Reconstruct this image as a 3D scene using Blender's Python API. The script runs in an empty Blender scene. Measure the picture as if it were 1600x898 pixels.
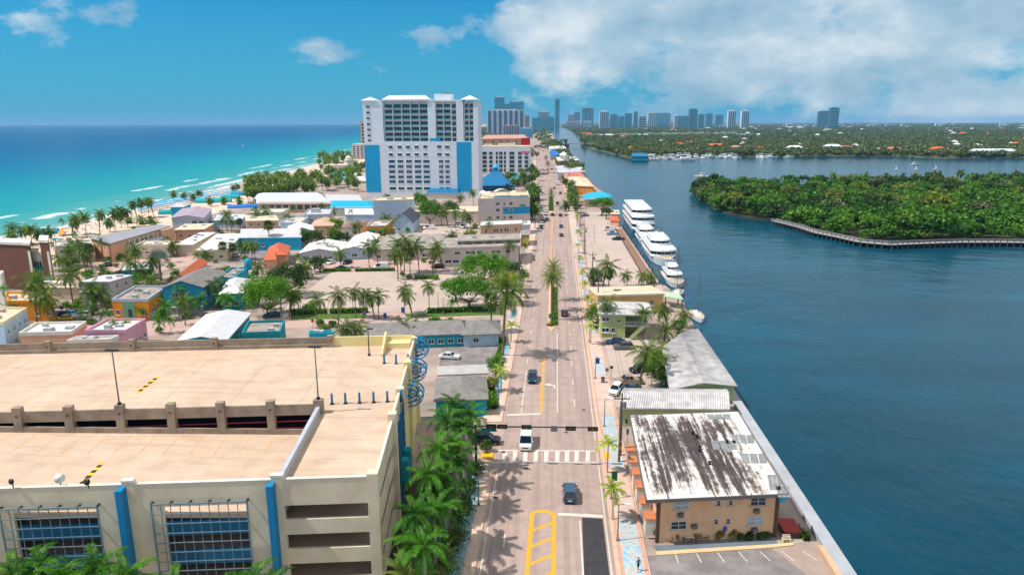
import bpy, math, random, colorsys
import numpy as np
from mathutils import Vector, Matrix
random.seed(7); RNG = np.random.default_rng(11)
SC = bpy.context.scene; COL = SC.collection
R = math.radians
# ------------------------------------------------------------------ camera
F = 1100.0; H = 51.0
PITCH = math.atan(258 / F); YAW = math.atan(70 / math.hypot(F, 258)); ROLL = R(0.2)
cam = bpy.data.cameras.new('camera'); cam_o = bpy.data.objects.new('camera', cam); COL.objects.link(cam_o)
cam.sensor_width = 36.0; cam.lens = 36.0 * F / 1600.0; cam.clip_start = 1.0; cam.clip_end = 60000.0
cam_o.matrix_world = (Matrix.Translation((0, 0, H)) @ Matrix.Rotation(YAW, 4, 'Z')
                      @ Matrix.Rotation(R(90) - PITCH, 4, 'X') @ Matrix.Rotation(-ROLL, 4, 'Z'))
SC.camera = cam_o
# ------------------------------------------------------------------ sky, sun, exposure
SUN_EL = R(57.0); SUN_AZ = (-1.0, -0.26)          # horizontal direction towards the sun: over the ocean
SKY_STRENGTH = 0.096
w = bpy.data.worlds.new('World'); SC.world = w; w.use_nodes = True
nt = w.node_tree; nt.nodes.clear()
def N(t, **kw):
    n = nt.nodes.new(t)
    for k, v in kw.items(): setattr(n, k, v)
    return n
def Lk(a, b): nt.links.new(a, b)
def mth(op, a, b=None, c=None, clamp=False):
    n = N('ShaderNodeMath', operation=op); n.use_clamp = clamp
    for i, v in enumerate((a, b, c)):
        if v is None: continue
        if isinstance(v, (int, float)): n.inputs[i].default_value = v
        else: Lk(v, n.inputs[i])
    return n.outputs[0]
def mixc(f, a, b, t='MIX'):
    n = N('ShaderNodeMix', data_type='RGBA', blend_type=t)
    for i, v in ((0, f), (6, a), (7, b)):
        if isinstance(v, (int, float)): n.inputs[i].default_value = v
        elif isinstance(v, tuple): n.inputs[i].default_value = (*v, 1)
        else: Lk(v, n.inputs[i])
    return n.outputs[2]
def ramp(f, stops, interp='LINEAR'):
    n = N('ShaderNodeValToRGB'); cr = n.color_ramp; cr.interpolation = interp
    while len(cr.elements) < len(stops): cr.elements.new(0.5)
    for e, (p, c) in zip(cr.elements, stops):
        e.position = p; e.color = (*c, 1) if isinstance(c, tuple) else (c, c, c, 1)
    Lk(f, n.inputs[0]); return n.outputs[0]
sky = N('ShaderNodeTexSky', sky_type='NISHITA'); sky.sun_disc = False
sky.sun_elevation = SUN_EL; sky.sun_rotation = math.atan2(SUN_AZ[0], SUN_AZ[1])
sky.air_density = 1.0; sky.dust_density = 0.6; sky.ozone_density = 2.0; sky.altitude = 0
tc = N('ShaderNodeTexCoord'); sep = N('ShaderNodeSeparateXYZ'); Lk(tc.outputs['Generated'], sep.inputs[0])
dx, dy, dz = sep.outputs
def noise(vec, scale, detail=6, rough=.55, loc=(0, 0, 0), scl=(1, 1, 1)):
    mp = N('ShaderNodeMapping'); mp.inputs['Location'].default_value = loc; mp.inputs['Scale'].default_value = scl
    Lk(vec, mp.inputs[0]); n = N('ShaderNodeTexNoise'); n.inputs['Scale'].default_value = scale
    n.inputs['Detail'].default_value = detail; n.inputs['Roughness'].default_value = rough
    Lk(mp.outputs[0], n.inputs['Vector']); return n.outputs['Fac']
CL_SEED = (8.2, 1.1, 2.4)
V_ = tc.outputs['Generated']
warp = noise(V_, 5.0, 3, .5, (2, 9, 4))
n1 = noise(V_, 8.0, 9, .58, CL_SEED, (1, 1, 1.7))
n2 = noise(V_, 3.4, 4, .55, (1.3, 2.9, 4.9), (1, 1, 1.6))
# open sky towards the ocean, cloud over the land
side = mth('MULTIPLY', mth('ADD', dx, 0.10), 1.7)
side = mth('MINIMUM', mth('MAXIMUM', side, -.004), 0.21)
dens = mth('ADD', mth('MULTIPLY', n1, .6), mth('MULTIPLY', n2, .4))
cov = mth('ADD', dens, side)
cov = mth('ADD', cov, mth('MULTIPLY', mth('MINIMUM', mth('SUBTRACT', dz, .115), 0.0), 1.0))
mask = ramp(cov, [(.55, 0.0), (.585, .5), (.635, 1.0)])
n3 = noise(V_, 14.0, 8, .62, (1.3, 5.2, 3.3), (1, 1, 1.8))
n4 = noise(V_, 4.2, 4, .5, (4.4, .7, 6.1), (1, 1, 2.0))
shade = mth('ADD', mth('ADD', mth('MULTIPLY', n3, .4), mth('MULTIPLY', n4, .75)), mth('MULTIPLY', dz, .35))
ccol = ramp(shade, [(.50, (2.9, 4.7, 6.2)), (.62, (4.6, 6.1, 7.2)), (.71, (6.9, 7.8, 8.4)), (.80, (9.0, 9.2, 9.3))])
skyc = mixc(1.0, sky.outputs[0], (0.04, 0.68, 1.06), 'MULTIPLY')
hzc = ramp(dz, [(0.0, .9), (.06, .62), (.16, .2), (.4, 0.0)])
skyc = mixc(hzc, skyc, (.95, 4.1, 6.5))
fin = mixc(mth('MULTIPLY', mask, .9), skyc, ccol)
bg = N('ShaderNodeBackground'); bg.inputs[1].default_value = SKY_STRENGTH; Lk(fin, bg.inputs[0])
ow = N('ShaderNodeOutputWorld'); Lk(bg.outputs[0], ow.inputs[0])
sl = bpy.data.lights.new('sun', 'SUN'); sl.energy = 4.6; sl.angle = R(.5); sl.color = (1.0, .945, .875)
so = bpy.data.objects.new('sun', sl); COL.objects.link(so)
_d = Vector((-SUN_AZ[0], -SUN_AZ[1], 0)).normalized() * math.cos(SUN_EL); _d.z = -math.sin(SUN_EL)
so.rotation_euler = _d.to_track_quat('-Z', 'Y').to_euler(); so.location = (-200, 0, 300)
vs = SC.view_settings; vs.view_transform = 'Standard'; vs.look = 'None'; vs.exposure = 0.1; vs.gamma = 1.0; vs.use_curve_mapping = False
SC.render.engine = 'CYCLES'
cy = SC.cycles; cy.max_bounces = 5; cy.diffuse_bounces = 3; cy.glossy_bounces = 2; cy.transmission_bounces = 3
cy.volume_bounces = 0; cy.transparent_max_bounces = 6; cy.use_denoising = True; cy.caustics_reflective = False; cy.caustics_refractive = False
# ------------------------------------------------------------------ photograph pixel -> place
_ca, _sa, _cp, _sp = math.cos(YAW), math.sin(YAW), math.cos(PITCH), math.sin(PITCH)
_cr, _sr = math.cos(ROLL), math.sin(ROLL)
def ray(px, py):
    u0, v0 = (px - 800) / F, (py - 449) / F
    u, v = u0 * _cr - v0 * _sr, v0 * _cr + u0 * _sr
    fy = _cp - v * _sp; fz = -_sp - v * _cp
    return (u * _ca - fy * _sa, u * _sa + fy * _ca, fz)
def G(px, py, z=0.0):
    d = ray(px, py); t = (z - H) / d[2]
    return Vector((d[0] * t, d[1] * t, z))
def GY(px, py, Y):
    d = ray(px, py); t = Y / d[1]
    return Vector((d[0] * t, Y, H + d[2] * t))
def PX(p):
    r = p[0] * _ca + p[1] * _sa; f = -p[0] * _sa + p[1] * _ca; h = p[2] - H
    zc = f * _cp - h * _sp; yc = f * _sp + h * _cp
    u, v = r / zc, -yc / zc
    return (800 + F * (u * _cr + v * _sr), 449 + F * (v * _cr - u * _sr))
def height_at(base, py):
    lo, hi = 0.0, 150.0
    for _ in range(40):
        m = (lo + hi) / 2
        if PX((base[0], base[1], m))[1] > py: lo = m
        else: hi = m
    return lo
# ------------------------------------------------------------------ materials
def lin(c): return tuple(((v / 255) / 12.92 if v <= 10 else (((v / 255) + .055) / 1.055) ** 2.4) for v in c)
MATS = {}
def M(name, rgb, rough=.8, var=.12, scale=.6, bump=0.0, bscale=None, metal=0.0, spec=.3, tint=None, detail=5, big=0.0):
    """noise-varied procedural surface; rgb in sRGB 0-255; tint: a second colour of the same stuff; big: slow stains"""
    global nt
    if name in MATS: return MATS[name]
    m = bpy.data.materials.new(name); m.use_nodes = True; MATS[name] = m
    nt = m.node_tree; b = nt.nodes['Principled BSDF']
    tcn = N('ShaderNodeTexCoord'); o = tcn.outputs['Object']
    c = lin(rgb)
    c2 = lin(tint) if tint else tuple(v * (1 - var * 1.6) for v in c)
    f = noise(o, scale, detail, .62)
    col = ramp(f, [(.32, c2), (.62, c)])
    if big:
        f2 = noise(o, scale * .13, 5, .6, (3, 8, 1))
        col = mixc(mth('MULTIPLY', ramp(f2, [(.4, 0.0), (.7, 1.0)]), big), col, tuple(v * .55 for v in c))
    Lk(col, b.inputs['Base Color'])
    b.inputs['Roughness'].default_value = rough; b.inputs['Metallic'].default_value = metal
    b.inputs['Specular IOR Level'].default_value = spec
    if bump:
        f3 = noise(o, bscale or scale * 6, 4, .6)
        bn = N('ShaderNodeBump'); bn.inputs['Strength'].default_value = bump; bn.inputs['Distance'].default_value = .05
        Lk(f3, bn.inputs['Height']); Lk(bn.outputs[0], b.inputs['Normal'])
    return m
def leafmat(name, rgb, rgb2, trans=.3, scale=.35):
    global nt
    m = bpy.data.materials.new(name); m.use_nodes = True; MATS[name] = m
    nt = m.node_tree; nt.nodes.clear()
    tcn = N('ShaderNodeTexCoord'); oi = N('ShaderNodeObjectInfo'); geo = N('ShaderNodeNewGeometry')
    f = noise(tcn.outputs['Object'], scale, 3, .6)
    f = mth('ADD', mth('MULTIPLY', f, .7), mth('ADD', mth('MULTIPLY', oi.outputs['Random'], .22), mth('MULTIPLY', geo.outputs['Random Per Island'], .34)))
    col = ramp(f, [(.42, lin(rgb)), (.85, lin(rgb2))])
    d = N('ShaderNodeBsdfDiffuse'); t = N('ShaderNodeBsdfTranslucent'); g = N('ShaderNodeBsdfGlossy'); g.inputs['Roughness'].default_value = .5
    Lk(col, d.inputs[0]); Lk(mixc(1.0, col, (1.0, 1.15, .55), 'MULTIPLY'), t.inputs[0]); Lk(mixc(.5, col, (.5, .5, .45)), g.inputs[0])
    mx = N('ShaderNodeMixShader'); mx.inputs[0].default_value = trans; Lk(d.outputs[0], mx.inputs[1]); Lk(t.outputs[0], mx.inputs[2])
    mx2 = N('ShaderNodeMixShader'); mx2.inputs[0].default_value = .06; Lk(mx.outputs[0], mx2.inputs[1]); Lk(g.outputs[0], mx2.inputs[2])
    out = N('ShaderNodeOutputMaterial'); Lk(mx2.outputs[0], out.inputs[0]); return m
def glassmat(name, rgb, rough=.08, spec=.6):
    m = M(name, rgb, rough, .25, .8, spec=spec); return m
WHITE = M('white_paint', (232, 230, 226), .6, .06, .4, big=.12)
OFFWHITE = M('off_white_stucco', (226, 218, 202), .85, .1, .5, big=.2)
CREAM = M('cream_stucco', (226, 210, 176), .85, .1, .35, big=.22)
GLASS = glassmat('window_glass', (30, 48, 58))
GLASSB = glassmat('blue_glass', (22, 82, 108), .1)
BLACK = M('black_metal', (26, 28, 30), .45, .2, 2, spec=.5)
GREYM = M('grey_metal', (128, 130, 130), .45, .15, 2, metal=.5)
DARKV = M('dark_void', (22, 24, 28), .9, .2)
CONC = M('concrete', (184, 172, 156), .9, .18, .5, bump=.2, big=.25)
# ------------------------------------------------------------------ mesh building
class MB:
    def __init__(s): s.v = []; s.f = []; s.m = []
    def add(s, vs, fs, m=0):
        o = len(s.v); s.v += [tuple(p) for p in vs]
        s.f += [tuple(i + o for i in f) for f in fs]; s.m += [m] * len(fs); return s
    def box(s, x0, x1, y0, y1, z0, z1, m=0):
        return s.add([(x0, y0, z0), (x1, y0, z0), (x1, y1, z0), (x0, y1, z0), (x0, y0, z1), (x1, y0, z1), (x1, y1, z1), (x0, y1, z1)],
                     [(0, 3, 2, 1), (4, 5, 6, 7), (0, 1, 5, 4), (1, 2, 6, 5), (2, 3, 7, 6), (3, 0, 4, 7)], m)
    def prism(s, pts, z0, z1, m=0, top=True, bottom=True):
        n = len(pts)
        z1s = z1 if hasattr(z1, '__len__') else [z1] * n
        z0s = z0 if hasattr(z0, '__len__') else [z0] * n
        vs = [(p[0], p[1], z) for p, z in zip(pts, z0s)] + [(p[0], p[1], z) for p, z in zip(pts, z1s)]
        fs = [(i, (i + 1) % n, n + (i + 1) % n, n + i) for i in range(n)]
        if top: fs.append(tuple(range(n, 2 * n)))
        if bottom: fs.append(tuple(reversed(range(n))))
        return s.add(vs, fs, m)
    def bar(s, a, b, w, h, m=0, up=(0, 0, 1)):
        a, b = Vector(a), Vector(b); d = (b - a).normalized(); u = Vector(up)
        if abs(d.dot(u)) > .98: u = Vector((1, 0, 0))
        x = d.cross(u).normalized() * (w / 2); y = x.cross(d).normalized() * (h / 2)
        q = [x * i + y * j for i, j in ((-1, -1), (1, -1), (1, 1), (-1, 1))]
        return s.add([a + k for k in q] + [b + k for k in q], [(3, 2, 1, 0), (4, 5, 6, 7), (0, 1, 5, 4), (1, 2, 6, 5), (2, 3, 7, 6), (3, 0, 4, 7)], m)
    def tube(s, pts, rad, n=8, m=0, cap=True):
        pts = [Vector(p) for p in pts]; k = len(pts)
        rad = rad if hasattr(rad, '__len__') else [rad] * k
        vs = []
        for i, p in enumerate(pts):
            d = (pts[min(i + 1, k - 1)] - pts[max(i - 1, 0)]).normalized()
            u = Vector((0, 0, 1)) if abs(d.z) < .9 else Vector((1, 0, 0))
            x = d.cross(u).normalized(); y = x.cross(d).normalized()
            vs += [p + (x * math.cos(t) + y * math.sin(t)) * rad[i] for t in (2 * math.pi * j / n for j in range(n))]
        fs = [(i * n + j, i * n + (j + 1) % n, (i + 1) * n + (j + 1) % n, (i + 1) * n + j) for i in range(k - 1) for j in range(n)]
        if cap: fs += [tuple(reversed(range(n))), tuple(range((k - 1) * n, k * n))]
        return s.add(vs, fs, m)
    def lathe(s, prof, n=12, m=0, c=(0, 0, 0)):
        vs = [(c[0] + r * math.cos(2 * math.pi * j / n), c[1] + r * math.sin(2 * math.pi * j / n), c[2] + z) for r, z in prof for j in range(n)]
        fs = [(i * n + j, i * n + (j + 1) % n, (i + 1) * n + (j + 1) % n, (i + 1) * n + j) for i in range(len(prof) - 1) for j in range(n)]
        fs += [tuple(reversed(range(n))), tuple(range((len(prof) - 1) * n, len(prof) * n))]
        return s.add(vs, fs, m)
    def mesh(s, name, mats, smooth=False):
        me = bpy.data.meshes.new(name); me.from_pydata(s.v, [], s.f)
        mats = mats if isinstance(mats, (list, tuple)) else [mats]
        for t in mats: me.materials.append(t)
        if len(mats) > 1: me.polygons.foreach_set('material_index', s.m)
        if smooth: me.polygons.foreach_set('use_smooth', [True] * len(s.f))
        me.update(); return me
    def build(s, name, mats, parent=None, loc=(0, 0, 0), rz=0.0, smooth=False):
        return place(name, s.mesh(name, mats, smooth), parent, loc, rz)
def place(name, me, parent=None, loc=(0, 0, 0), rz=0.0, scale=None):
    o = bpy.data.objects.new(name, me); COL.objects.link(o)
    o.parent = parent; o.location = loc
    if rz: o.rotation_euler = (0, 0, rz)
    if scale is not None: o.scale = scale
    return o
def tag(o, label, cat, group=None):
    o['label'] = label; o['category'] = cat
    if group: o['group'] = group
    return o
def thing(name, label, cat, loc=(0, 0, 0), rz=0.0, group=None, scale=None):
    return tag(place(name, None, None, loc, rz, scale), label, cat, group)
def struct(name, mb, mat, parent=None):
    o = mb.build(name, mat, parent)
    if parent is None: o['kind'] = 'structure'
    return o
def rawmesh(name, V, Fq, mat):
    """V (n,3) array, Fq (m,k) array of faces"""
    me = bpy.data.meshes.new(name); V = np.asarray(V, np.float32); Fq = np.asarray(Fq, np.int32)
    k = Fq.shape[1]; me.vertices.add(len(V)); me.vertices.foreach_set('co', V.ravel())
    me.loops.add(Fq.size); me.loops.foreach_set('vertex_index', Fq.ravel())
    me.polygons.add(len(Fq)); me.polygons.foreach_set('loop_start', np.arange(len(Fq), dtype=np.int32) * k)
    me.polygons.foreach_set('loop_total', np.full(len(Fq), k, np.int32))
    for t in (mat if isinstance(mat, (list, tuple)) else [mat]): me.materials.append(t)
    me.update(); me.validate(); return me
ORD = ['first', 'second', 'third', 'fourth', 'fifth', 'sixth', 'seventh', 'eighth', 'ninth', 'tenth', 'eleventh', 'twelfth', 'thirteenth', 'fourteenth',
       'fifteenth', 'sixteenth', 'seventeenth', 'eighteenth', 'nineteenth', 'twentieth'] + ['twenty-' + t for t in 'first second third fourth fifth sixth seventh eighth ninth'.split()] + ['thirtieth'] + ['thirty-' + t for t in 'first second third fourth fifth sixth seventh eighth ninth'.split()] + ['fortieth']
for _t in ('forty', 'fifty', 'sixty', 'seventy', 'eighty', 'ninety'): ORD += [_t + '-' + q for q in 'first second third fourth fifth sixth seventh eighth ninth'.split()] + [{'forty': 'fiftieth', 'fifty': 'sixtieth', 'sixty': 'seventieth', 'seventy': 'eightieth', 'eighty': 'ninetieth', 'ninety': 'hundredth'}[_t]]
# ------------------------------------------------------------------ the setting: water, land, road
def watermat(name, deep, attr=False, rough=.12, wscale=.35):
    global nt
    m = bpy.data.materials.new(name); m.use_nodes = True; nt = m.node_tree; b = nt.nodes['Principled BSDF']
    geo = N('ShaderNodeNewGeometry'); pos = geo.outputs['Position']
    if attr:
        a = N('ShaderNodeAttribute'); a.attribute_name = 'shore'; d = a.outputs['Fac']
        nz = noise(pos, .012, 5, .6, (0, 0, 0), (1, .45, 1))
        dd = mth('ADD', d, mth('MULTIPLY', mth('SUBTRACT', nz, .5), 70))
        t = mth('DIVIDE', dd, 1000.0, clamp=True)
        col = ramp(t, [(0.0, lin((150, 170, 150))), (.014, lin((96, 160, 142))), (.06, lin((48, 150, 138))), (.13, lin((18, 140, 138))),
                       (.26, lin((4, 112, 132))), (.40, lin((0, 92, 126))), (.62, lin((0, 70, 114))), (1.0, lin((0, 60, 106)))])
        # breaking surf: lines that run with the beach
        wv = noise(pos, .02, 4, .7, (9, 2, 0), (1, .22, 1))
        l1 = mth('ABSOLUTE', mth('SUBTRACT', mth('ADD', d, mth('MULTIPLY', mth('SUBTRACT', wv, .5), 26)), 34.0))
        l2 = mth('ABSOLUTE', mth('SUBTRACT', mth('ADD', d, mth('MULTIPLY', mth('SUBTRACT', wv, .5), 30)), 11.0))
        l0 = mth('ABSOLUTE', mth('SUBTRACT', mth('ADD', d, mth('MULTIPLY', mth('SUBTRACT', wv, .5), 6)), .6))
        br = ramp(noise(pos, .03, 5, .65, (4, 4, 0), (.6, .55, 1)), [(.50, 0.0), (.57, 1.0)])
        br0 = ramp(noise(pos, .05, 4, .6, (1, 9, 0)), [(.36, 0.0), (.5, 1.0)])
        fo = mth('MULTIPLY', mth('MAXIMUM', ramp(l1, [(0.0, 1.0), (1.0, 1.0)]), 0), 0)
        def line(l, wd): return mth('SUBTRACT', 1.0, mth('DIVIDE', l, wd, clamp=True), clamp=True)
        fo = mth('MULTIPLY', mth('MAXIMUM', mth('MAXIMUM', line(l1, 6.0), line(l2, 4.5)), line(mth('ABSOLUTE', mth('SUBTRACT', l1, 24.0)), 4.0)), br)
        fo = mth('MAXIMUM', fo, mth('MULTIPLY', line(l0, 2.4), br0))
        fine = noise(pos, .5, 4, .7)
        fo = mth('MULTIPLY', ramp(fo, [(.12, 0.0), (.5, 1.0)]), ramp(fine, [(.3, .45), (.55, 1.0)]))
        col = mixc(fo, col, (.85, .87, .86))
    else:
        nz = noise(pos, .006, 4, .6, (2, 5, 0), (1, .6, 1))
        nz2 = noise(pos, .02, 5, .65, (8, 1, 0), (.5, 1.6, 1))
        col = ramp(mth('ADD', mth('MULTIPLY', nz, .6), mth('MULTIPLY', nz2, .4)), [(.36, tuple(v * .62 for v in lin(deep))), (.5, lin(deep)), (.66, tuple(v * 1.7 for v in lin(deep)))])
    Lk(col, b.inputs['Base Color']); b.inputs['Roughness'].default_value = rough; b.inputs['IOR'].default_value = 1.33; b.inputs['Specular IOR Level'].default_value = .13
    f1 = noise(pos, wscale, 4, .6, (0, 0, 0), (1, .55, 1)); f2 = noise(pos, wscale * .16, 3, .55, (5, 1, 0), (.7, 1, 1))
    bn = N('ShaderNodeBump'); bn.inputs['Strength'].default_value = .8; bn.inputs['Distance'].default_value = .6
    Lk(mth('ADD', mth('MULTIPLY', f1, .5), mth('MULTIPLY', f2, 1.2)), bn.inputs['Height']); Lk(bn.outputs[0], b.inputs['Normal'])
    return m
FAR_Y = 24000.0
SHORE = [(-60, -245), (303, -252), (341, -254), (515, -271), (652, -284), (1178, -334), (2000, -420), (4000, -590), (7000, -830), (12000, -1250), (FAR_Y, -2300)]
def shore_x(y): return float(np.interp(y, [p[0] for p in SHORE], [p[1] for p in SHORE]))
# ocean sheet with its distance from the beach as an attribute
ys = np.concatenate([np.arange(-200, 800, 12), np.geomspace(800, FAR_Y, 70)])
ds = np.concatenate([[-14, -4, 0, 3, 7, 12, 20, 30, 45, 65], np.geomspace(90, 22000, 40)])
V = np.zeros((len(ys), len(ds), 3)); A = np.zeros((len(ys), len(ds)))
for i, y in enumerate(ys):
    V[i, :, 0] = shore_x(y) - ds; V[i, :, 1] = y; V[i, :, 2] = -1.0; A[i, :] = ds
idx = np.arange(len(ys) * len(ds)).reshape(len(ys), len(ds))
Q = np.stack([idx[:-1, :-1], idx[1:, :-1], idx[1:, 1:], idx[:-1, 1:]], -1).reshape(-1, 4)
me = rawmesh('ocean', V.reshape(-1, 3), Q, watermat('ocean_water', (0, 90, 140), True, .22, .22))
at = me.attributes.new('shore', 'FLOAT', 'POINT'); at.data.foreach_set('value', A.ravel().astype(np.float32))
o = place('ocean', me); o['kind'] = 'structure'
# waterway
mb = MB(); mb.add([(10, -120, -1.05), (9000, -120, -1.05), (9000, FAR_Y, -1.05), (-2000, FAR_Y, -1.05), (-150, 3000, -1.05)], [(0, 1, 2, 3, 4)])
struct('waterway', mb, watermat('waterway_water', (0, 66, 86), False, .13, .42))
# barrier island: sand towards the ocean, town ground, sea wall on the other side
WALL = [(-120, 34.6), (158, 34.6), (200, 37.5), (222, 35.5), (224, 33.4), (345, 33), (450, 34), (520, 36), (600, 31), (700, 29), (850, 26), (1200, 22), (1510, 18), (2200, -4), (4200, -30), (7000, -160), (12000, -420), (FAR_Y, -1600)]
def wall_x(y): return float(np.interp(y, [p[0] for p in WALL], [p[1] for p in WALL]))
SAND = M('beach_sand', (226, 200, 178), .95, .1, .25, bump=.3, tint=(208, 178, 152), big=.12)
yl = [-120, 0, 100, 200, 300, 400, 500, 650, 900, 1178, 1600, 2000, 3000, 4000, 7000, 12000, FAR_Y]
mb = MB(); n = len(yl)
for y in yl:
    s = shore_x(y); mb.v += [(s - 14, y, -1.7), (s + 16, y, -.35), (s + 62, y, -.012)]
for i in range(n - 1):
    for k in (0, 1): mb.f.append((i * 3 + k, i * 3 + k + 1, i * 3 + k + 4, i * 3 + k + 3)); mb.m.append(0)
struct('beach', mb, SAND)
TOWN = M('town_ground', (182, 160, 146), .95, .2, .12, bump=.2, tint=(140, 124, 112), big=.35)
mb = MB(); yw = sorted(set(yl + [p[0] for p in WALL]))
L = [(shore_x(y) + 62, y) for y in yw]; Rr = [(wall_x(y), y) for y in yw]
for i in range(len(yw) - 1):
    mb.add([(*L[i], -.01), (*Rr[i], -.01), (*Rr[i + 1], -.01), (*L[i + 1], -.01)], [(0, 1, 2, 3)])
    mb.add([(*Rr[i], -3), (*Rr[i + 1], -3), (*Rr[i + 1], -.01), (*Rr[i], -.01)], [(0, 1, 2, 3)])
struct('ground', mb, TOWN)
# far mainland with its winding shore
ML = [(9000, 1090), (1400, 1120)] + [tuple(G(px, py)[:2]) for px, py in ((1590, 247), (1480, 247), (1400, 244), (1300, 244), (1200, 245), (1120, 243.5), (1060, 243.5), (1010, 246), (985, 247), (960, 241), (935, 235), (914, 230), (908, 222), (903, 214), (893, 205), (884, 201))] + [(20, 7000), (-260, 12000), (-1400, FAR_Y), (9000, FAR_Y)]
LAND = M('mainland_ground', (118, 116, 84), .95, .3, .02, tint=(84, 96, 60), big=.2)
mb = MB(); mb.prism(ML, -3, .0); struct('mainland', mb, LAND)
# canal that cuts through the mainland suburbs
mb = MB(); mb.prism([tuple(G(*p)[:2]) for p in ((915, 217.5), (1160, 212.5), (1160, 210.2), (1000, 212.2), (915, 213))], .02, .25, bottom=False)
struct('canal', mb, MATS.get('x') or bpy.data.materials['waterway_water'])
# road, curving away in the distance
ROADC = [(-60, -8.9, 7.5), (420, -8.9, 7.5), (530, -13.0, 7.0), (768, -21, 2), (1176, -33, -9), (1695, -58, -35), (2600, -120, -98), (4200, -260, -236)]
def road_lr(y): return tuple(float(np.interp(y, [r[0] for r in ROADC], [r[k] for r in ROADC])) for k in (1, 2))
def roadmat():
    global nt
    m = M('road_asphalt', (180, 156, 144), .9, .12, .5, bump=.15, tint=(162, 140, 130), big=.25)
    nt = m.node_tree; b = nt.nodes['Principled BSDF']; src = b.inputs['Base Color'].links[0].from_socket
    geo = N('ShaderNodeNewGeometry'); sp_ = N('ShaderNodeSeparateXYZ'); Lk(geo.outputs['Position'], sp_.inputs[0])
    # wheel tracks and oil lines along each lane
    tr = noise(geo.outputs['Position'], 1.0, 5, .6, (0, 0, 0), (1.1, .02, 1))
    f = ramp(tr, [(.45, 0.0), (.62, .5)])
    sc = noise(geo.outputs['Position'], .25, 6, .7, (3, 1, 0)); f2 = ramp(sc, [(.58, 0.0), (.7, .35)])
    Lk(mixc(mth('MAXIMUM', f, f2), src, lin((138, 120, 112))), b.inputs['Base Color']); return m
ROAD = roadmat()
ry = [-60, 0, 60, 120, 180, 240, 300, 360, 420, 475, 530, 610, 690, 768, 900, 1040, 1176, 1400, 1695, 2100, 2600, 4200]
def strip(mb, yy, fl, fr, z, m=0):
    for a, b in zip(yy[:-1], yy[1:]):
        mb.add([(fl(a), a, z), (fr(a), a, z), (fr(b), b, z), (fl(b), b, z)], [(0, 1, 2, 3)], m)
mb = MB(); strip(mb, ry, lambda y: road_lr(y)[0], lambda y: road_lr(y)[1], .004); struct('road', mb, ROAD)
# cross street and side roads (left), all on the town ground
PINKC = M('pink_concrete', (198, 164, 152), .92, .12, .3, bump=.15, tint=(186, 156, 142), big=.2)
LOTC = M('lot_concrete', (196, 174, 160), .92, .12, .3, bump=.15, tint=(184, 164, 148), big=.3)
LOTA = M('lot_asphalt', (150, 140, 136), .92, .2, .3, bump=.2, tint=(112, 106, 104), big=.35)
LAWN = M('lawn_grass', (92, 118, 48), .95, .3, .8, bump=.5, tint=(64, 88, 34))
def sheet(name, pts, z, mat):
    mb = MB(); mb.add([(p[0], p[1], z) for p in pts], [tuple(range(len(pts)))])
    return struct(name, mb, mat)
def gp(*pp): return [tuple(G(*p)[:2]) for p in pp]
sheet('side_street', [(-8.9, 104), (-8.9, 112), (-120, 99), (-120, 91)], .003, ROAD)
sheet('side_street', gp((828, 482), (790, 493), (60, 535), (60, 512), (230, 502), (430, 494), (790, 484)), .003, PINKC)
sheet('parking_lot', gp((440, 484), (520, 424), (745, 424), (800, 452), (806, 486), (700, 488)), .005, LOTC)
sheet('parking_lot', gp((686, 576), (690, 533), (784, 530), (776, 577)), .005, LOTA)
sheet('parking_lot', gp((914, 332), (954, 330), (1036, 450), (1036, 459), (936, 462), (918, 420)), .005, LOTC)
sheet('parking_lot', gp((944, 540), (1010, 520), (1032, 600), (956, 640)), .005, LOTC)
sheet('parking_lot', gp((1004, 868), (1206, 856), (1262, 898), (1290, 940), (1010, 960)), .005, LOTA)
sheet('yard', gp((330, 412), (345, 392), (440, 388), (470, 402), (400, 410)), .006, LOTA)
sheet('yard', gp((640, 366), (655, 350), (748, 350), (748, 368)), .006, LOTC)
sheet('yard', gp((55, 512), (90, 484), (175, 484), (170, 506)), .006, LOTA)
sheet('yard', gp((470, 424), (480, 406), (690, 404), (690, 421)), .006, PINKC)
sheet('yard', gp((100, 432), (180, 404), (330, 400), (330, 408), (215, 430)), .006, PINKC)
sheet('beach_walk', gp((95, 425), (270, 400), (300, 404), (130, 436)), .004, PINKC)
sheet('lawn', gp((455, 492), (560, 489), (572, 492), (570, 497), (455, 500)), .012, LAWN)
sheet('lawn', gp((632, 490), (790, 486), (790, 492), (635, 496)), .012, LAWN)
# pavements with a real kerb
PAVE = M('pavement_concrete', (212, 186, 170), .92, .12, .5, bump=.15, tint=(194, 166, 150), big=.22)
KERB = M('kerb_concrete', (214, 180, 150), .9, .12, .8, tint=(196, 160, 132))
def walk(name, yy, fl, fr):
    mb = MB(); z = .13
    strip(mb, yy, fl, fr, z)
    for a, b in zip(yy[:-1], yy[1:]):
        for f in (fl, fr): mb.add([(f(a), a, 0), (f(b), b, 0), (f(b), b, z), (f(a), a, z)], [(0, 1, 2, 3)])
    mb.add([(fl(yy[0]), yy[0], 0), (fr(yy[0]), yy[0], 0), (fr(yy[0]), yy[0], z), (fl(yy[0]), yy[0], z)], [(0, 1, 2, 3)])
    mb.add([(fl(yy[-1]), yy[-1], 0), (fr(yy[-1]), yy[-1], 0), (fr(yy[-1]), yy[-1], z), (fl(yy[-1]), yy[-1], z)], [(0, 1, 2, 3)])
    return struct(name, mb, PAVE)
yn = [-60, 40, 96]; ym = [114, 180, 240, 300, 360, 420, 475, 530, 610, 690, 768, 900, 1040, 1176]
yr = [-60, 40] + ym[:]
walk('pavement', yn, lambda y: -13.0, lambda y: road_lr(y)[0] - .3)
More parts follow.
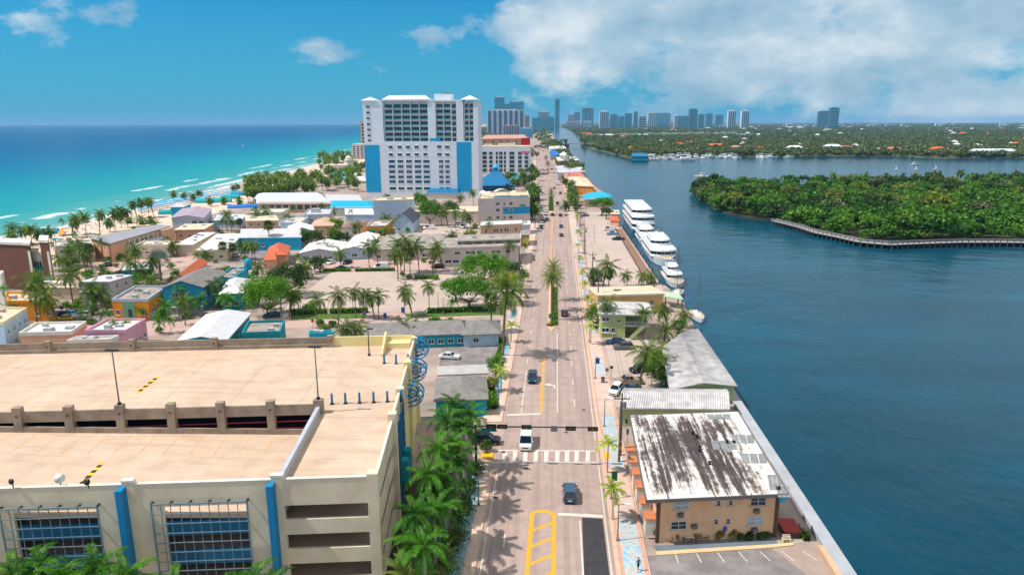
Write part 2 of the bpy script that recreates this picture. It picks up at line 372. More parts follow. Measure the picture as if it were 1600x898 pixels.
walk('pavement', ym, lambda y: road_lr(y)[0] - 3.4, lambda y: road_lr(y)[0] - .3)
walk('pavement', yr, lambda y: road_lr(y)[1] + .3, lambda y: road_lr(y)[1] + 4.0)
def kerb(yy, f0, f1):
    mb = MB()
    for a, b in zip(yy[:-1], yy[1:]):
        mb.prism([(f0(a), a), (f1(a), a), (f1(b), b), (f0(b), b)], 0, .145)
    struct('kerb', mb, KERB)
kerb(yn, lambda y: road_lr(y)[0] - .3, lambda y: road_lr(y)[0]); kerb(ym, lambda y: road_lr(y)[0] - .3, lambda y: road_lr(y)[0])
kerb(yr, lambda y: road_lr(y)[1], lambda y: road_lr(y)[1] + .3)
# tinted mosaic paving set into the pavements
def mosaic(name, cols, cell=.3):
    global nt
    m = bpy.data.materials.new(name); m.use_nodes = True; nt = m.node_tree; b = nt.nodes['Principled BSDF']
    geo = N('ShaderNodeNewGeometry'); v = N('ShaderNodeVectorMath', operation='SCALE'); v.inputs['Scale'].default_value = 1 / cell; Lk(geo.outputs['Position'], v.inputs[0])
    fl = N('ShaderNodeVectorMath', operation='FLOOR'); Lk(v.outputs[0], fl.inputs[0])
    wn = N('ShaderNodeTexWhiteNoise', noise_dimensions='2D'); Lk(fl.outputs[0], wn.inputs['Vector'])
    col = ramp(wn.outputs['Value'], [(i / len(cols), lin(c)) for i, c in enumerate(cols)], 'CONSTANT')
    fr = N('ShaderNodeVectorMath', operation='FRACTION'); Lk(v.outputs[0], fr.inputs[0]); sp_ = N('ShaderNodeSeparateXYZ'); Lk(fr.outputs[0], sp_.inputs[0])
    e = mth('MINIMUM', sp_.outputs[0], sp_.outputs[1]); col = mixc(mth('LESS_THAN', e, .07), col, lin((170, 160, 150)))
    Lk(col, b.inputs['Base Color']); b.inputs['Roughness'].default_value = .8; return m
MOSB = mosaic('blue_mosaic', [(150, 190, 204), (176, 198, 202), (132, 178, 198), (196, 186, 176), (206, 172, 156)])
MOST = mosaic('teal_mosaic', [(96, 160, 180), (120, 172, 186), (84, 146, 170), (150, 176, 180)])
RIM = M('red_edging', (214, 150, 122), .9, .12, .8)
def inlay(x0, x1, y0, y1, mat, ch=.9):
    p = [(x0, y0 + ch), (x0 + ch, y0), (x1 - ch * .2, y0), (x1, y0 + ch * .3), (x1, y1 - ch * .3), (x1 - ch, y1), (x0 + ch * .3, y1), (x0, y1 - ch)]
    mb = MB(); c = ((x0 + x1) / 2, (y0 + y1) / 2)
    q = [(c[0] + (a - c[0]) * 1.12, c[1] + (b - c[1]) * 1.03) for a, b in p]
    mb.add([(a, b, .134) for a, b in q], [tuple(range(8))], 0); mb.add([(a, b, .138) for a, b in p], [tuple(range(8))], 1)
    struct('mosaic_paving', mb, [RIM, mat])
for y0, y1 in ((60, 84.5), (97.5, 118), (138, 146), (168, 176), (205, 214), (228, 238), (250, 262), (274, 283), (300, 312), (330, 342)): inlay(8.5, 10.9, y0, y1, MOSB)
for y0, y1 in ((-20, 45), (50, 94.5)): inlay(-12.7, -10.4, y0, y1, MOST, .2)
for y0, y1 in ((124, 136), (150, 158), (180, 190), (216, 226)): inlay(-12.0, -10.2, y0, y1, MOST, .3)
RB = M('pavement_brick', (210, 150, 122), .9, .15, 2)
for xa in (8.05, 11.15):
    mb = MB(); strip(mb, [60, 120, 180, 240, 300], lambda y: xa, lambda y: xa + .22, .136); struct('brick_edging', mb, RB)
for (x0, x1, y0, y1) in ((-11.2, -9.3, 100.2, 102.2), (8.0, 9.0, 101.0, 103.2)):
    mb = MB(); mb.box(x0, x1, y0, y1, .132, .15); struct('tactile_paving', mb, M('tactile_yellow', (232, 176, 40), .8, .1, 2))
# painted markings, each on its own sheet just above the asphalt
PW = M('road_paint_white', (228, 218, 206), .8, .15, 3, tint=(196, 180, 166)); PY = M('road_paint_yellow', (236, 168, 36), .8, .15, 3, tint=(214, 150, 52))
def mark(pts, mat=None, name='road_marking', z=.008):
    mb = MB(); mb.add([(p[0], p[1], z) for p in pts], [tuple(range(len(pts)))]); return struct(name, mb, mat or PW)
def ln(x, y0, y1, wd=.15, mat=None, x1=None):
    x1 = x if x1 is None else x1
    return mark([(x - wd / 2, y0), (x + wd / 2, y0), (x1 + wd / 2, y1), (x1 - wd / 2, y1)], mat)
XY = G(845, 640).x; XW = G(871, 620).x; XD = G(897, 620).x; XL = G(815, 640).x
for k in (-.16, .16): ln(XY + k, 118.5, 150, .2, PY)
ln(XL, 118.5, 141, .15); ln(XW, 119, 168, .15)
mark([(-8.3, 117.6), (XY, 118.4), (XY, 117.8), (-8.3, 117.0)])
y = 122
while y < 330:
    ln(XD, y, y + 3, .15)
    if y > 142: ln(XL, y + 1, y + 4, .15)
    y += 11
while y < 470:
    ln(XD, y, y + 4, .2); ln(XL, y, y + 4, .2); y += 16
for y0, y1 in ((212, 300), (310, 400)):
    for k in (-.2, .2): ln(XY + .6 + k, y0, y1, .2, PY)
mark([(XY + .6, 262), (XW + .2, 250), (XW + .2, 232), (XW - .1, 232), (XW - .1, 249.5), (XY + .6, 261)], PY)
for yy in (132, 150): # turn arrows
    cx = (XY + XW) / 2
    mark([(cx + .9, yy - 1.2), (cx + 1.15, yy - 1.2), (cx + 1.0, yy + .3), (cx + .1, yy + .9), (cx + .1, yy + 1.4), (cx - 1.1, yy + .7), (cx + .1, yy - .1), (cx + .1, yy + .4), (cx + .7, yy)], PW, 'turn_arrow')
C1, C2, C3, C4 = G(775, 703), G(932, 704), G(768, 721.5), G(935, 722.5)
def lerp2(a, b, t): return (a[0] + (b[0] - a[0]) * t, a[1] + (b[1] - a[1]) * t)
for a, b in ((C1, C2), (C3, C4)): mark([(a[0], a[1] - .15), (b[0], b[1] - .15), (b[0], b[1] + .15), (a[0], a[1] + .15)])
for cx in (275, 340, 405, 470, 535, 605, 665, 725, 795):
    x0, x1 = 720 + (cx - 13) / 4, 720 + (cx + 13) / 4
    mark([tuple(G(x0 - .8, 720.5)[:2]), tuple(G(x1 - .8, 720.5)[:2]), tuple(G(x1, 704.5)[:2]), tuple(G(x0, 704.5)[:2])], None, 'crosswalk_bar')
# hatched median in front
ya, yb = 84.5, 40
xl, xr = G(824.5, 850).x, G(868.6, 850).x
arc = [(xl + (xr - xl) * (.5 - .5 * math.cos(t)), ya + 1.5 * math.sin(t)) for t in (math.pi * i / 12 for i in range(13))]
path = [(xl - .45, yb)] + arc + [(xr + .05, yb)]
inner = [(xl + .1, yb)] + [(xl + .55 + (xr - xl - 1.1) * (.5 - .5 * math.cos(t)), ya + .95 * math.sin(t) - .1) for t in (math.pi * i / 12 for i in range(13))] + [(xr - .5, yb)]
mb = MB(); k = len(path); mb.add([(*p, .008) for p in path] + [(*p, .008) for p in inner], [(i, i + 1, k + i + 1, k + i) for i in range(k - 1)]); struct('median_outline', mb, PY)
for i in range(11):
    y0 = 80.6 - i * 3.55; mark([(xl + .4, y0), (xr - .4, y0 + 2.1), (xr - .4, y0 + 2.65), (xl + .4, y0 + .55)], PY, 'median_stripe', .0085)
mark([tuple(G(872, 800.5)[:2]), tuple(G(872, 804.5)[:2]), tuple(G(942, 808)[:2]), tuple(G(942, 804)[:2])])
mb = MB(); mb.add([(*p[:2], .007) for p in (G(909.5, 808), G(941.5, 809.5), G(958, 940), G(914.5, 940))], [(0, 1, 2, 3)]); struct('asphalt_patch', mb, M('new_asphalt', (66, 62, 64), .9, .2, .8, bump=.2, tint=(54, 52, 54)))
ln(G(909, 850).x - .05, 40, 83.6, .18); ln(7.0, 40, 104, .14); ln(7.0, 108, 300, .12); ln(-8.3, 40, 96, .12)
ln(G(790, 828).x, 77, 80, .15)
for k in range(7): # bay lines of the motel car park
    a = G(1055 + k * 33, 864 - k * .8); b = G(1060 + k * 36, 879 - k * .8); ln(a.x, a.y, b.y, .12, None, b.x)
MAN = M('manhole_iron', (84, 74, 70), .8, .2, 3)
for p in ((822, 731), (885, 675), (774, 777), (912, 640), (787, 706)):
    c = G(*p); mb = MB(); mb.lathe([(.38, 0), (.38, .004)], 14, 0, (c.x, c.y, .006)); struct('manhole_cover', mb, MAN)
# sea wall cap
CAP = M('sea_wall_concrete', (176, 178, 182), .9, .12, .4, bump=.2, big=.3)
mb = MB(); mb.prism([(33.2, -60), (34.9, -60), (34.9, 158), (33.2, 158)], -3, .55); o = mb.build('sea_wall', CAP); tag(o, 'long pale grey concrete sea wall between the tan motel and the water', 'sea wall')
# ------------------------------------------------------------------ building kit
WCACHE = {}
def window_mesh(w_, h_, frame, glass, bars=1, mid=0, deep=.14):
    key = (round(w_, 2), round(h_, 2), frame.name, glass.name, bars, mid)
    if key not in WCACHE:
        mb = MB(); t = min(.12, w_ * .08, h_ * .1)
        mb.box(-w_ / 2, w_ / 2, -.02, .03, 0, h_, 1)
        for a, b, c, d in ((-w_ / 2, w_ / 2, 0, t), (-w_ / 2, w_ / 2, h_ - t, h_), (-w_ / 2, -w_ / 2 + t, t, h_ - t), (w_ / 2 - t, w_ / 2, t, h_ - t)): mb.box(a, b, -.02 - deep * .5, .02, c, d, 0)
        for i in range(1, bars + 1):
            x = -w_ / 2 + w_ * i / (bars + 1); mb.box(x - t * .4, x + t * .4, -.07, .01, t, h_ - t, 0)
        if mid: mb.box(-w_ / 2 + t, w_ / 2 - t, -.065, .01, h_ / 2 - t * .35, h_ / 2 + t * .35, 0)
        mb.box(-w_ / 2 - .08, w_ / 2 + .08, -.2, .0, -.1, 0, 0)
        WCACHE[key] = mb.mesh('window', [frame, glass])
    return WCACHE[key]
class Bld:
    """a building over a four-cornered footprint: A front left, B front right, C back right, D back left (world xy)"""
    def __init__(s, name, label, cat, A, B, C, D=None, h=5.0, group=None, z0=-.3):
        A, B, C = (Vector((p[0], p[1])) for p in (A, B, C))
        D = Vector((D[0], D[1])) if D is not None else A + (C - B)
        s.c = (A + B + C + D) / 4; s.h = h; s.z0 = z0
        s.P = [p - s.c for p in (A, B, C, D)]
        s.root = thing(name, label, cat, (s.c.x, s.c.y, 0), 0, group); FOOT.append([tuple(p + s.c) for p in s.P])
    def off(s, k):
        """footprint grown by k metres on all sides"""
        P = s.P; out = []
        for i in range(4):
            e1 = (P[i] - P[i - 1]).normalized(); e2 = (P[(i + 1) % 4] - P[i]).normalized()
            n1 = Vector((e1.y, -e1.x)); n2 = Vector((e2.y, -e2.x)); b = n1 + n2
            out.append(P[i] + b * (k / max(.2, b.dot(n1))))
        return out
    def wall(s, mat, h=None, name='wall'):
        mb = MB(); mb.prism(s.P, s.z0, h or s.h); return mb.build(name, mat, s.root)
    def flat(s, mat, over=.0, thick=.25, par=None, parh=.6, edge=None):
        mb = MB()
        if par:
            # recessed roof behind a parapet
            o, i = s.off(.06), s.off(-.3)
            mb.prism(s.off(-.29), s.h - .1, s.h + .05); r = mb.build('roof', mat, s.root)
            m2 = MB(); z0, z1 = s.h - .25, s.h + parh
            for k in range(4):
                j = (k + 1) % 4
                m2.add([(*o[k], z0), (*o[j], z0), (*i[j], z0), (*i[k], z0), (*o[k], z1), (*o[j], z1), (*i[j], z1), (*i[k], z1)], [(0, 3, 2, 1), (4, 5, 6, 7), (0, 1, 5, 4), (2, 3, 7, 6)])
            m2.build('parapet', par, s.root); return r
        mb.prism(s.off(over), s.h, s.h + thick); r = mb.build('roof', mat, s.root)
        if edge:
            m2 = MB(); o, i = s.off(over + .06), s.off(over - .12)
            for k in range(4):
                j = (k + 1) % 4; z0, z1 = s.h - .08, s.h + thick + .1
                m2.add([(*o[k], z0), (*o[j], z0), (*i[j], z0), (*i[k], z0), (*o[k], z1), (*o[j], z1), (*i[j], z1), (*i[k], z1)], [(0, 3, 2, 1), (4, 5, 6, 7), (0, 1, 5, 4), (2, 3, 7, 6)])
            m2.build('roof_edge', edge, r)
        return r
    def gable(s, mat, rise, over=.5, along='x', hip=0.0, wallmat=None, thick=.16):
        """ridge along the front (x) or running away (y); hip: share of the ridge cut off at both ends"""
        o = s.off(over); z = s.h - over * rise / 6
        if along == 'x': a, b, E = (o[0] + o[3]) / 2, (o[1] + o[2]) / 2, [o[0], o[1], o[2], o[3]]
        else: a, b, E = (o[0] + o[1]) / 2, (o[3] + o[2]) / 2, [o[1], o[2], o[3], o[0]]
        r0, r1 = a + (b - a) * hip, b - (b - a) * hip; zt = s.h + rise
        # E0-E1 long eave one side (near), E2-E3 other
        if along == 'x': F_ = [(0, 1, 5, 4), (2, 3, 4, 5)]; en = [(3, 0, 4), (1, 2, 5)]
        else: F_ = [(0, 1, 5, 4), (2, 3, 4, 5)]; en = [(3, 0, 4), (1, 2, 5)]
        vs = [(*p, z) for p in E] + [(*r0, zt), (*r1, zt)]
        mb = MB(); mb.add(vs, F_ + (en if hip else []))
        lo = [(p[0], p[1], p[2] - thick) for p in vs]; mb.add(lo, [tuple(reversed(f)) for f in F_ + (en if hip else [])])
        ed = [(0, 1), (2, 3), (1, 2), (3, 0)] if hip else [(0, 1), (2, 3), (3, 4), (4, 0), (1, 5), (5, 2)]
        for i, j in ed: mb.add([vs[i], vs[j], lo[j], lo[i]], [(0, 1, 2, 3)])
        r = mb.build('roof', mat, s.root)
        if not hip and wallmat:
            P = s.P; g = MB()
            for (p, q) in (((P[0], P[3]), (P[1], P[2])) if along == 'x' else ((P[0], P[1]), (P[3], P[2]))):
                m_ = (p + q) / 2; g.add([(*p, s.h - .01), (*q, s.h - .01), (*m_, s.h + rise * .96)], [(0, 1, 2)])
            g.build('gable_wall', wallmat, s.root)
        return r
    def face(s, k):
        a, b = s.P[k], s.P[(k + 1) % 4]; return a, b, (b - a).length, math.atan2(b.y - a.y, b.x - a.x)
    def windows(s, k, ts, zs, w_, h_, frame=None, glass=None, bars=1, mid=0, name='window'):
        """windows on face k (0 front, 1 right, 2 back, 3 left) at fractions ts and sill heights zs"""
        a, b, Ln, ang = s.face(k); frame = frame or WHITE; glass = glass or GLASS
        me = window_mesh(w_, h_, frame, glass, bars, mid); nrm = Vector((math.sin(ang), -math.cos(ang)))
        for z in zs:
            for t in ts:
                p = a + (b - a) * t + nrm * .015
                place(name, me, s.root, (p.x, p.y, z), ang)
    def on(s, k, t0, t1, z0, z1, d0, d1, mat, name):
        """slab on face k from fraction t0 to t1, sticking out d0..d1"""
        a, b, Ln, ang = s.face(k); mb = MB(); mb.box(t0 * Ln, t1 * Ln, -d1, -d0, z0, z1)
        return mb.build(name, mat, s.root, (a.x, a.y, 0), ang)
    def on_roof(s, items, mat, name='roof_unit'):
        for u, v, wx, wy, hh in items:
            P = s.P; p = P[0] + (P[1] - P[0]) * u + (P[3] - P[0]) * v
            mb = MB(); mb.box(-wx / 2, wx / 2, -wy / 2, wy / 2, 0, hh * .85); mb.box(-wx / 2 - .06, wx / 2 + .06, -wy / 2 - .06, wy / 2 + .06, hh * .85, hh)
            mb.build(name, mat, s.root, (p.x, p.y, s.h + .05))
FOOT = []
def px3(a, b, c, h): return [tuple(G(p[0], p[1], h)[:2]) for p in (a, b, c)]
ROOFW = M('white_roof_coat', (232, 228, 222), .85, .12, .3, tint=(206, 198, 190), big=.2)
ROOFG = M('grey_shingle', (142, 136, 130), .95, .14, .7, bump=.3, tint=(120, 114, 110), big=.2)
ROOFD = M('dark_grey_shingle', (84, 90, 100), .95, .14, .7, bump=.3)
ROOFT = M('worn_flat_roof', (176, 164, 152), .95, .2, .25, bump=.2, tint=(138, 126, 116), big=.35)
ROOFC = M('cream_roof', (226, 204, 174), .9, .12, .3, tint=(206, 182, 152), big=.2)
TERRA = M('terracotta_tile', (212, 112, 76), .85, .2, 1.2, bump=.4, tint=(184, 88, 60))
ROOFB = M('bright_blue_roof', (36, 172, 204), .55, .08, .6, bump=.15)
ROOFDB = M('deep_blue_roof', (18, 112, 158), .6, .1, .6, bump=.15)
TURQ = M('turquoise_stucco', (34, 166, 190), .8, .1, .5, big=.12)
SKYB = M('sky_blue_stucco', (30, 152, 200), .8, .08, .5, big=.08)
TEAL = M('teal_paint', (18, 140, 150), .7, .1, .6)
PINK = M('pink_stucco', (222, 160, 176), .85, .1, .4, big=.12)
ORNG = M('orange_stucco', (240, 150, 36), .85, .1, .4, big=.12)
TAN = M('tan_stucco', (216, 176, 140), .85, .1, .4, big=.15)
PEACH = M('peach_stucco', (220, 168, 136), .85, .1, .4, big=.15)
BEIGE = M('beige_stucco', (216, 196, 172), .85, .1, .4, big=.15)
PINKB = M('pinkish_beige_stucco', (216, 198, 190), .85, .1, .4, big=.18)
BRICK = M('brown_brick', (126, 86, 70), .9, .2, 1.5, bump=.3, tint=(104, 68, 56))
GREYW = M('grey_stucco', (186, 188, 194), .85, .1, .4, big=.15)
PALEB = M('pale_blue_stucco', (182, 206, 222), .85, .1, .4, big=.12)
LILAC = M('lilac_shingle', (172, 156, 168), .9, .12, .6, bump=.2)
GREENW = M('pale_green_stucco', (176, 190, 128), .85, .1, .4, big=.15)
BROWN = M('brown_trim', (104, 74, 60), .8, .2, 1)
# ------------------------------------------------------------------ parking garage (local u: to the right along the front, v: away)
GU, GV = Vector((.9925, .122)), Vector((-.112, .9937)); GO = Vector((-18.4, 66.2))   # corner by the road
garage = thing('parking_garage', 'large cream open-deck parking garage with blue fins filling the lower left', 'garage', (GO.x, GO.y, 0))
def gl(u, v): return GU * u + GV * v
GCREAM = M('garage_cream_paint', (230, 212, 182), .85, .07, .3, tint=(212, 192, 162), big=.16)
GYEL = M('garage_yellow_paint', (236, 220, 158), .85, .07, .3, big=.12)
DECK = M('garage_deck', (208, 180, 154), .92, .1, .35, bump=.15, tint=(192, 164, 138), big=.12)
nt = DECK.node_tree; _b = nt.nodes['Principled BSDF']; _src = _b.inputs['Base Color'].links[0].from_socket; _p = N('ShaderNodeNewGeometry').outputs['Position']
dk_tr = ramp(noise(_p, 1.0, 5, .65, (0, 4, 0), (.05, .75, 1)), [(.5, 0.0), (.68, .4)]); dk_sp = ramp(noise(_p, .55, 6, .7, (7, 1, 0)), [(.60, 0.0), (.72, .5)]); dk_lt = ramp(noise(_p, .08, 4, .6, (1, 7, 0)), [(.45, 0.0), (.7, .35)])
_c = mixc(dk_lt, _src, lin((226, 204, 182))); Lk(mixc(mth('MAXIMUM', dk_tr, dk_sp), _c, lin((166, 138, 116))), _b.inputs['Base Color'])
RAW = M('raw_concrete', (166, 150, 132), .92, .2, .5, bump=.25, tint=(136, 120, 104), big=.3)
FIN = M('fin_blue', (18, 128, 178), .6, .08, .8)
SCR = M('screen_blue', (24, 104, 140), .6, .1, .8)
GRIDM = M('grid_steel_blue', (124, 148, 160), .5, .1, 2, metal=.3)
def gbox(u0, u1, v0, v1, z0, z1, mat, name, parent=None):
    mb = MB(); mb.prism([gl(u0, v0), gl(u1, v0), gl(u1, v1), gl(u0, v1)], z0, z1)
    return mb.build(name, mat, parent or garage)
ZT = 15.0; ZD = 13.9; LEFT = -84.0; DEPTH = 48.5; MID = 20.0; BAY = -10.2
# decks
def slab(pts, zs, mat, name, th=.5):
    mb = MB(); mb.prism(pts, [z - th for z in zs], zs); return mb.build(name, mat, garage)
slab([gl(LEFT, MID + .2), gl(-.3, MID + .2), gl(-.3, DEPTH - .3), gl(LEFT, DEPTH - .3)], [ZD] * 4, DECK, 'back_deck', .28)
slab([gl(BAY + .2, .35), gl(-.35, .35), gl(-.35, MID + .2), gl(BAY + .2, MID + .2)], [ZD] * 4, DECK, 'turning_deck')
def ramp_z(u): return ZD - 3.0 * (u - LEFT) / (BAY - LEFT)
slab([gl(LEFT, .35), gl(BAY - .2, .35), gl(BAY - .2, MID - .25), gl(LEFT, MID - .25)], [ZD, ramp_z(BAY), ramp_z(BAY), ZD], DECK, 'ramp_deck')
for z in (10.4, 6.9, 3.4):
    slab([gl(LEFT, .5), gl(-.4, .5), gl(-.4, DEPTH - .5), gl(LEFT, DEPTH - .5)], [z - .9] * 4, DECK, 'floor_slab', .35)
gbox(LEFT, -9, 24, 24.4, 0, 13.3, RAW, 'core_wall')
# front: corner bay with three open strips
gbox(BAY + .5, -1.0, 0, .35, 12.0, ZT, GCREAM, 'parapet')
for z0, z1 in ((8.6, 10.35), (5.1, 6.85), (1.4, 3.3)): gbox(BAY + .5, -1.0, 0, .35, z0, z1, GCREAM, 'spandrel')
gbox(-1.0, .15, -.12, 1.1, -.3, ZT + .35, GCREAM, 'corner_column')
# front: long bays with square openings behind a steel grid
edges = [BAY, -25.2, -40.2, -55.2, -70.2, LEFT]
for i, e in enumerate(edges):
    w_ = .62
    gbox(e - w_, e + w_ - .1, -.1, .5, -.3, ZT + .3, GCREAM, 'pilaster')
    if i < 5: gbox(e - w_ - .25, e - w_ + .42, -1.15, -.1, -.3, ZT - .15, FIN, 'fin')
for a, b in zip(edges[1:], edges[:-1]):
    a2, b2 = a + .5, b - .6; o0, o1 = a + 3.2, b - 3.4
    if b < -56: o0, o1 = a + 3, b - 3
    mb = MB()
    for u0, u1, z0, z1 in ((a2, b2, 12.35, ZT), (a2, o0, -.3, 12.35), (o1, b2, -.3, 12.35), (o0, o1, -.3, 1.6)):
        mb.prism([gl(u0, 0), gl(u1, 0), gl(u1, .35), gl(u0, .35)], z0, z1)
    mb.build('front_wall', GCREAM, garage)
    for z0, z1 in ((8.75, 10.45), (5.3, 7.0), (1.6, 3.6)): gbox(o0 - .05, o1 + .05, .4, .7, z0, z1, SCR, 'blue_spandrel')
    # steel grid: frame, uprights, rails
    g = garage; gm = MB(); zt, zb = 12.95, 3.0; f0, f1 = o0 - .95, o1 + .3
    nu, nz = 10, 9
    fr = MB()
    for u in (f0, f1): fr.bar((*gl(u, -.55), zb), (*gl(u, -.55), zt), .14, .14)
    for z in (zb, zt): fr.bar((*gl(f0, -.55), z), (*gl(f1, -.55), z), .14, .14)
    gr = fr.build('steel_grid', GRIDM, garage)
    for k in range(1, nu):
        u = f0 + (f1 - f0) * k / nu; m2 = MB(); m2.bar((*gl(u, -.55), zb), (*gl(u, -.55), zt), .07, .07); m2.build('grid_upright', GRIDM, gr)
    for k in range(1, nz):
        z = zb + (zt - zb) * k / nz; m2 = MB(); m2.bar((*gl(f0, -.6), z), (*gl(f1, -.6), z), .08, .08); m2.build('grid_rail', GRIDM, gr)
    for k in range(6):
        u = f0 + (f1 - f0) * k / 5; m2 = MB(); m2.bar((*gl(u, -.6), zt), (*gl(u, .05), zt), .16, .16); m2.build('grid_bracket', BLACK, gr)
# right side along the road: columns, spandrels
cols = [0, 14.6, 24.0, 35.0, 47.6]
for i, v in enumerate(cols[1:]):
    gbox(-.5, .55, v - .55, v + .55, -.3, ZT + (.9 if i == 0 else .55), GCREAM if i < 2 else GYEL, 'side_column')
for i, (a, b) in enumerate(zip(cols[:-1], cols[1:])):
    v0, v1 = a + (1.12 if i == 0 else .56), b - .56
    gbox(-.3, .05, v0, v1, 12.0 if i == 0 else 11.2, ZT, GCREAM, 'side_parapet')
    if i == 0:
        for z0, z1 in ((8.6, 10.35), (5.1, 6.85), (1.4, 3.3)): gbox(-.3, .05, v0, v1, z0, z1, GCREAM, 'side_spandrel')
    else: gbox(-.3, .0, v0, v1, -.3, 11.2, GCREAM if i == 1 else GYEL, 'side_wall')
gbox(-.2, .1, 1.12, 14.0, ZT, ZT + .05, OFFWHITE, 'coping'); gbox(BAY + .5, -1.0, -.05, .4, ZT, ZT + .05, OFFWHITE, 'coping')
for a, b in zip(edges[1:], edges[:-1]): gbox(a + .52, b - .62, -.05, .4, ZT, ZT + .05, OFFWHITE, 'coping')
# back wall, raw concrete with piers; yellow stair head at the far corner
bk = [LEFT, -74, -60.5, -47, -33.5, -14.2]
for a, b in zip(bk[:-1], bk[1:]):
    gbox(a + .5, b - .5, DEPTH - .3, DEPTH, -.3, ZT + .55, RAW, 'back_wall'); gbox(a + .5, b - .5, DEPTH - .62, DEPTH - .3, ZD - .4, ZD + .55, RAW, 'back_kerb')
for u in bk[1:]:
    gbox(u - .5, u + .5, DEPTH - .72, DEPTH + .1, -.3, ZT + .95, RAW, 'pier')
    gbox(u - .16, u + .16, DEPTH - .745, DEPTH - .72, ZT - .1, ZT + .2, BROWN, 'number_plate')
gbox(-13.7, -.5, DEPTH - .3, DEPTH, -.3, ZT + .6, GYEL, 'yellow_wall')
mb = MB(); mb.prism([gl(-5.0, 42.2), gl(-4.7, 42.2), gl(-4.7, DEPTH - .3), gl(-5.0, DEPTH - .3)], ZD, [ZT - .6, ZT - .6, ZT + 1.4, ZT + 1.4]); mb.build('stair_wall', GYEL, garage)
gbox(-4.7, -.6, DEPTH - 2.3, DEPTH - .3, ZD, ZT - .1, GYEL, 'stair_head')
for k in range(4): gbox(-3.6 + k * .8, -3.55 + k * .8, 43.2, 43.25, ZD, ZD + 1.1, OFFWHITE, 'stair_rail')
gbox(-3.6, -1.15, 43.2, 43.25, ZD + 1.05, ZD + 1.12, OFFWHITE, 'stair_rail')
# middle divider with posts, double rails and the open wedge below
posts = [-80.1, -73.7, -67.4, -61.0, -54.6, -48.2, -41.9, -35.5, -29.1, -22.8, -16.4]
for u in posts:
    gbox(u - .5, u + .5, MID - .45, MID + .45, ramp_z(u) - 1, ZT + .75, RAW, 'divider_post')
    gbox(u - .16, u + .16, MID - .475, MID - .45, ZT - .5, ZT - .25, BROWN, 'number_plate')
pe = [LEFT] + posts + [BAY]
for a, b in zip(pe[:-1], pe[1:]):
    gbox(a + .5, b - .5, MID - .1, MID + .18, ZD - .26, ZT + .1, RAW, 'upper_rail')
    mb = MB(); P4 = [gl(a + .5, MID - .42), gl(b - .5, MID - .42), gl(b - .5, MID - .14), gl(a + .5, MID - .14)]
    mb.prism(P4, [ramp_z(a) - .3, ramp_z(b) - .3] * 1 + [ramp_z(b) - .3, ramp_z(a) - .3], [ramp_z(a) + .75, ramp_z(b) + .75, ramp_z(b) + .75, ramp_z(a) + .75]); mb.build('lower_rail', RAW, garage)
gbox(LEFT, BAY, MID + 3.2, MID + 3.5, 7, ZD - .5, DARKV, 'gap_shade_panel')  # near-black panel behind the open wedge, its shade put into the colour
for k in range(2): 
    mb = MB(); mb.bar((*gl(-50, MID + .5), ZD - 1.6 - k * .1), (*gl(BAY, MID + .5), ZD - 1.3 - k * 1.0), .12, .12); mb.build('red_pipe', M('red_pipe_paint', (178, 60, 70), .6, .1), garage)
# ramp side wall and its end post
gbox(BAY - .25, BAY + .25, .5, MID - .5, ramp_z(BAY) - .5, ZT - .1, GREYW, 'ramp_wall')
gbox(BAY - .6, BAY + .6, MID - .5, MID + .5, 10, ZT + .75, RAW, 'end_post')
gbox(BAY - .7, BAY + .62, -.12, .55, ZT + .3, ZT + .55, OFFWHITE, 'pilaster_cap')
for i, e in enumerate(edges[1:-1]): gbox(e - .66, e + .56, -.14, .55, ZT + .3, ZT + .5, OFFWHITE, 'pilaster_cap')
# bay lines on the deck, each its own strip
LINE = M('faded_bay_line', (222, 158, 92), .9, .25, 2, tint=(224, 190, 152))
def gline(u0, v0, u1, v1, z0, z1, wd=.13, mat=None, name='bay_line'):
    mb = MB(); d = (gl(u1, v1) - gl(u0, v0)).normalized(); n_ = Vector((-d.y, d.x)) * wd / 2; a, b = gl(u0, v0), gl(u1, v1)
    mb.add([(*(a - n_), z0), (*(b - n_), z1), (*(b + n_), z1), (*(a + n_), z0)], [(0, 1, 2, 3)]); return mb.build(name, mat or LINE, garage)
for k in range(24):
    u = -82 + k * 3.0
    gline(u, MID - .6, u + .15, MID - 6.2, ramp_z(u) + .006, ramp_z(u) + .012)
    gline(u, MID + .6, u + .1, MID + 5.6, ZD + .006, ZD + .006); gline(u, DEPTH - .8, u + .1, DEPTH - 5.8, ZD + .006, ZD + .006)
for k in range(6): gline(-12 + k * 1.6, MID + 4.2, -10.2 + k * 1.6, MID + 6.4, ZD + .006, ZD + .006, .16, M('turn_hatch', (230, 176, 118), .9, .3, 2))
HY, HB = M('hazard_yellow', (240, 190, 30), .8, .1), M('hazard_black', (44, 40, 36), .8, .1)
for (ax, ay, bx, by, zf) in ((123, 760, 160, 722, 1), (214, 614, 247, 588, 0)):
    z = ZD if not zf else 12.6
    a, b = G(ax, ay, z), G(bx, by, z); la = Vector((a.x, a.y)) - GO; lb = Vector((b.x, b.y)) - GO
    if zf:
        u_ = la.dot(GU); z = ramp_z(u_) + .03
        a, b = G(ax, ay, z), G(bx, by, z); la = Vector((a.x, a.y)) - GO; lb = Vector((b.x, b.y)) - GO
    for k in range(9):
        p, q = la.lerp(lb, k / 9), la.lerp(lb, (k + 1) / 9); d = (q - p).normalized(); n_ = Vector((-d.y, d.x)) * .28
        zz = z + .02; mb = MB(); mb.add([(*(p - n_), zz), (*(q - n_), zz), (*(q + n_), zz), (*(p + n_), zz)], [(0, 1, 2, 3)]); mb.build('hazard_stripe', HB if k % 2 else HY, garage)
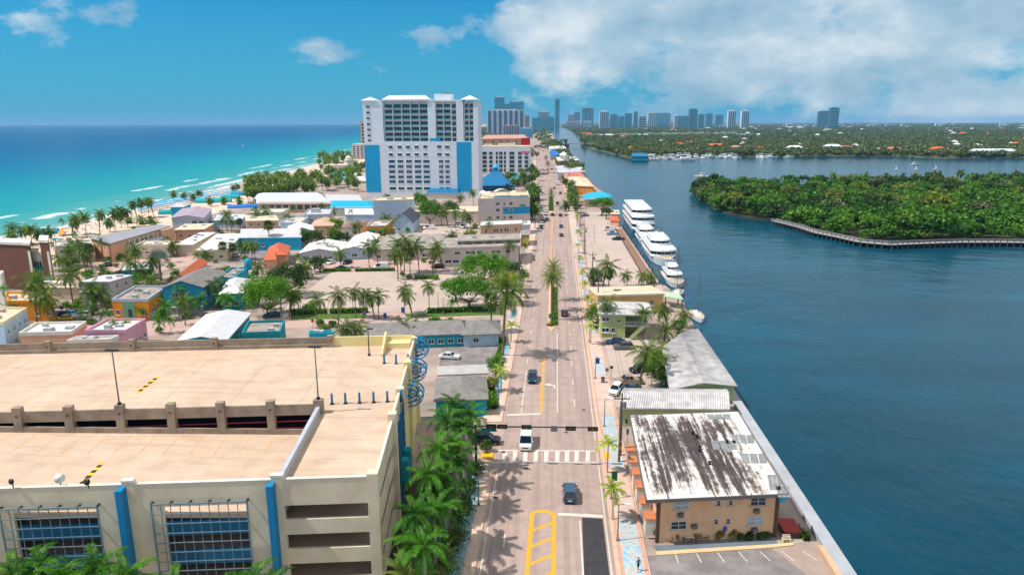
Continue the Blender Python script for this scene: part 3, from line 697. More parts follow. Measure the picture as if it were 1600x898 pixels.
# blue semicircular hoops and climbing lattice on the road side
for k, (v, yy) in enumerate(((45.0, 543), (38.5, 577), (31.5, 614))):
    q = GO + gl(1.4, v); zc = height_at((q.x, q.y), yy); ring = lambda dv, sc: [(*gl(.3 + 2.3 * sc * math.sin(t), v + dv), zc - 1.75 * sc * math.cos(t)) for t in (math.pi * i / 14 for i in range(15))]
    hp = MB(); [hp.tube(ring(dv, sc), .11, 6) for dv in (-.9, .9) for sc in (1, .62)]; hoop = hp.build('blue_hoop', FIN, garage)
    for t in (.12, .3, .5, .7, .88):
        m2 = MB(); a_, b_ = ring(-.9, 1)[int(t * 14)], ring(.9, 1)[int(t * 14)]; m2.bar(a_, b_, .12, .12); [m2.bar((*gl(.3, v + dv), zc), ring(dv, 1)[int(t * 14)], .1, .1) for dv in (-.9, .9)]; m2.build('hoop_bar', FIN, hoop)
for k in range(9):
    v = 15.6 + k * .95; m2 = MB(); m2.bar((*gl(.5, v), 2), (*gl(.5, v), 14.0 - .2 * (k % 3)), .12, .12); m2.build('lattice_upright', SCR, garage)
for k in range(8):
    m2 = MB(); m2.bar((*gl(.55, 15.3), 3 + k * 1.5), (*gl(.55, 23.6), 3 + k * 1.5), .1, .1); m2.build('lattice_rail', SCR, garage)
for k in range(4):
    gbox(.6, 1.5, 16.5 + k * 1.5, 17.8 + k * 1.5, 5.5 - k % 2, 8.3 - k % 2, TEAL, 'screen_panel')
# things that stand on the deck
def bollard(px, py, label):
    p = G(px, py, ZD); t = thing('bollard', label, 'bollard', p, 0, 'blue bollards on the garage deck')
    mb = MB(); mb.lathe([(.16, 0), (.16, 1.45), (.12, 1.54), (.02, 1.58)], 10); mb.build('post', FIN, t, smooth=True)
    mb = MB(); mb.box(-.28, .28, -.28, .28, 0, .05); mb.build('base_plate', BLACK, t)
for k, (x, y) in enumerate(((519, 631), (540, 630), (562, 629.3), (584, 628.4), (605.5, 627.3), (627, 626))): bollard(x, y, f'{ORD[k]} from left of six blue bollards at the edge of the garage turning deck')
for k, (x, y) in enumerate(((600.5, 567.5), (619, 568), (638, 567.5))): bollard(x, y, f'{ORD[k]} from left of three blue bollards by the yellow stair head')
def deck_lamp(u, v, z0, hh, label, two=False):
    b = GO + gl(u, v); t = thing('deck_lamp', label, 'lamp post', (b.x, b.y, z0), 0, 'lamp posts on the garage')
    mb = MB(); mb.tube([(0, 0, 0), (0, 0, hh)], [.11, .07], 8); mb.build('pole', GREYM if two else BLACK, t)
    mb = MB(); mb.lathe([(.24, 0), (.24, .3), (.12, .36)], 10); mb.build('base', BLACK, t)
    for s_ in ((-1, 1) if two else (1,)):
        mb = MB(); mb.box(.05 if s_ > 0 else -.85, .85 if s_ > 0 else -.05, -.16, .16, hh - .12, hh + .03); mb.build('lamp_head', BLACK, t)
deck_lamp(-35.5, MID, ZT + .75, 7.4, 'tall twin-head lamp on a divider post left of the six blue bollards', True)
deck_lamp(BAY, MID, ZT + .75, 7.2, 'tall lamp on the end post above the six blue bollards', True)
deck_lamp(-7.0, 43.0, ZD, 4.6, 'short black lamp beside the yellow stair head')
# rooftop antennas and lights by the front parapet
for k, (px, py, r_, mt, lb) in enumerate(((92, 747, .5, WHITE, 'white satellite dish on a stand behind the front garage parapet'), (136, 752.5, .36, BLACK, 'round black floodlight next to the hazard stripe on the front parapet'), (18, 752, .3, BLACK, 'small round floodlight at the far left of the front parapet'))):
    p = GY(px, py, (G(px, py, ZT + .8)).y); b = (p.x, p.y + .1, ZT + .05 if k else ZD - .3)
    t = thing('satellite_dish' if k == 0 else 'floodlight', lb, 'dish' if k == 0 else 'floodlight', b)
    dz_ = p.z - b[2]
    mb = MB(); mb.tube([(0, 0, 0), (0, 0, dz_)], .06, 6); mb.build('stand', BLACK, t)
    mb = MB(); mb.lathe([(.02, 0), (r_ * .6, .04), (r_, .13), (r_ * 1.02, .15)], 16); o = mb.build('dish' if k == 0 else 'lamp_drum', mt, t, (0, 0, dz_), smooth=True); o.rotation_euler = (R(75), 0, R(35 if k == 0 else 0))
    mb = MB(); mb.tube([(0, 0, .05), (0, 0, .5)], .04, 6); o2 = mb.build('feed_horn' if k == 0 else 'lens', GREYM, o)
JOINT = M('deck_joint', (176, 152, 130), .9, .2, 1)
for k in range(8): gline(-80 + k * 9.5, MID + .6, -80 + k * 9.5, DEPTH - .8, ZD + .004, ZD + .004, .07, JOINT, 'deck_joint')
for v in (6.5, 12.5, 18): gline(BAY + .6, v, -.6, v, ZD + .004, ZD + .004, .07, JOINT, 'deck_joint')
# ------------------------------------------------------------------ waterfront side
# tan two-storey motel with the weathered white roof
hm = 6.2
A, B = G(1029, 847), G(1207, 838); C_ = (28.3, 104.3); D_ = (12.7, 102.2)
b = Bld('motel', 'tan two-storey motel with black-streaked white flat roof beside the sea wall', 'motel', A, B, C_, D_, hm)
TANM = M('motel_tan_stucco', (232, 188, 148), .88, .1, .5, tint=(218, 172, 130), bump=.15, big=.1)
b.wall(TANM)
def streakroof():
    global nt
    m = bpy.data.materials.new('streaked_roof'); m.use_nodes = True; nt = m.node_tree; s = nt.nodes['Principled BSDF']
    geo = N('ShaderNodeNewGeometry'); p = geo.outputs['Position']
    st = noise(p, 1.0, 6, .65, (0, 0, 0), (1.9, .07, 1)); pa = noise(p, .16, 5, .6, (2, 4, 0), (1.1, .8, 1)); fi = noise(p, 1.6, 5, .7, (2, 4, 0), (1, .5, 1))
    sp_ = N('ShaderNodeSeparateXYZ'); Lk(p, sp_.inputs[0])
    # the algae has grown over the middle of the roof, the rim was recoated
    ex = mth('DIVIDE', mth('ABSOLUTE', mth('SUBTRACT', sp_.outputs[0], 19.5)), 8.5); ey = mth('DIVIDE', mth('ABSOLUTE', mth('SUBTRACT', sp_.outputs[1], 91)), 13.0)
    rim = mth('MAXIMUM', ex, ey); rim = mth('MULTIPLY', mth('POWER', rim, 3.0), -.16)
    f = mth('ADD', mth('ADD', mth('MULTIPLY', st, .62), mth('MULTIPLY', pa, .26)), mth('ADD', mth('MULTIPLY', fi, .30), rim))
    col = ramp(f, [(.46, lin((222, 214, 206))), (.52, lin((178, 166, 156))), (.555, lin((92, 80, 76))), (.64, lin((64, 54, 50)))])
    Lk(col, s.inputs['Base Color']); s.inputs['Roughness'].default_value = .9; return m
STREAK = streakroof()
b.P, P0 = [Vector(p[:2]) - b.c for p in (G(1010, 782, hm + .3), G(1232, 772, hm + .3), Vector((29.1, 105.6, 0)), Vector((11.9, 103.2, 0)))], b.P
r = b.flat(STREAK, 0, .3); mb = MB()
for k in range(4):
    p, q = b.P[k], b.P[(k + 1) % 4]; mb.bar((*p, hm + .2), (*q, hm + .2), .12, .46)
mb.build('roof_edge', M('grey_fascia', (120, 112, 108), .8, .15, 1), r)
NEWP = M('roof_patch', (146, 148, 146), .8, .15, .6, tint=(118, 118, 116))
for (x0, y0, x1, y1) in ((1107, 644, 1143, 652), (1114, 685, 1152, 699), (1145, 676, 1180, 689), (1160, 705, 1200, 720), (1203, 738, 1222, 762), (1216, 756, 1236, 773)):
    q = [G(*p, hm + .61) for p in ((x0, y1), (x1, y1), (x1 - 2, y0), (x0 - 4, y0))]
    for k in range(3):
        a0 = q[0].lerp(q[1], k / 3 + .02), q[0].lerp(q[1], (k + 1) / 3 - .02), q[3].lerp(q[2], (k + 1) / 3 - .02), q[3].lerp(q[2], k / 3 + .02)
        mb = MB(); mb.prism([(p.x - b.c.x, p.y - b.c.y) for p in a0], hm + .3, hm + .34); mb.build('roof_panel', NEWP, r)
for px, py in ((1083, 676), (1089, 682), (1093, 703), (1094, 699), (1109, 723), (1136, 690)):
    p = G(px, py, hm + .5); mb = MB(); mb.lathe([(.16, 0), (.16, .35), (.26, .36), (.26, .45), (.05, .5)], 9); mb.build('roof_vent', BLACK, r, (p.x - b.c.x, p.y - b.c.y, hm + .3))
b.P = P0
a, bb, Ln, ang = b.face(0)
def motel_win(t, z, w_, h_, g):
    p = a + (bb - a) * t; wo = MB(); tt = .055
    for q in ((-w_ / 2, w_ / 2, 0, tt), (-w_ / 2, w_ / 2, h_ - tt, h_), (-w_ / 2, -w_ / 2 + tt, tt, h_ - tt), (w_ / 2 - tt, w_ / 2, tt, h_ - tt)): wo.box(q[0], q[1], -.1, .02, q[2], q[3])
    if w_ > 1.2: wo.box(-tt / 2, tt / 2, -.09, .02, tt, h_ - tt)
    o = wo.build('window', WHITE, b.root, (p.x, p.y, z), ang)
    for k in range(2 if w_ > 1.2 else 1):
        n_ = 2 if w_ > 1.2 else 1; x0 = -w_ / 2 + tt + k * (w_ / 2); m2 = MB(); m2.box(x0, x0 + (w_ - 2 * tt) / n_ - .02, -.03, .01, tt, h_ - tt); m2.build('pane', g, o)
        m2 = MB(); m2.box(x0, x0 + (w_ - 2 * tt) / n_ - .02, -.06, -.035, h_ * .5, h_ * .54); m2.build('sash_bar', WHITE, o)
    m2 = MB(); m2.box(-w_ / 2 - .1, w_ / 2 + .1, -.22, 0, -.1, 0); m2.build('sill', TANM, o)
CURT = M('curtained_glass', (168, 178, 184), .25, .15, 1.5, spec=.6)
for t, z, w_, h_, g in ((.175, 4.45, 2.0, 1.15, CURT), (.165, 1.75, 2.0, 1.1, GLASS), (.50, 4.7, .55, .75, GLASS), (.605, 4.7, .55, .75, GLASS), (.49, 2.15, .55, .75, GLASS), (.595, 2.15, .55, .75, GLASS), (.845, 4.5, 2.0, 1.15, GLASS), (.835, 1.85, 2.0, 1.1, CURT)): motel_win(t, z, w_, h_, g)
for t, z in ((.175, 3.55), (.835, 3.6), (.83, .95), (.3, 1.9)):
    p = a + (bb - a) * t; mb = MB(); mb.box(-.33, .33, -.5, -.05, 0, .45); mb.box(-.38, .38, -.06, .02, -.05, .5)
    for k in range(4): mb.box(-.28, .28, -.52, -.5, .06 + k * .09, .1 + k * .09)
    mb.build('air_conditioner', GREYM, b.root, (p.x, p.y, z), ang)
b.on(0, -.028, .0, 0, hm, -.25, .12, BROWN, 'corner_post'); b.on(0, 1.0, 1.03, 0, hm, -.25, .12, BROWN, 'corner_post')
SIGNB = M('blue_sign', (40, 100, 180), .6, .1); b.on(0, .555, .59, 1.2, 1.8, .02, .06, SIGNB, 'wall_sign')
# balconies and terracotta planters along the street side
AW = M('terracotta_paint', (206, 128, 88), .85, .15, 1.2)
for k, v in enumerate((.1, .26, .44, .6, .76, .92)):
    p = P0[0] + (P0[3] - P0[0]) * v + b.c
    mb = MB(); mb.box(-1.45, -.1, -.9, .9, 0, 2.35); mb.build('entry_porch', OFFWHITE, b.root, (p.x - b.c.x, p.y - b.c.y, -.05))
    mb = MB(); mb.box(-1.6, -.12, -1.0, 1.0, 2.32, 2.45); mb.build('porch_roof', AW, b.root, (p.x - b.c.x, p.y - b.c.y, -.05))
b.windows(3, (.12, .3, .48, .66, .84), (3.9,), 1.3, 1.2); b.windows(1, (.2, .4, .6, .8), (1.2, 4.1), 1.4, 1.2)
# apron in front of the motel with chairs, tables and pots
sheet('terrace', [tuple(G(*p)[:2]) for p in ((1020, 852), (1214, 842), (1216, 852), (1030, 866))], .01, M('terrace_paint', (112, 124, 132), .8, .15, .6))
sheet('terrace', [tuple(G(*p)[:2]) for p in ((1214, 842), (1242, 832), (1262, 846), (1216, 852))], .012, CONC)
mb = MB(); q = [tuple(G(*p)[:2]) for p in ((1024, 862), (1205, 851), (1240, 848), (1240, 852), (1206, 856), (1026, 868))]; mb.prism(q, 0, .14); struct('car_park_kerb', mb, M('kerb_cream', (226, 190, 146), .9, .12, .8))
def chair(px, py, rz, label):
    p = G(px, py); t = thing('patio_chair', label, 'chair', (p.x, p.y, .01), rz, 'wooden chairs in front of the tan motel')
    Wd = M('chair_wood', (156, 108, 72), .8, .15, 3)
    mb = MB(); mb.box(-.3, .3, -.3, .3, .4, .46); mb.build('seat', Wd, t); mb = MB(); mb.box(-.3, .3, .26, .32, .46, 1.0); mb.build('backrest', Wd, t)
    for x in (-.26, .26):
        for y_ in (-.26, .26): mb = MB(); mb.box(x - .035, x + .035, y_ - .035, y_ + .035, 0, .4); mb.build('leg', Wd, t)
        mb = MB(); mb.box(x - .04, x + .04, -.28, .28, .62, .67); mb.build('armrest', Wd, t)
for k, (x, y) in enumerate(((1047, 846), (1058, 844), (1070, 846), (1084, 846.5), (1092, 844), (1103, 843))): chair(x, y, random.uniform(-.6, .6) + (3.14 if k % 3 == 1 else 0), f'{ORD[k]} wooden patio chair from left against the tan motel wall')
p = G(1077, 845); t = thing('patio_table', 'small pale square patio table among the wooden chairs', 'table', (p.x, p.y, .01)); mb = MB(); mb.box(-.55, .55, -.4, .4, .7, .75); mb.build('table_top', OFFWHITE, t)
for x in (-.48, .48):
    for y_ in (-.33, .33): mb = MB(); mb.box(x - .03, x + .03, y_ - .03, y_ + .03, 0, .7); mb.build('leg', OFFWHITE, t)
# rear terrace with red table, stair and lounge
p = G(1224, 815); t = thing('garden_table', 'red garden table behind the tan motel by the sea wall', 'table', (30.2, 82.5, .01)); mb = MB(); mb.box(-1.1, 1.1, -1.6, 1.6, .8, .92); mb.build('table_top', M('red_paint', (172, 58, 50), .7, .15, 2), t); mb = MB(); mb.box(-.9, .9, -1.4, 1.4, 0, .8); mb.build('table_base', BROWN, t)
t = thing('garden_bench', 'pale wooden bench at the right corner of the tan motel', 'bench', (29.2, 80.2, .01))
for k in range(4): mb = MB(); mb.box(-.5, .5, -.25 + k * .14, -.14 + k * .14, .42 + .12 * k, .48 + .12 * k); mb.build('slat', CREAM, t)
for x in (-.45, .45): mb = MB(); mb.box(x - .05, x + .05, -.3, .3, 0, .42); mb.build('leg', CREAM, t)
t = thing('beach_parasol', 'folded-out blue parasol behind the tan motel', 'parasol', (29.9, 87.5, .01)); mb = MB(); mb.tube([(0, 0, 0), (0, 0, 2.3)], .05, 6); mb.build('pole', OFFWHITE, t); mb = MB(); mb.lathe([(1.5, 2.0), (.8, 2.35), (.05, 2.6)], 8); mb.build('canopy', TURQ, t)
mb = MB(); mb.prism([(32.4, 60), (33.1, 60), (33.1, 78.5), (32.4, 78.5)], 0, .75); o = mb.build('garden_wall', TAN); tag(o, 'low tan wall along the sea wall beside the motel car park', 'wall')
# white barrel-tile L-shaped building by the water
ROOFBT = M('white_barrel_tile', (214, 208, 204), .85, .14, .5, tint=(170, 164, 160), big=.35)
def ribs(parent, a, b, c, d, n_, mat, rr=.14):
    """rows of barrel tiles from eave line a-b up to ridge line d-c, one joined part"""
    mb = MB()
    for k in range(n_):
        t_ = (k + .5) / n_; p = a.lerp(b, t_); q = d.lerp(c, t_); ax = (b - a).normalized()
        nn = ax.cross((q - p).normalized()).normalized(); nn = nn if nn.z > 0 else -nn
        vs = []
        for e in (p, q):
            for j in range(5):
                th = math.pi * j / 4; vs.append(e + ax * (rr * math.cos(th)) + nn * (rr * math.sin(th) + .005))
        mb.add(vs, [(j, j + 1, 6 + j, 5 + j) for j in range(4)])
    o = mb.build('barrel_tiles', mat, parent); o['kind'] = 'stuff'; return o
he = 3.6
A, B, C_ = G(972, 635, he), G(1136, 637, he), G(1132, 609, he)
b = Bld('tiled_house', 'white barrel-tile roofed wing facing the tan motel', 'house', A, B, C_, h=he)
b.off0 = b.P; b.wall(GREENW); r = b.gable(ROOFBT, 1.2, .5, 'x', 0, GREENW)
o4 = b.off(.5); zE, zR = he - .1, he + 1.2; m1, m2_ = (o4[0] + o4[3]) / 2, (o4[1] + o4[2]) / 2
V3 = lambda p, z: Vector((p.x, p.y, z))
ribs(r, V3(o4[0], zE), V3(o4[1], zE), V3(m2_, zR), V3(m1, zR), 48, ROOFBT); ribs(r, V3(o4[3], zE), V3(o4[2], zE), V3(m2_, zR), V3(m1, zR), 48, ROOFBT)
b.windows(0, (.12, .3, .62, .85), (1.0,), 1.4, 1.2); b.windows(3, (.5,), (1.0,), 1.2, 1.2)
b = Bld('tiled_house', 'long white barrel-tile roof running back along the water', 'house', G(1050, 606, he), (33.4, 125.0), (33.4, 160.5), G(1038, 543, he), he)
b.wall(GREENW); r = b.gable(ROOFBT, .95, .5, 'y', 0, GREENW)
o4 = b.off(.5); m1, m2_ = (o4[0] + o4[1]) / 2, (o4[3] + o4[2]) / 2
ribs(r, V3(o4[0], zE), V3(o4[3], zE), V3(m2_, he + .95), V3(m1, he + .95), 62, ROOFBT); ribs(r, V3(o4[1], zE), V3(o4[2], zE), V3(m2_, he + .95), V3(m1, he + .95), 62, ROOFBT)
b.windows(3, (.2, .4, .6, .8), (1.0,), 1.4, 1.2)
# green motel with outside stair
hg = 6.1
A, B, C_ = G(940, 489, hg), G(1016, 491, hg), G(1005, 472, hg)
b = Bld('green_motel', 'pale green two-storey motel with outside stair and white tile roof', 'motel', A, B, C_, h=hg)
AB = b.P[1] - b.P[0]; mb = MB(); q = b.P
f6 = q[0] + AB * .5; f62 = q[3] + (q[2] - q[3]) * .5
mb.prism([q[0], f6, f62, q[3]], -.3, hg); mb.build('wall', GREENW, b.root)
mb = MB(); k6 = f6 + (f62 - f6) * .45; k62 = q[1] + (q[2] - q[1]) * .45; mb.prism([k6, k62, q[2], f62], -.3, hg - .01); mb.build('rear_wall', GREENW, b.root)
mb = MB(); mb.prism([f6, q[1], k62, k6], 2.9, 3.15); mb.build('gallery_floor', OFFWHITE, b.root)
a0, e0 = Vector((*f6, 0)), Vector((*q[1], 0))
for k in range(9):
    p = a0.lerp(e0, k / 8); mb = MB(); mb.bar((p.x, p.y, 3.15), (p.x, p.y, 4.1), .06, .06); mb.build('rail_post', OFFWHITE, b.root)
mb = MB(); mb.bar((a0.x, a0.y, 4.1), (e0.x, e0.y, 4.1), .08, .08); mb.build('handrail', OFFWHITE, b.root)
n_ = Vector((AB.y, -AB.x, 0)).normalized()
for k in range(12):
    p = a0.lerp(e0, .25 + .045 * k) + n_ * .7; mb = MB(); mb.box(-.16, .2, -.6, .6, .25 * k, .25 * k + .2); mb.build('stair_step', CONC, b.root, p, math.atan2(AB.y, AB.x))
p, p2 = a0.lerp(e0, .22) + n_ * 1.35, a0.lerp(e0, .76) + n_ * 1.35
mb = MB(); mb.bar((p.x, p.y, .5), (p2.x, p2.y, 3.6), .12, .8); mb.build('stair_wall', GREENW, b.root)
r = b.gable(ROOFBT, 1.1, .7, 'x', .0, GREENW); o4 = b.off(.7); zE, zR = hg - .13, hg + 1.1; m1, m2_ = (o4[0] + o4[3]) / 2, (o4[1] + o4[2]) / 2
ribs(r, V3(o4[0], zE), V3(o4[1], zE), V3(m2_, zR), V3(m1, zR), 46, ROOFBT)
b.windows(0, (.09,), (1.3, 4.0), 1.9, 1.2); b.windows(0, (.25,), (1.2,), 1.0, 1.3); b.windows(0, (.36,), (3.9,), .7, .7, bars=0)
b.windows(3, (.3, .7), (1.2, 4.0), 1.3, 1.1)
# tan flat-roofed block behind
b = Bld('tan_block', 'tan flat-roofed block with cream roof behind the green motel', 'building', *px3((935, 463), (1037, 460), (1017, 448), 5.2), h=5.2)
b.wall(M('ochre_stucco', (222, 176, 112), .85, .1, .5, big=.1)); b.flat(ROOFC, .15, .3, edge=OFFWHITE); b.windows(0, (.82,), (2.2,), 1.2, 1.6); b.windows(3, (.3, .7), (1.5,), 1.2, 1.2); b.on_roof([(.35, .5, 1.2, 1, .6), (.42, .55, .7, .7, .5)], GREYM)
b = Bld('dock_shelter', 'flat pale green roofed dock shelter over the water behind the palms', 'shelter', *px3((1040, 464), (1066, 468), (1060, 460), 3), h=3)
b.flat(M('pale_green_roof', (180, 206, 172), .8, .1, .5), .2, .25)
for q in b.P: mb = MB(); mb.box(-.15, .15, -.15, .15, -3, 3); mb.build('pile', BROWN, b.root, (*q, 0))
# restaurants and shops further along the water
URN = random.Random(99); UNITM = M('roof_unit_paint', (186, 186, 184), .7, .15, 1)
def simple(name, label, cat, a, b_, c, h, wall, roof, kind='flat', rise=1.5, along='x', hip=0, over=.3, wins=None, par=None, group=None, edge=None, units=None):
    B_ = Bld(name, label, cat, *px3(a, b_, c, h), h=h, group=group)
    if wall: B_.wall(wall)
    if kind == 'flat': B_.flat(roof, over, .3, par=par, edge=edge)
    else: B_.gable(roof, rise, over, along, hip, wall)
    for wn in (wins or []): B_.windows(*wn[:5], **(wn[5] if len(wn) > 5 else {}))
    if units is None and kind == 'flat' and h < 9 and wall: units = [(URN.uniform(.15, .85), URN.uniform(.2, .8), URN.uniform(.9, 1.8), URN.uniform(.8, 1.4), URN.uniform(.5, 1.0)) for _ in range(URN.randint(2, 4))]
    if units: B_.on_roof(units, UNITM)
    return B_
simple('waterfront_restaurant', 'bright blue hip roofed restaurant behind the flat-topped tree', 'restaurant', (914, 311), (955, 310), (952, 302), 5, TAN, ROOFB, 'hip', 2.6, 'x', .3, .8, [(0, (.2, .5, .8), (1.2,), 2, 1.8)])
simple('waterfront_shop', 'orange-walled house with pale tiled roof between palms by the water', 'building', (893, 290), (927, 291), (915, 277), 6, ORNG, ROOFC, 'hip', 2, 'y', .25, .6, [(0, (.25, .6), (1.5, 4), 1.6, 1.3)])
simple('waterfront_shop', 'red roofed house with white walls by the water past the palms', 'building', (884, 278), (913, 276), (908, 269), 6, OFFWHITE, M('dusty_red_tile', (204, 126, 110), .85, .15, 1), 'hip', 2, 'x', .2, .6, [(0, (.3, .7), (1.5,), 1.8, 1.3)])
simple('market_hall', 'wide pale grey flat-roofed hall by the water', 'building', (872, 271), (915, 269), (905, 258), 6, GREYW, M('pale_grey_roof', (196, 192, 196), .85, .1, .2), 'flat', wins=[(0, (.15, .35, .55, .75), (1.5,), 2.4, 2)], par=OFFWHITE)
simple('market_hall', 'long brown-fronted hall with white rooftop units by the water', 'building', (872, 252), (905, 251), (898, 245), 8, M('mauve_brown_stucco', (150, 120, 112), .85, .1, .4), ROOFW, 'flat', wins=[(0, (.1, .25, .4), (1.5,), 2.5, 2.5)], par=OFFWHITE, units=[(.3, .5, 6, 6, 2.5), (.55, .6, 5, 7, 3), (.8, .4, 7, 4, 2)])
simple('boat_store', 'vivid blue curved-roof boat store by the far waterfront', 'building', (860, 243), (876, 242), (872, 236), 6, GREYW, M('cobalt_roof', (20, 110, 190), .5, .1, .4), 'hip', 3, 'y', .2, .3)
simple('boat_store', 'white roofed boat sheds beside the vivid blue roof', 'building', (876, 247), (893, 246), (888, 239), 6, GREYW, ROOFW, 'gable', 2.5, 'y', 0, .3)
simple('boat_store', 'grey and white block near the drawbridge', 'building', (860, 233), (885, 232), (880, 228), 9, OFFWHITE, ROOFW, 'flat', wins=[(0, (.15, .3, .45, .6, .75, .9), (2, 5), 3, 1.8)])
simple('harbour_kiosk', 'small orange and cream kiosk beside the largest yacht', 'kiosk', (955, 335), (967, 335), (966, 329), 3.4, TAN, ROOFC, 'flat', over=.4, wins=[(0, (.5,), (1.2,), 1.6, 1)])
simple('harbour_kiosk', 'terracotta roofed kiosk on the quay by the tree', 'kiosk', (954, 344), (967, 345), (966, 338), 3.2, PEACH, TERRA, 'hip', 1, 'x', .2, .4)
# ------------------------------------------------------------------ the beach town, from the garage back to the hotel
W1 = lambda ts, z, w_=1.4, h_=1.2: (0, ts, z, w_, h_)
S1 = lambda ts, z, w_=1.4, h_=1.2: (1, ts, z, w_, h_)
T3, T4, T5, T6 = (.2, .5, .8), (.14, .38, .62, .86), (.1, .3, .5, .7, .9), (.08, .25, .42, .58, .75, .92)
simple('bungalow', 'low grey hip-roofed bungalow right behind the garage hoops', 'house', (681, 624), (760, 621), (757, 588), 3.4, TURQ, ROOFG, 'hip', 1.5, 'y', .3, .4, [S1(T3, (.9,))])
simple('carport', 'pale flat carport behind the grey bungalow', 'carport', (686, 587), (761, 584), (758, 572), 3.0, None, M('pale_flat_roof', (188, 182, 176), .9, .12, .4), 'flat')
bl = simple('bungalow', 'long low grey-roofed motel with blue walls behind the parking garage', 'motel', (572, 525), (727, 519), (725, 500), 3.3, TURQ, ROOFG, 'hip', 1.6, 'x', .06, .6, [W1((.45, .55, .65, .75, .85, .95), (.8,))])
simple('bungalow', 'grey hip-roofed end wing with pale blue wall by the street corner', 'house', (724, 521), (779, 519), (778, 500), 3.3, PALEB, ROOFG, 'hip', 1.7, 'x', .35, .6, [W1((.35,), (1.0,))])
simple('pool_wall', 'low turquoise wall house with white roof behind the garage wall', 'building', (484, 524), (522, 523), (520, 519), 2.6, TURQ, ROOFW, 'flat', par=TURQ)
simple('teal_house', 'white-roofed long house right behind the garage back wall', 'house', (278, 532), (352, 530), (389, 489), 4.6, TEAL, M('white_shingle', (206, 204, 204), .9, .1, .6, bump=.2), 'gable', 1.0, 'y', 0, .5, [S1(T5, (1.2,))])
simple('teal_house', 'teal flat-roofed block with rooftop court behind the garage wall', 'building', (378, 523), (438, 521), (445, 503), 4.4, TEAL, ROOFT, 'flat', par=TEAL, wins=[W1(T3, (1.2,))])
simple('pink_house', 'pink-walled house with white flat roof behind the garage wall', 'house', (133, 519), (197, 519), (228, 501), 5.0, PINK, ROOFW, 'flat', par=PINK, wins=[S1(T4, (1.3,), 1.2, 1.3)])
simple('white_house', 'peach-walled house with white flat roof left of the pink house', 'house', (30, 523), (112, 521), (135, 505), 4.4, PEACH, ROOFW, 'flat', par=OFFWHITE, wins=[S1(T3, (1.2,))])
simple('white_house', 'low white roof with teal trim poking above the garage wall', 'house', (105, 535), (172, 533), (186, 527), 4.2, PALEB, ROOFW, 'flat', par=OFFWHITE)
simple('white_house', 'cream-roofed pale house at the left edge above the garage wall', 'house', (-62, 503), (5, 507), (42, 484), 7.0, PALEB, ROOFC, 'flat', par=CREAM, wins=[S1(T4, (1.2, 4.2), 1.0, 1.2)])
simple('white_house', 'small white house at the left edge beside the brown brick building', 'house', (-40, 428), (2, 431), (6, 426), 9, OFFWHITE, ROOFW, 'flat', par=OFFWHITE, wins=[S1((.5,), (2, 5.5), 1, 1.4)])
simple('orange_house', 'orange-walled house with cream roof behind the tall palms', 'house', (13, 473), (84, 473), (76, 459), 5.0, ORNG, ROOFC, 'flat', par=ORNG, wins=[W1((.3, .6, .85), (1.4,), 1.1, 1.3)])
bo = simple('orange_house', 'orange house with grey flat roof and teal front panel', 'house', (175, 470), (231, 470), (263, 449), 5.2, ORNG, ROOFT, 'flat', par=GREYW, wins=[W1((.13, .82), (1.3,), 1.1, 1.5), S1(T4, (1.6,), 1.2, 1.3)])
bo.on(0, .28, .62, 0, 5.0, .01, .08, M('sage_paint', (110, 160, 134), .8, .1), 'front_panel'); bo.on(0, .42, .52, .9, 2.9, .08, .14, GLASS, 'door')
bq = simple('blue_house', 'two-storey blue house with grey hip-like gable roof', 'house', (254, 449), (315, 447), (349, 426), 7.0, M('mid_blue_stucco', (56, 168, 202), .8, .08, .5), ROOFG, 'gable', 1.9, 'y', 0, .7, [W1((.3, .5), (4.0,), 1.8, 1.4), S1(T5, (1.4, 4.2), 1.1, 1.2)])
simple('terracotta_house', 'long narrow orange terracotta roof beside the blue house', 'house', (269, 437), (292, 434), (323, 409), 5.0, PEACH, TERRA, 'gable', 1.6, 'y', 0, .4)
bt = simple('turquoise_house', 'turquoise house with flat grey roof and small domed tower', 'house', (338, 436), (366, 436), (388, 420), 5.2, TURQ, ROOFT, 'flat', par=TURQ)
mb = MB(); mb.lathe([(1.2, 0), (1.2, 2.2), (1.1, 2.8), (.7, 3.4), (.1, 3.7)], 12); mb.build('dome_tower', TURQ, bt.root, (bt.P[2].x, bt.P[2].y, 5), smooth=True)
simple('turquoise_house', 'turquoise house under a white hip roof beside the broad green tree', 'house', (345, 458), (378, 456), (388, 436), 5.0, TURQ, ROOFW, 'hip', 1.7, 'y', .25, .6, [W1((.3, .7), (1.2,))])
simple('grey_house', 'pale grey two-storey house with gable roof between the palms', 'house', (127, 441), (171, 441), (206, 431), 6.2, GREYW, M('pale_gable_roof', (206, 202, 204), .85, .1, .5), 'flat', over=.3, wins=[W1((.2, .8), (3.6,)), S1((.3, .7), (1.2, 3.8), 1, 1.5)])
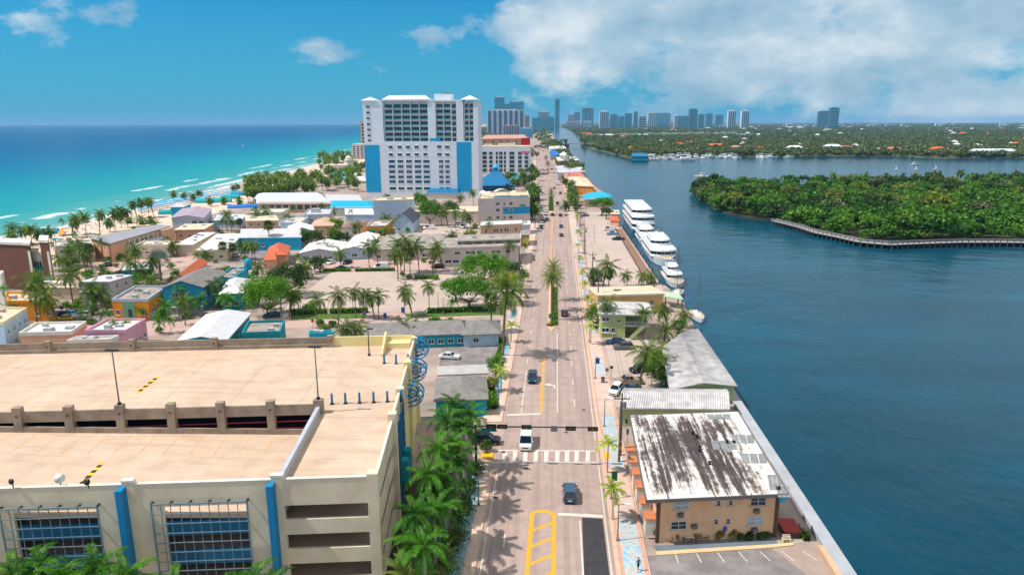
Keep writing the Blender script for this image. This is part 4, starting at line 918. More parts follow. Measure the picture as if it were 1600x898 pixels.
# brown brick building
b1 = Bld('brick_building', 'tall brown brick building with white-trimmed towers at left', 'building', *px3((-40, 379), (45, 383), (47, 377), 14.5), h=14.5)
b1.wall(BRICK); b1.flat(ROOFW, .25, .6, edge=OFFWHITE)
q = b1.P; u_ = (q[1] - q[0]).normalized(); v_ = (q[2] - q[1]).normalized(); n0 = q[1]
def bpr(u0, u1, v0, v1, z0, z1, mat, name):
    mb = MB(); mb.prism([n0 + u_ * u0 + v_ * v0, n0 + u_ * u1 + v_ * v0, n0 + u_ * u1 + v_ * v1, n0 + u_ * u0 + v_ * v1], z0, z1); mb.build(name, mat, b1.root)
bpr(.02, 4.2, 2.5, 10, 0, 12.2, CREAM, 'stair_bay'); bpr(4.22, 7.2, .8, 12, -.3, 15.4, BRICK, 'tower'); bpr(3.9, 7.5, .5, 12.3, 15.4, 16.2, OFFWHITE, 'tower_cap')
bpr(-.9, .1, -.35, .05, 0, 12.6, OFFWHITE, 'white_strip'); bpr(6.4, 7.3, .4, .82, 0, 12.6, OFFWHITE, 'white_strip'); bpr(.3, 4.0, 2.2, 2.5, 9.6, 11.2, OFFWHITE, 'cornice')
bpr(.5, 3.8, 1.6, 2.6, 6.2, 6.5, OFFWHITE, 'balcony'); bpr(.5, 3.8, 1.6, 1.7, 6.5, 7.5, TEAL, 'balcony_rail')
for k in range(3): bpr(.8 + k, 1.5 + k, 2.42, 2.5, 7.0, 9.0, GLASSB, 'window')
mb = MB(); c0 = n0 + u_ * .8 + v_ * -2.2; mb.add([(*(c0), 2.6), (*(c0 + u_ * 5.4), 2.6), (*(c0 + u_ * 5.4 + v_ * 2.8), 4.3), (*(c0 + v_ * 2.8), 4.3)], [(0, 1, 2, 3)]); mb.add([(*(c0), 2.5), (*(c0 + u_ * 5.4), 2.5), (*(c0 + u_ * 5.4), 2.6), (*c0, 2.6)], [(0, 1, 2, 3)]); mb.build('awning', TEAL, b1.root)
# beige beach motel with gallery
bg_ = Bld('beach_motel', 'long beige two-storey beach motel with gallery and grey flat roof', 'motel', G(172, 381, 7), G(265, 354, 7), G(247, 352, 7), G(142, 372, 7), 7.0)
bg_.wall(PEACH); bg_.flat(M('grey_membrane_roof', (158, 156, 160), .9, .12, .15, big=.2), .6, .3)
bg_.windows(0, (.24, .29, .36, .41, .5, .55, .63, .68), (.9, 4.3), 2.2, 1.7, bars=2); bg_.on(0, .2, .76, 3.3, 3.6, 0, 2.2, OFFWHITE, 'gallery_floor'); bg_.on(0, .2, .76, 3.6, 4.5, 2.1, 2.2, PALEB, 'gallery_rail')
bg_.on(0, .78, .98, 0, 6.9, .02, 2.4, PEACH, 'end_block')
for k in range(8): bg_.on(0, .2 + k * .08, .203 + k * .08, 0, 7, 2.0, 2.25, OFFWHITE, 'gallery_post')
simple('beach_motel', 'lower beige wing in front of the beige beach motel', 'building', (86, 387), (146, 385), (142, 377), 6.0, BEIGE, M('pale_wing_roof', (200, 194, 190), .9, .1, .2), 'flat', par=BEIGE, wins=[W1((.2,), (3.6,), 2.4, 1.4)])
simple('beach_house', 'small beige block with white roof right of the beige beach motel', 'house', (214, 384), (262, 384), (272, 378), 4.8, BEIGE, ROOFW, 'flat', par=CREAM, wins=[W1((.3, .75), (1.6,))])
simple('beach_house', 'row of white-roofed beige cottages behind the small beige block', 'house', (275, 383), (300, 383), (336, 364), 4.2, BEIGE, ROOFW, 'flat', over=.4, wins=[S1(T4, (1.2,))])
simple('beach_house', 'white flat roofs on a beige house by the parked white cars', 'house', (307, 392), (354, 391), (380, 366), 4.2, CREAM, ROOFW, 'flat', over=.3, par=None, edge=OFFWHITE, wins=[W1(T3, (1.2,))])
simple('beach_house', 'lilac-roofed beach house with open balcony', 'house', (268, 340), (318, 340), (330, 326), 7.5, GREYW, LILAC, 'gable', 1.2, 'y', 0, .4, [W1((.7, .92), (1.0, 4.2), 2.4, 2.0)])
simple('beach_house', 'tan house with cream flat roof behind the cottages', 'house', (273, 360), (318, 359), (333, 350), 4.6, PEACH, ROOFC, 'flat', over=.5, wins=[W1(T3, (1.4,))])
simple('beach_pavilion', 'small blue-walled beach pavilion with pale hip roof', 'pavilion', (266, 323), (286, 323), (298, 318), 5.0, TURQ, M('pale_pavilion_roof', (196, 196, 204), .85, .1), 'hip', 1.2, 'x', .3, .6)
bw = simple('beach_restaurant', 'white hip-roofed beach restaurant with open veranda', 'restaurant', (404, 316), (515, 316), (500, 302), 6.0, TAN, M('pale_metal_roof', (204, 206, 214), .7, .08, .5), 'hip', 3.0, 'x', .12, 1.2, [W1(tuple(.08 + .1 * k for k in range(9)), (1.5,), 3.0, 3.0)])
simple('beach_restaurant', 'pale low annexe roof left of the hip-roofed beach restaurant', 'building', (396, 310), (440, 311), (448, 304), 5.0, TAN, M('pale_annexe_roof', (206, 192, 176), .8, .1), 'hip', 1.5, 'x', .15, .6)
simple('beach_restaurant', 'pale grey gabled roof between the restaurant and the hotel', 'building', (512, 314), (565, 314), (556, 304), 5.0, BEIGE, M('lilac_grey_roof', (200, 196, 206), .8, .1), 'gable', 1.6, 'x', 0, .5)
simple('shop', 'low building under a bright blue hip roof in front of the hotel', 'shop', (517, 324), (583, 324), (580, 313), 5.0, OFFWHITE, ROOFB, 'hip', 1.8, 'x', .2, .7)
simple('shop', 'pale blue windowless block with white flat roof in front of the hotel', 'shop', (583, 315), (645, 313), (647, 308), 11.5, M('pale_grey_blue_stucco', (192, 206, 224), .85, .06, .3), ROOFC, 'flat', par=OFFWHITE, units=[(.4, .5, 3, 2, 1), (.75, .5, 2, 2, 1)])
simple('shop', 'beige flat-roofed building behind the leafy tree by the hotel', 'shop', (640, 331), (752, 331), (750, 323), 6.0, PINKB, ROOFC, 'flat', over=.2)
simple('shop', 'white tent-like roof below the bright blue hip roof', 'shop', (540, 335), (584, 335), (580, 325), 4.0, PALEB, ROOFW, 'gable', 1.2, 'x', 0, .3)
simple('gabled_house', 'white gabled house with dark grey roof in front of the windowless block', 'house', (616, 346), (645, 346), (655, 336), 5.5, PALEB, ROOFD, 'gable', 4.2, 'y', 0, .6, [W1((.25, .75), (1.0,), 1.2, 1.4)])
bs = simple('shop', 'orange shop with green awnings and pale flat roof', 'shop', (573, 355), (604, 354), (613, 345), 4.2, ORNG, M('pale_shop_roof', (206, 198, 192), .9, .1, .3), 'flat', par=PEACH)
for t0 in (.1, .55): bs.on(0, t0, t0 + .34, 2.2, 3.0, .02, 1.0, M('awning_green', (20, 150, 112), .8, .1), 'awning'); bs.on(0, t0 + .03, t0 + .3, .3, 2.2, .01, .06, GLASS, 'shop_window')
simple('bungalow', 'white bungalow with brown flat roof left of the orange shop', 'house', (533, 357), (562, 356), (574, 346), 4.0, OFFWHITE, M('brown_flat_roof', (148, 116, 104), .9, .15, .3), 'flat', over=.2, wins=[W1((.3, .72), (1.1,), 1.6, 1.4)])
simple('bungalow', 'tan hip-roofed house left of the brown-roofed bungalow', 'house', (485, 353), (520, 352), (528, 340), 4.6, TAN, M('tan_roof', (206, 170, 144), .9, .12, .5), 'hip', 1.6, 'y', .2, .4, [W1((.5,), (1.2,))])
simple('bungalow', 'white low gable house with blue side in front of the orange shop', 'house', (533, 391), (574, 389), (592, 366), 3.8, PALEB, ROOFW, 'gable', 1.4, 'y', 0, .5, [W1((.5,), (1.0,), 2, 1.4)])
simple('bungalow', 'grey-walled bungalow with white gable roof behind parked cars', 'house', (468, 395), (528, 393), (540, 378), 3.8, GREYW, ROOFW, 'gable', 1.5, 'y', 0, .5, [W1((.2, .5, .8), (1.0,), 1.6, 1.3)])
simple('motel', 'pinkish flat-roofed motel wing with worn roof behind the palms', 'motel', (582, 391), (690, 388), (700, 366), 4.2, PINKB, ROOFT, 'flat', over=.4, wins=[W1(T6, (1.1,), 1.8, 1.3)])
bm = simple('motel', 'pale two-storey motel with white roof edge beside the street', 'motel', (690, 388), (810, 384), (812, 370), 6.8, PINKB, ROOFT, 'flat', over=.5, edge=OFFWHITE, wins=[W1((.2, .345, .395, .49, .68, .73, .86), (4.2,), 2.0, 1.3), W1((.08, .18, .3), (1.2,), 2.4, 1.3)])
simple('motel', 'low dark-fronted rear storey on the pale motel roof', 'building', (715, 377), (812, 374), (812, 366), 8.4, M('brown_grey_wall', (124, 110, 100), .85, .12, .5), ROOFT, 'flat', over=.3, edge=OFFWHITE, wins=[W1(T6, (7.3,), 1.0, .7)])
simple('street_kiosk', 'small brown block between the pale motel and the street', 'building', (814, 368), (827, 367), (827, 360), 4.6, M('reddish_stucco', (176, 128, 110), .85, .1), ROOFT, 'flat')
bx = simple('shop', 'tan flat-roofed shop with teal windows under the mural hotel', 'shop', (751, 353), (815, 350), (815, 345), 5.0, TAN, ROOFW, 'flat', over=.2, edge=OFFWHITE)
for t0 in (.13, .34, .4, .5, .6, .66, .86): bx.windows(0, (t0,), (1.6,), .9, 1.8, WHITE, GLASSB, bars=0)
simple('shop', 'small white-roofed annexe at the street corner by the mural hotel', 'shop', (815, 352), (828, 351), (828, 346), 4.4, GREYW, ROOFW, 'flat', over=.3)
# mural hotel with roof terrace
hb = 12.6
bh = Bld('mural_hotel', 'beige four-storey hotel with blue palm mural and roof terrace', 'hotel', *px3((747, 313), (828, 311), (824, 300), hb), h=hb)
bh.wall(PINKB); bh.flat(ROOFC, 0, .3, par=PINKB, parh=.9)
bh.windows(0, (.375, .63), (2.6, 6.4, 9.6), 1.9, 1.8); bh.windows(0, (.5,), (2.6, 6.4, 9.6), .8, 1.6, bars=0); bh.windows(0, (.17,), (2.0,), 1.0, 1.0, bars=0)
bh.windows(1, (.3, .6), (2.6, 6.4, 9.6), 1.5, 1.6)
bh.on(0, .475, .998, 5.2, 8.7, .003, .012, SKYB, 'mural_panel')
GRN = M('mural_green', (40, 168, 130), .8, .1)
a_, b_, Ln, ang = bh.face(0)
for k in range(7):
    th = math.pi * (k - .5) / 6; mb = MB(); c = Vector((.85 * Ln, -.03, 9.0)); d = Vector((math.cos(th), 0, math.sin(th) * .7 + .1))
    e = c + d * 2.0; nn = Vector((-d.z, 0, d.x)) * .34; mb.add([c, c + d * 1.1 + nn, e, c + d * 1.1 - nn], [(0, 1, 2, 3)]); mb.build('mural_frond', GRN, bh.root, (a_.x, a_.y, 0), ang)
bh.windows(0, (.635,), (6.4,), 1.9, 1.8)
for k, (u, v, r_, mt) in enumerate(((.08, .5, 2.3, WHITE), (.2, .35, 2.2, CREAM), (.86, .5, 2.2, M('thatch', (160, 128, 104), .95, .2, 2)), (.7, .4, 2.3, CREAM))):
    p = bh.P[0].lerp(bh.P[1], u) + (bh.P[3] - bh.P[0]) * v + bh.c
    t = thing('terrace_parasol', f'{ORD[k]} parasol from left on the mural hotel roof terrace', 'parasol', (p.x, p.y, hb + .05)); mb = MB(); mb.tube([(0, 0, 0), (0, 0, 2.6)], .07, 6); mb.build('pole', OFFWHITE, t)
    mb = MB(); mb.lathe([(r_, 2.0), (r_ * .55, 2.7), (.06, 3.3)], 8); mb.build('canopy', mt, t)
p = bh.P[0].lerp(bh.P[1], .45) + (bh.P[3] - bh.P[0]) * .5 + bh.c
t = thing('terrace_canopy', 'arched cream fabric canopy on the mural hotel roof terrace', 'canopy', (p.x, p.y, hb + .05), ang); mb = MB()
pts = [(-4 + 8 * i / 8, 2.4 + 1.3 * math.sin(math.pi * i / 8)) for i in range(9)]
for (x0, z0), (x1, z1) in zip(pts[:-1], pts[1:]): mb.add([(x0, -2.6, z0), (x1, -2.6, z1), (x1, 2.6, z1), (x0, 2.6, z0), (x0, -2.6, z0 - .1), (x1, -2.6, z1 - .1), (x1, 2.6, z1 - .1), (x0, 2.6, z0 - .1)], [(0, 1, 2, 3), (7, 6, 5, 4), (0, 4, 5, 1), (3, 2, 6, 7)])
mb.build('fabric', CREAM, t)
for x in (-3.8, 3.8):
    for y_ in (-2.4, 2.4): mb = MB(); mb.tube([(x, y_, 0), (x, y_, 2.5)], .08, 6); mb.build('post', TEAL, t)
bh.on(0, .3, .98, hb + .9, hb + 1.9, -.2, -.1, M('terrace_glass', (150, 190, 200), .1, .1), 'terrace_screen')
# terracotta villas, long blue house and neighbours in the middle of the town
simple('terracotta_villa', 'terracotta hip-roofed villa in front of the long blue house', 'house', (416, 398), (447, 397), (452, 384), 4.0, PEACH, TERRA, 'hip', 2.0, 'y', .2, .5)
simple('terracotta_villa', 'smaller orange tiled wing left of the terracotta villa', 'house', (412, 406), (430, 405), (436, 396), 3.4, PEACH, TERRA, 'hip', 1.3, 'x', .2, .4)
simple('blue_house', 'long blue-walled house with pale roof behind the terracotta villa', 'house', (377, 371), (470, 370), (466, 358), 5.5, M('cerulean_stucco', (44, 176, 214), .8, .08, .5), M('pale_grey_shingle', (206, 198, 196), .9, .1, .5), 'gable', 2.0, 'x', 0, .4, [W1((.1, .35, .6), (1.6,), 1.2, 1.4)])
simple('white_house', 'white curved roof right of the long blue house', 'house', (452, 362), (492, 361), (488, 352), 5.0, OFFWHITE, ROOFW, 'gable', 1.8, 'y', 0, .3)
simple('tan_house', 'tan stepped house with cream roofs behind tall palms', 'house', (385, 346), (435, 345), (430, 336), 6.0, TAN, ROOFC, 'flat', over=.3, wins=[W1(T4, (1.4, 3.8), 1.3, 1.2)])
simple('tan_house', 'cream-roofed pale blue house behind the curved white roof', 'house', (438, 349), (470, 349), (482, 340), 6.0, PALEB, ROOFC, 'flat', par=PALEB, wins=[S1(T3, (1.4, 3.8))])
simple('tan_house', 'pale flat-roofed row near the beach restaurant', 'house', (384, 334), (440, 333), (452, 327), 4.6, OFFWHITE, M('warm_white_roof', (222, 210, 198), .9, .1, .3), 'flat', par=OFFWHITE)
simple('tan_house', 'grey-white cube house with rooftop box left of the tent roof', 'house', (474, 337), (515, 336), (520, 327), 7.0, GREYW, M('cool_grey_roof', (196, 196, 202), .9, .1, .3), 'flat', par=GREYW, wins=[W1((.3, .7), (1.4, 4.2))], units=[(.4, .5, 4, 3, 2)])
simple('tan_house', 'low white roofs behind the bare lot near the beach', 'house', (330, 345), (376, 345), (384, 336), 3.8, PALEB, M('bluish_white_roof', (206, 210, 220), .9, .1, .3), 'flat', over=.3)
simple('pool_house', 'teal pool house with pale roof beside the grey house', 'house', (192, 423), (236, 421), (240, 412), 3.4, TEAL, M('pale_teal_roof', (200, 210, 212), .9, .1), 'flat', over=.3)
simple('cafe', 'cream-roofed cafe among the palms right of the orange house', 'cafe', (72, 450), (122, 450), (118, 440), 3.6, BEIGE, ROOFC, 'flat', over=.3)
# ------------------------------------------------------------------ the hotel tower, laid out on its front plane
HY_ = 488.0
def hx(zx): return GY(550 + zx / 4.99, 230, HY_).x
def hz_(zy): return GY(660, 140 + zy / 4.99, HY_).z
hotel = thing('hotel_tower', 'tall white hotel tower with blue side panels and rows of balconies', 'hotel', (hx(540), HY_ + 13, 0))
hc = hotel.location
def hbox(x0, x1, z0, z1, y0, y1, mat, name, parent=None):
    mb = MB(); mb.box(x0 - hc.x, x1 - hc.x, y0 - 13, y1 - 13, z0, z1); return mb.build(name, mat, parent or hotel)
HW = M('hotel_white', (226, 228, 232), .8, .05, .1, big=.08); HB_ = M('hotel_blue', (24, 158, 204), .7, .05, .2, big=.06); HG = glassmat('hotel_glass', (26, 62, 76), .12); HR = M('balcony_glass', (92, 140, 150), .15, .1, .5)
X0, X1 = hx(98), hx(985); ZL = hz_(405); ZTOP = hz_(92)
hbox(X0, X1, -.5, ZL, 0, 26, HW, 'podium'); 
hbox(X0 + .4, X1 - .4, ZL, ZTOP, 2.6, 25, HW, 'upper_block')
bays = [(hx(98), hx(251)), (hx(598), hx(655)), (hx(818), hx(872)), (hx(952), hx(985))]
for a0, a1 in bays: hbox(a0, a1, ZL, ZTOP + .6, .2, 3, HW, 'pier')
# storeys with balconies
rows = [hz_(v) for v in (412, 371, 327, 283, 238, 193, 148)]; rh = rows[1] - rows[0]
def balc(xa, xb, n_, glassw):
    wd = (xb - xa) / n_
    for i, z in enumerate(rows):
        hbox(xa, xb, z - .25, z, .5, 3, HW, 'floor_slab')
        for k in range(n_):
            x = xa + wd * k
            hbox(x + .25, x + wd - .25, z + .0, z + 1.05, .55, .65, HR, 'balustrade')
            w_ = window_mesh(wd * glassw, rh * .82, WHITE, HG, 2); place('balcony_door', w_, hotel, (x + wd / 2 - hc.x, 2.55 - 13, z + .05))
    for k in range(n_ + 1): hbox(xa + wd * k - .16, xa + wd * k + .16, ZL, ZTOP, .4, 3, HW, 'fin_wall')
balc(hx(258), hx(598), 5, .86); balc(hx(657), hx(776), 2, .84); balc(hx(880), hx(950), 2, .86)
for z in rows:
    place('window', window_mesh(hx(812) - hx(782), rh * .8, WHITE, HG, 1), hotel, (hx(797) - hc.x, 2.55 - 13, z)); place('window', window_mesh(hx(150) - hx(122), rh * .5, WHITE, HG, 1), hotel, (hx(138) - hc.x, .16 - 13, z + .3))
hbox(hx(251), hx(655), ZTOP, ZTOP + 1.2, .0, 26, HW, 'cornice'); hbox(hx(655), hx(872), ZTOP - .2, ZTOP + .8, .3, 26, HW, 'cornice')
def hroof(xa, xb, y0, y1, z0, rise, inset, name='hip_roof'):
    mb = MB(); a0, b0 = xa - hc.x, xb - hc.x; i = inset
    mb.add([(a0, y0 - 13, z0), (b0, y0 - 13, z0), (b0, y1 - 13, z0), (a0, y1 - 13, z0), (a0 + i, y0 - 13 + (y1 - y0) * .45, z0 + rise), (b0 - i, y0 - 13 + (y1 - y0) * .45, z0 + rise), (b0 - i, y0 - 13 + (y1 - y0) * .55, z0 + rise), (a0 + i, y0 - 13 + (y1 - y0) * .55, z0 + rise)],
           [(0, 3, 2, 1), (4, 5, 6, 7), (0, 1, 5, 4), (1, 2, 6, 5), (2, 3, 7, 6), (3, 0, 4, 7)]); mb.build(name, HW, hotel)
hroof(hx(246), hx(602), -.6, 20, ZTOP + 1.2, 3.0, 3.2); hroof(hx(86), hx(206), -.6, 12, ZTOP + .7, 2.4, 5.2); hroof(hx(848), hx(988), -.6, 14, ZTOP + .9, 3.0, 6.0)
hbox(hx(636), hx(770), ZTOP + .8, hz_(32), 8, 20, HW, 'plant_room'); hbox(hx(700), hx(760), hz_(32), hz_(32) + .8, 10, 16, GREYM, 'plant_unit')
hbox(hx(96), hx(213), hz_(800), hz_(432), -.12, .02, HB_, 'blue_panel'); hbox(hx(815), hx(930), hz_(795), hz_(410), -.12, .02, HB_, 'blue_panel')
hbox(hx(608), hx(690), hz_(402), hz_(380), .05, 2.35, HB_, 'blue_parapet')
for zy in (447, 506):
    for zx in (300, 370, 435, 503, 571, 680, 741):
        place('window', window_mesh(2.9, 2.2, HW, HG, 1), hotel, (hx(zx) - hc.x, -.01 - 13, hz_(zy) - 1.1))
        if zx not in (571, 680): hbox(hx(zx - 14), hx(zx + 14), hz_(zy - 9), hz_(zy - 9) + .25, -.5, .02, HW, 'window_hood')
for r_, zy in enumerate((560, 601, 641, 682, 719, 771)):
    for zx, wz, g in ((305, 52, GLASSB), (373, 46, HG), (440, 46, HG), (509, 54, GLASSB), (576, 52, GLASSB), (691, 36, HG), (740, 36, HG)):
        place('window', window_mesh(hx(zx + wz / 2) - hx(zx - wz / 2), 2.15, HW, g, 2 if g is HG else 0), hotel, (hx(zx) - hc.x, -.01 - 13, hz_(zy) - 1.1))
for z in [hz_(v) for v in (432, 480, 532, 581, 622, 662, 701, 745)]: hbox(hx(216), hx(812), z, z + .12, -.05, .02, HW, 'string_course')
hbox(hx(590), hx(830), 0, 4.2, -9, 0, OFFWHITE, 'entrance_block')
mb = MB(); a0, b0 = hx(585) - hc.x, hx(835) - hc.x; mb.add([(a0, -9.6 - 13, 4), (b0, -9.6 - 13, 4), (b0 - 1, -13.1, 6.4), (a0 + 1, -13.1, 6.4), (a0, -13.1, 4), (b0, -13.1, 4)], [(0, 1, 2, 3), (0, 3, 4), (1, 5, 2)]); mb.build('entrance_roof', ROOFDB, hotel)
# neighbours of the hotel
def plain_tower(name, label, cat, xa, xb, ytop, ybase, depth, wall, rows_, cols_, glass=None, cap=None, group=None, Y=None, fins=0):
    """block whose front plane stands where its base line meets the ground"""
    if Y is None: Y = G((xa + xb) / 2, ybase).y
    a_, b_ = GY(xa, ybase, Y).x, GY(xb, ybase, Y).x; zt = GY((xa + xb) / 2, ytop, Y).z
    B_ = Bld(name, label, cat, (a_, Y), (b_, Y), (b_, Y + depth), h=zt, group=group, z0=-1); B_.wall(wall)
    if cap: B_.flat(cap, .0, .8)
    wd = (b_ - a_) / max(1, cols_); hh = zt / (rows_ + 1)
    if rows_ and cols_:
        for r_ in range(rows_): B_.windows(0, tuple((k + .5) / cols_ for k in range(cols_)), (hh * (r_ + .55),), wd * .6, hh * .55, wall, glass or GLASS, bars=0)
    for k in range(fins): t0 = k / fins; B_.on(0, t0, t0 + .02, 0, zt, 0, wd * .15 + .5, wall, 'fin')
    return B_
ow_ = plain_tower('office_block', 'white mid-rise office block with dark glass strips by the curving road', 'office', 750, 828, 230, 268, 30, M('office_white', (214, 216, 222), .8, .06, .2), 0, 0, cap=ROOFC, Y=700)
for k, t in enumerate((.06, .22, .34, .42, .5, .64, .8, .93)):
    wz = (8, 3.6, 2.2, 3.6, 2.2, 5.0, 3.8, 3.6)[k]
    for z in range(5): ow_.windows(0, (t,), (3.2 + z * 4.1,), wz, 3.3, OFFWHITE, HG, bars=1 if wz > 3 else 0)
ow_.on(0, .82, .99, 21, 23.5, .02, .1, M('pink_sign', (214, 110, 130), .7, .1), 'wall_sign')
ow_.on_roof([(.15, .5, 8, 6, 2.5), (.45, .5, 10, 6, 3), (.62, .4, 8, 5, 3.5)], OFFWHITE)
plain_tower('red_block', 'bright red rooftop block above the white office block', 'building', 814, 827.5, 216, 245, 14, M('red_render', (196, 42, 38), .8, .08), 0, 0, Y=760)
simple('terracotta_hotel', 'long terracotta roofed building behind the white office block', 'building', (752, 217), (824, 216), (820, 212), 24, PEACH, M('faded_terracotta', (206, 156, 132), .85, .15, .4), 'hip', 4, 'x', .05, 1, [W1(T6, (14, 18), 4, 2.4)])
bt = simple('blue_pavilion', 'deep blue steep hip roof with cupola right of the hotel', 'building', (750, 291), (800, 290), (796, 276), 5, M('navy_wall', (30, 84, 130), .7, .1), ROOFDB, 'hip', 8.5, 'x', .45, 1.5)
mb = MB(); mb.box(-2, 2, -2, 2, 0, 3.2); mb.build('cupola', SKYB, bt.root, (0, 0, 12.6)); mb = MB(); mb.lathe([(3.2, 0), (1.4, 1.8), (.1, 3.2)], 8); mb.build('cupola_roof', ROOFB, bt.root, (0, 0, 15.8))
simple('blue_pavilion', 'lighter blue roof right of the steep blue hip roof', 'building', (796, 281), (813, 280), (810, 272), 6, PALEB, ROOFB, 'hip', 2.5, 'y', .2, .6)
plain_tower('beach_hotel', 'narrow pale hotel slab seen left of the hotel tower', 'hotel', 551, 569, 225, 249, 30, PINKB, 6, 3)
plain_tower('beach_hotel', 'pinkish slab peeping out behind the hotel tower', 'hotel', 565.5, 575, 189, 246, 30, PEACH, 10, 1)
p = G(546, 272); t = thing('white_tower', 'white tapering lighthouse-like tower left of the hotel', 'tower', p); mb = MB(); mb.lathe([(6.5, 0), (5.2, 6), (3.8, 13), (4.6, 13.4), (4.6, 14.4), (3.2, 14.5), (3.2, 16.5), (.1, 19)], 16); mb.build('shaft', OFFWHITE, t, smooth=False)
for (a0, b0, c0, lb) in (((520, 277), (545, 278), (543, 270), 'blue hip roof under the white tapering tower'), ((548, 281), (572, 282), (570, 270), 'white and blue roof between the tapering tower and hotel')):
    simple('resort_pavilion', lb, 'pavilion', a0, b0, c0, 5, OFFWHITE, ROOFB if 'hip' in lb else ROOFW, 'hip', 3, 'x', .3, .8)
plain_tower('beach_hotel', 'low beige hotel among palms left of the white tower', 'hotel', 505, 540, 258, 273, 25, PINKB, 2, 6)
# ------------------------------------------------------------------ skyline
SKG = M('tower_pale', (196, 200, 206), .7, .08, .02); SKB = M('tower_blue', (86, 138, 158), .3, .12, .02, spec=.6); SKT = M('tower_teal', (56, 140, 160), .3, .1, .02, spec=.6); SKW = M('tower_white', (226, 226, 226), .7, .06, .02); SKD = M('tower_dark', (52, 100, 126), .3, .1, .02, spec=.6); SKP = M('tower_pink', (196, 166, 156), .8, .08, .02)
def tower(label, xa, xb, yt, yb, wall, style='bands', n_=12, roof=None, Y=None, depth=None):
    Y = Y or G((xa + xb) / 2, yb).y
    a_, b_ = GY(xa, yb, Y).x, GY(xb, yb, Y).x; zt = GY((xa + xb) / 2, yt, Y).z; W = b_ - a_
    t = thing('skyline_tower', label, 'tower', ((a_ + b_) / 2, Y, 0)); dp = depth or max(20, min(W, 40))
    mb = MB(); mb.box(-W / 2, W / 2, 0, dp, -1, zt); mb.build('shaft', wall, t)
    if style == 'bands':
        for k in range(n_):
            z = zt * (k + 1) / (n_ + 1); mb = MB(); mb.box(-W / 2 + .5, W / 2 - .5, -1.2, dp * .2, z, z + zt / (n_ + 1) * .45); mb.build('glass_band', SKD if wall in (SKG, SKW, SKP) else SKT, t)
    if style == 'piers':
        for k in range(n_):
            x = -W / 2 + W * (k + .5) / n_; mb = MB(); mb.box(x - W / n_ * .28, x + W / n_ * .28, -1.5, dp * .2, 0, zt * .97); mb.build('glass_bay', SKD if wall in (SKG, SKW, SKP) else SKT, t)
    mb = MB(); mb.box(-W * .3, W * .3, dp * .3, dp * .7, zt, zt + max(2, zt * .03)); mb.build('roof_plant', roof or wall, t)
    return t
TW = [('wide pale tower slab with dark vertical bays, nearest of the skyline', 761, 819, 172, 211, SKG, 'piers', 7, None), ('blue glass tower with white crown behind the wide pale slab', 773, 788, 152, 205, SKT, 'bands', 14, SKW), ('square teal glass tower right behind the wide pale slab', 796, 818, 159, 205, SKT, 'piers', 4, SKW), ('slim teal tower between two glass towers of the near cluster', 788, 796, 162, 205, SKB, 'bands', 12, SKW),
      ('pinkish low apartment slab in front of the wide pale tower', 786, 812, 196, 212, SKP, 'piers', 6, None), ('pale blue block left of the curving road end', 812, 832, 200, 216, M('tower_ice', (140, 184, 212), .6, .08, .02), 'bands', 4, None), ('pale pinkish tower right of the near cluster', 820, 827, 180, 206, SKP, 'bands', 8, None), ('blue glass slab before the channel mouth', 831, 847, 184, 207, SKB, 'piers', 3, SKG), ('teal tower with white frame beside the channel', 840, 858, 174, 203, SKG, 'bands', 8, None), ('broad teal block along the channel', 847, 866, 183, 203, SKT, 'piers', 4, None),
      ('single slim dark tower standing alone over the channel', 867, 874, 156, 201, SKB, 'bands', 20, None), ('low pale block right of the slim lone tower', 887, 899, 178, 199, SKG, 'bands', 5, None), ('rounded blue tower left of the dark glass tower', 897, 906, 175, 199, SKB, 'bands', 7, SKW), ('dark glass tower with reddish crown', 909, 927, 170, 199, SKD, 'piers', 3, M('red_crown', (150, 70, 70), .8, .1)), ('white tower right of the reddish-crowned tower', 937, 951, 174, 197, SKW, 'piers', 5, None), ('bluish block next to the white tower', 953, 965, 179, 197, SKB, 'bands', 6, None), ('low teal block in the middle of the skyline', 966, 975, 182, 197, SKT, 'bands', 4, None),
      ('teal stepped block with pale top in mid skyline', 976, 987, 177, 196, SKT, 'piers', 4, SKW), ('slim spired tower in mid skyline', 990, 996, 175, 196, SKB, 'bands', 7, None), ('pale low tower right of the spired tower', 999, 1009, 181, 196, SKG, 'bands', 5, None), ('white and blue double slab in mid skyline', 1012, 1024, 176, 199, SKW, 'piers', 4, None), ('blue half of the double slab in mid skyline', 1024, 1047, 177, 198, SKB, 'piers', 6, None), ('white narrow block left of the dark blue tower', 1053, 1058, 180, 197, SKW, 'bands', 5, None), ('blue block below the dark blue tower', 1058, 1078, 181, 197, SKB, 'bands', 5, SKW), ('dark blue tower above the mainland trees', 1076.5, 1089, 171, 195, SKD, 'bands', 8, None), ('small bluish tower right of the dark blue tower', 1091, 1100, 179, 194, SKB, 'bands', 4, None), ('bluish pair of blocks left of the white twin towers', 1103, 1113, 178, 194, SKB, 'bands', 5, None), ('low bluish block left of the white twin towers', 1118, 1130, 180, 194, SKB, 'bands', 4, None),
      ('left one of the two white twin towers', 1137, 1149, 173, 196, SKW, 'piers', 4, None), ('right one of the two white twin towers', 1158, 1170, 173, 196, SKW, 'piers', 4, None), ('dark blue slab standing apart over the trees at right', 1279, 1300, 174, 191.5, SKD, 'bands', 5, None), ('taller half of the dark slab standing apart at right', 1297, 1310, 169, 191.2, SKD, 'bands', 6, None)]
for lb, xa, xb, yt, yb, wl, stl, n_, rf in TW: tower(lb, xa, xb, yt, yb, wl, stl, n_, rf, Y=None if yb > 197 else 5200 + random.uniform(-300, 500))
random.seed(21)
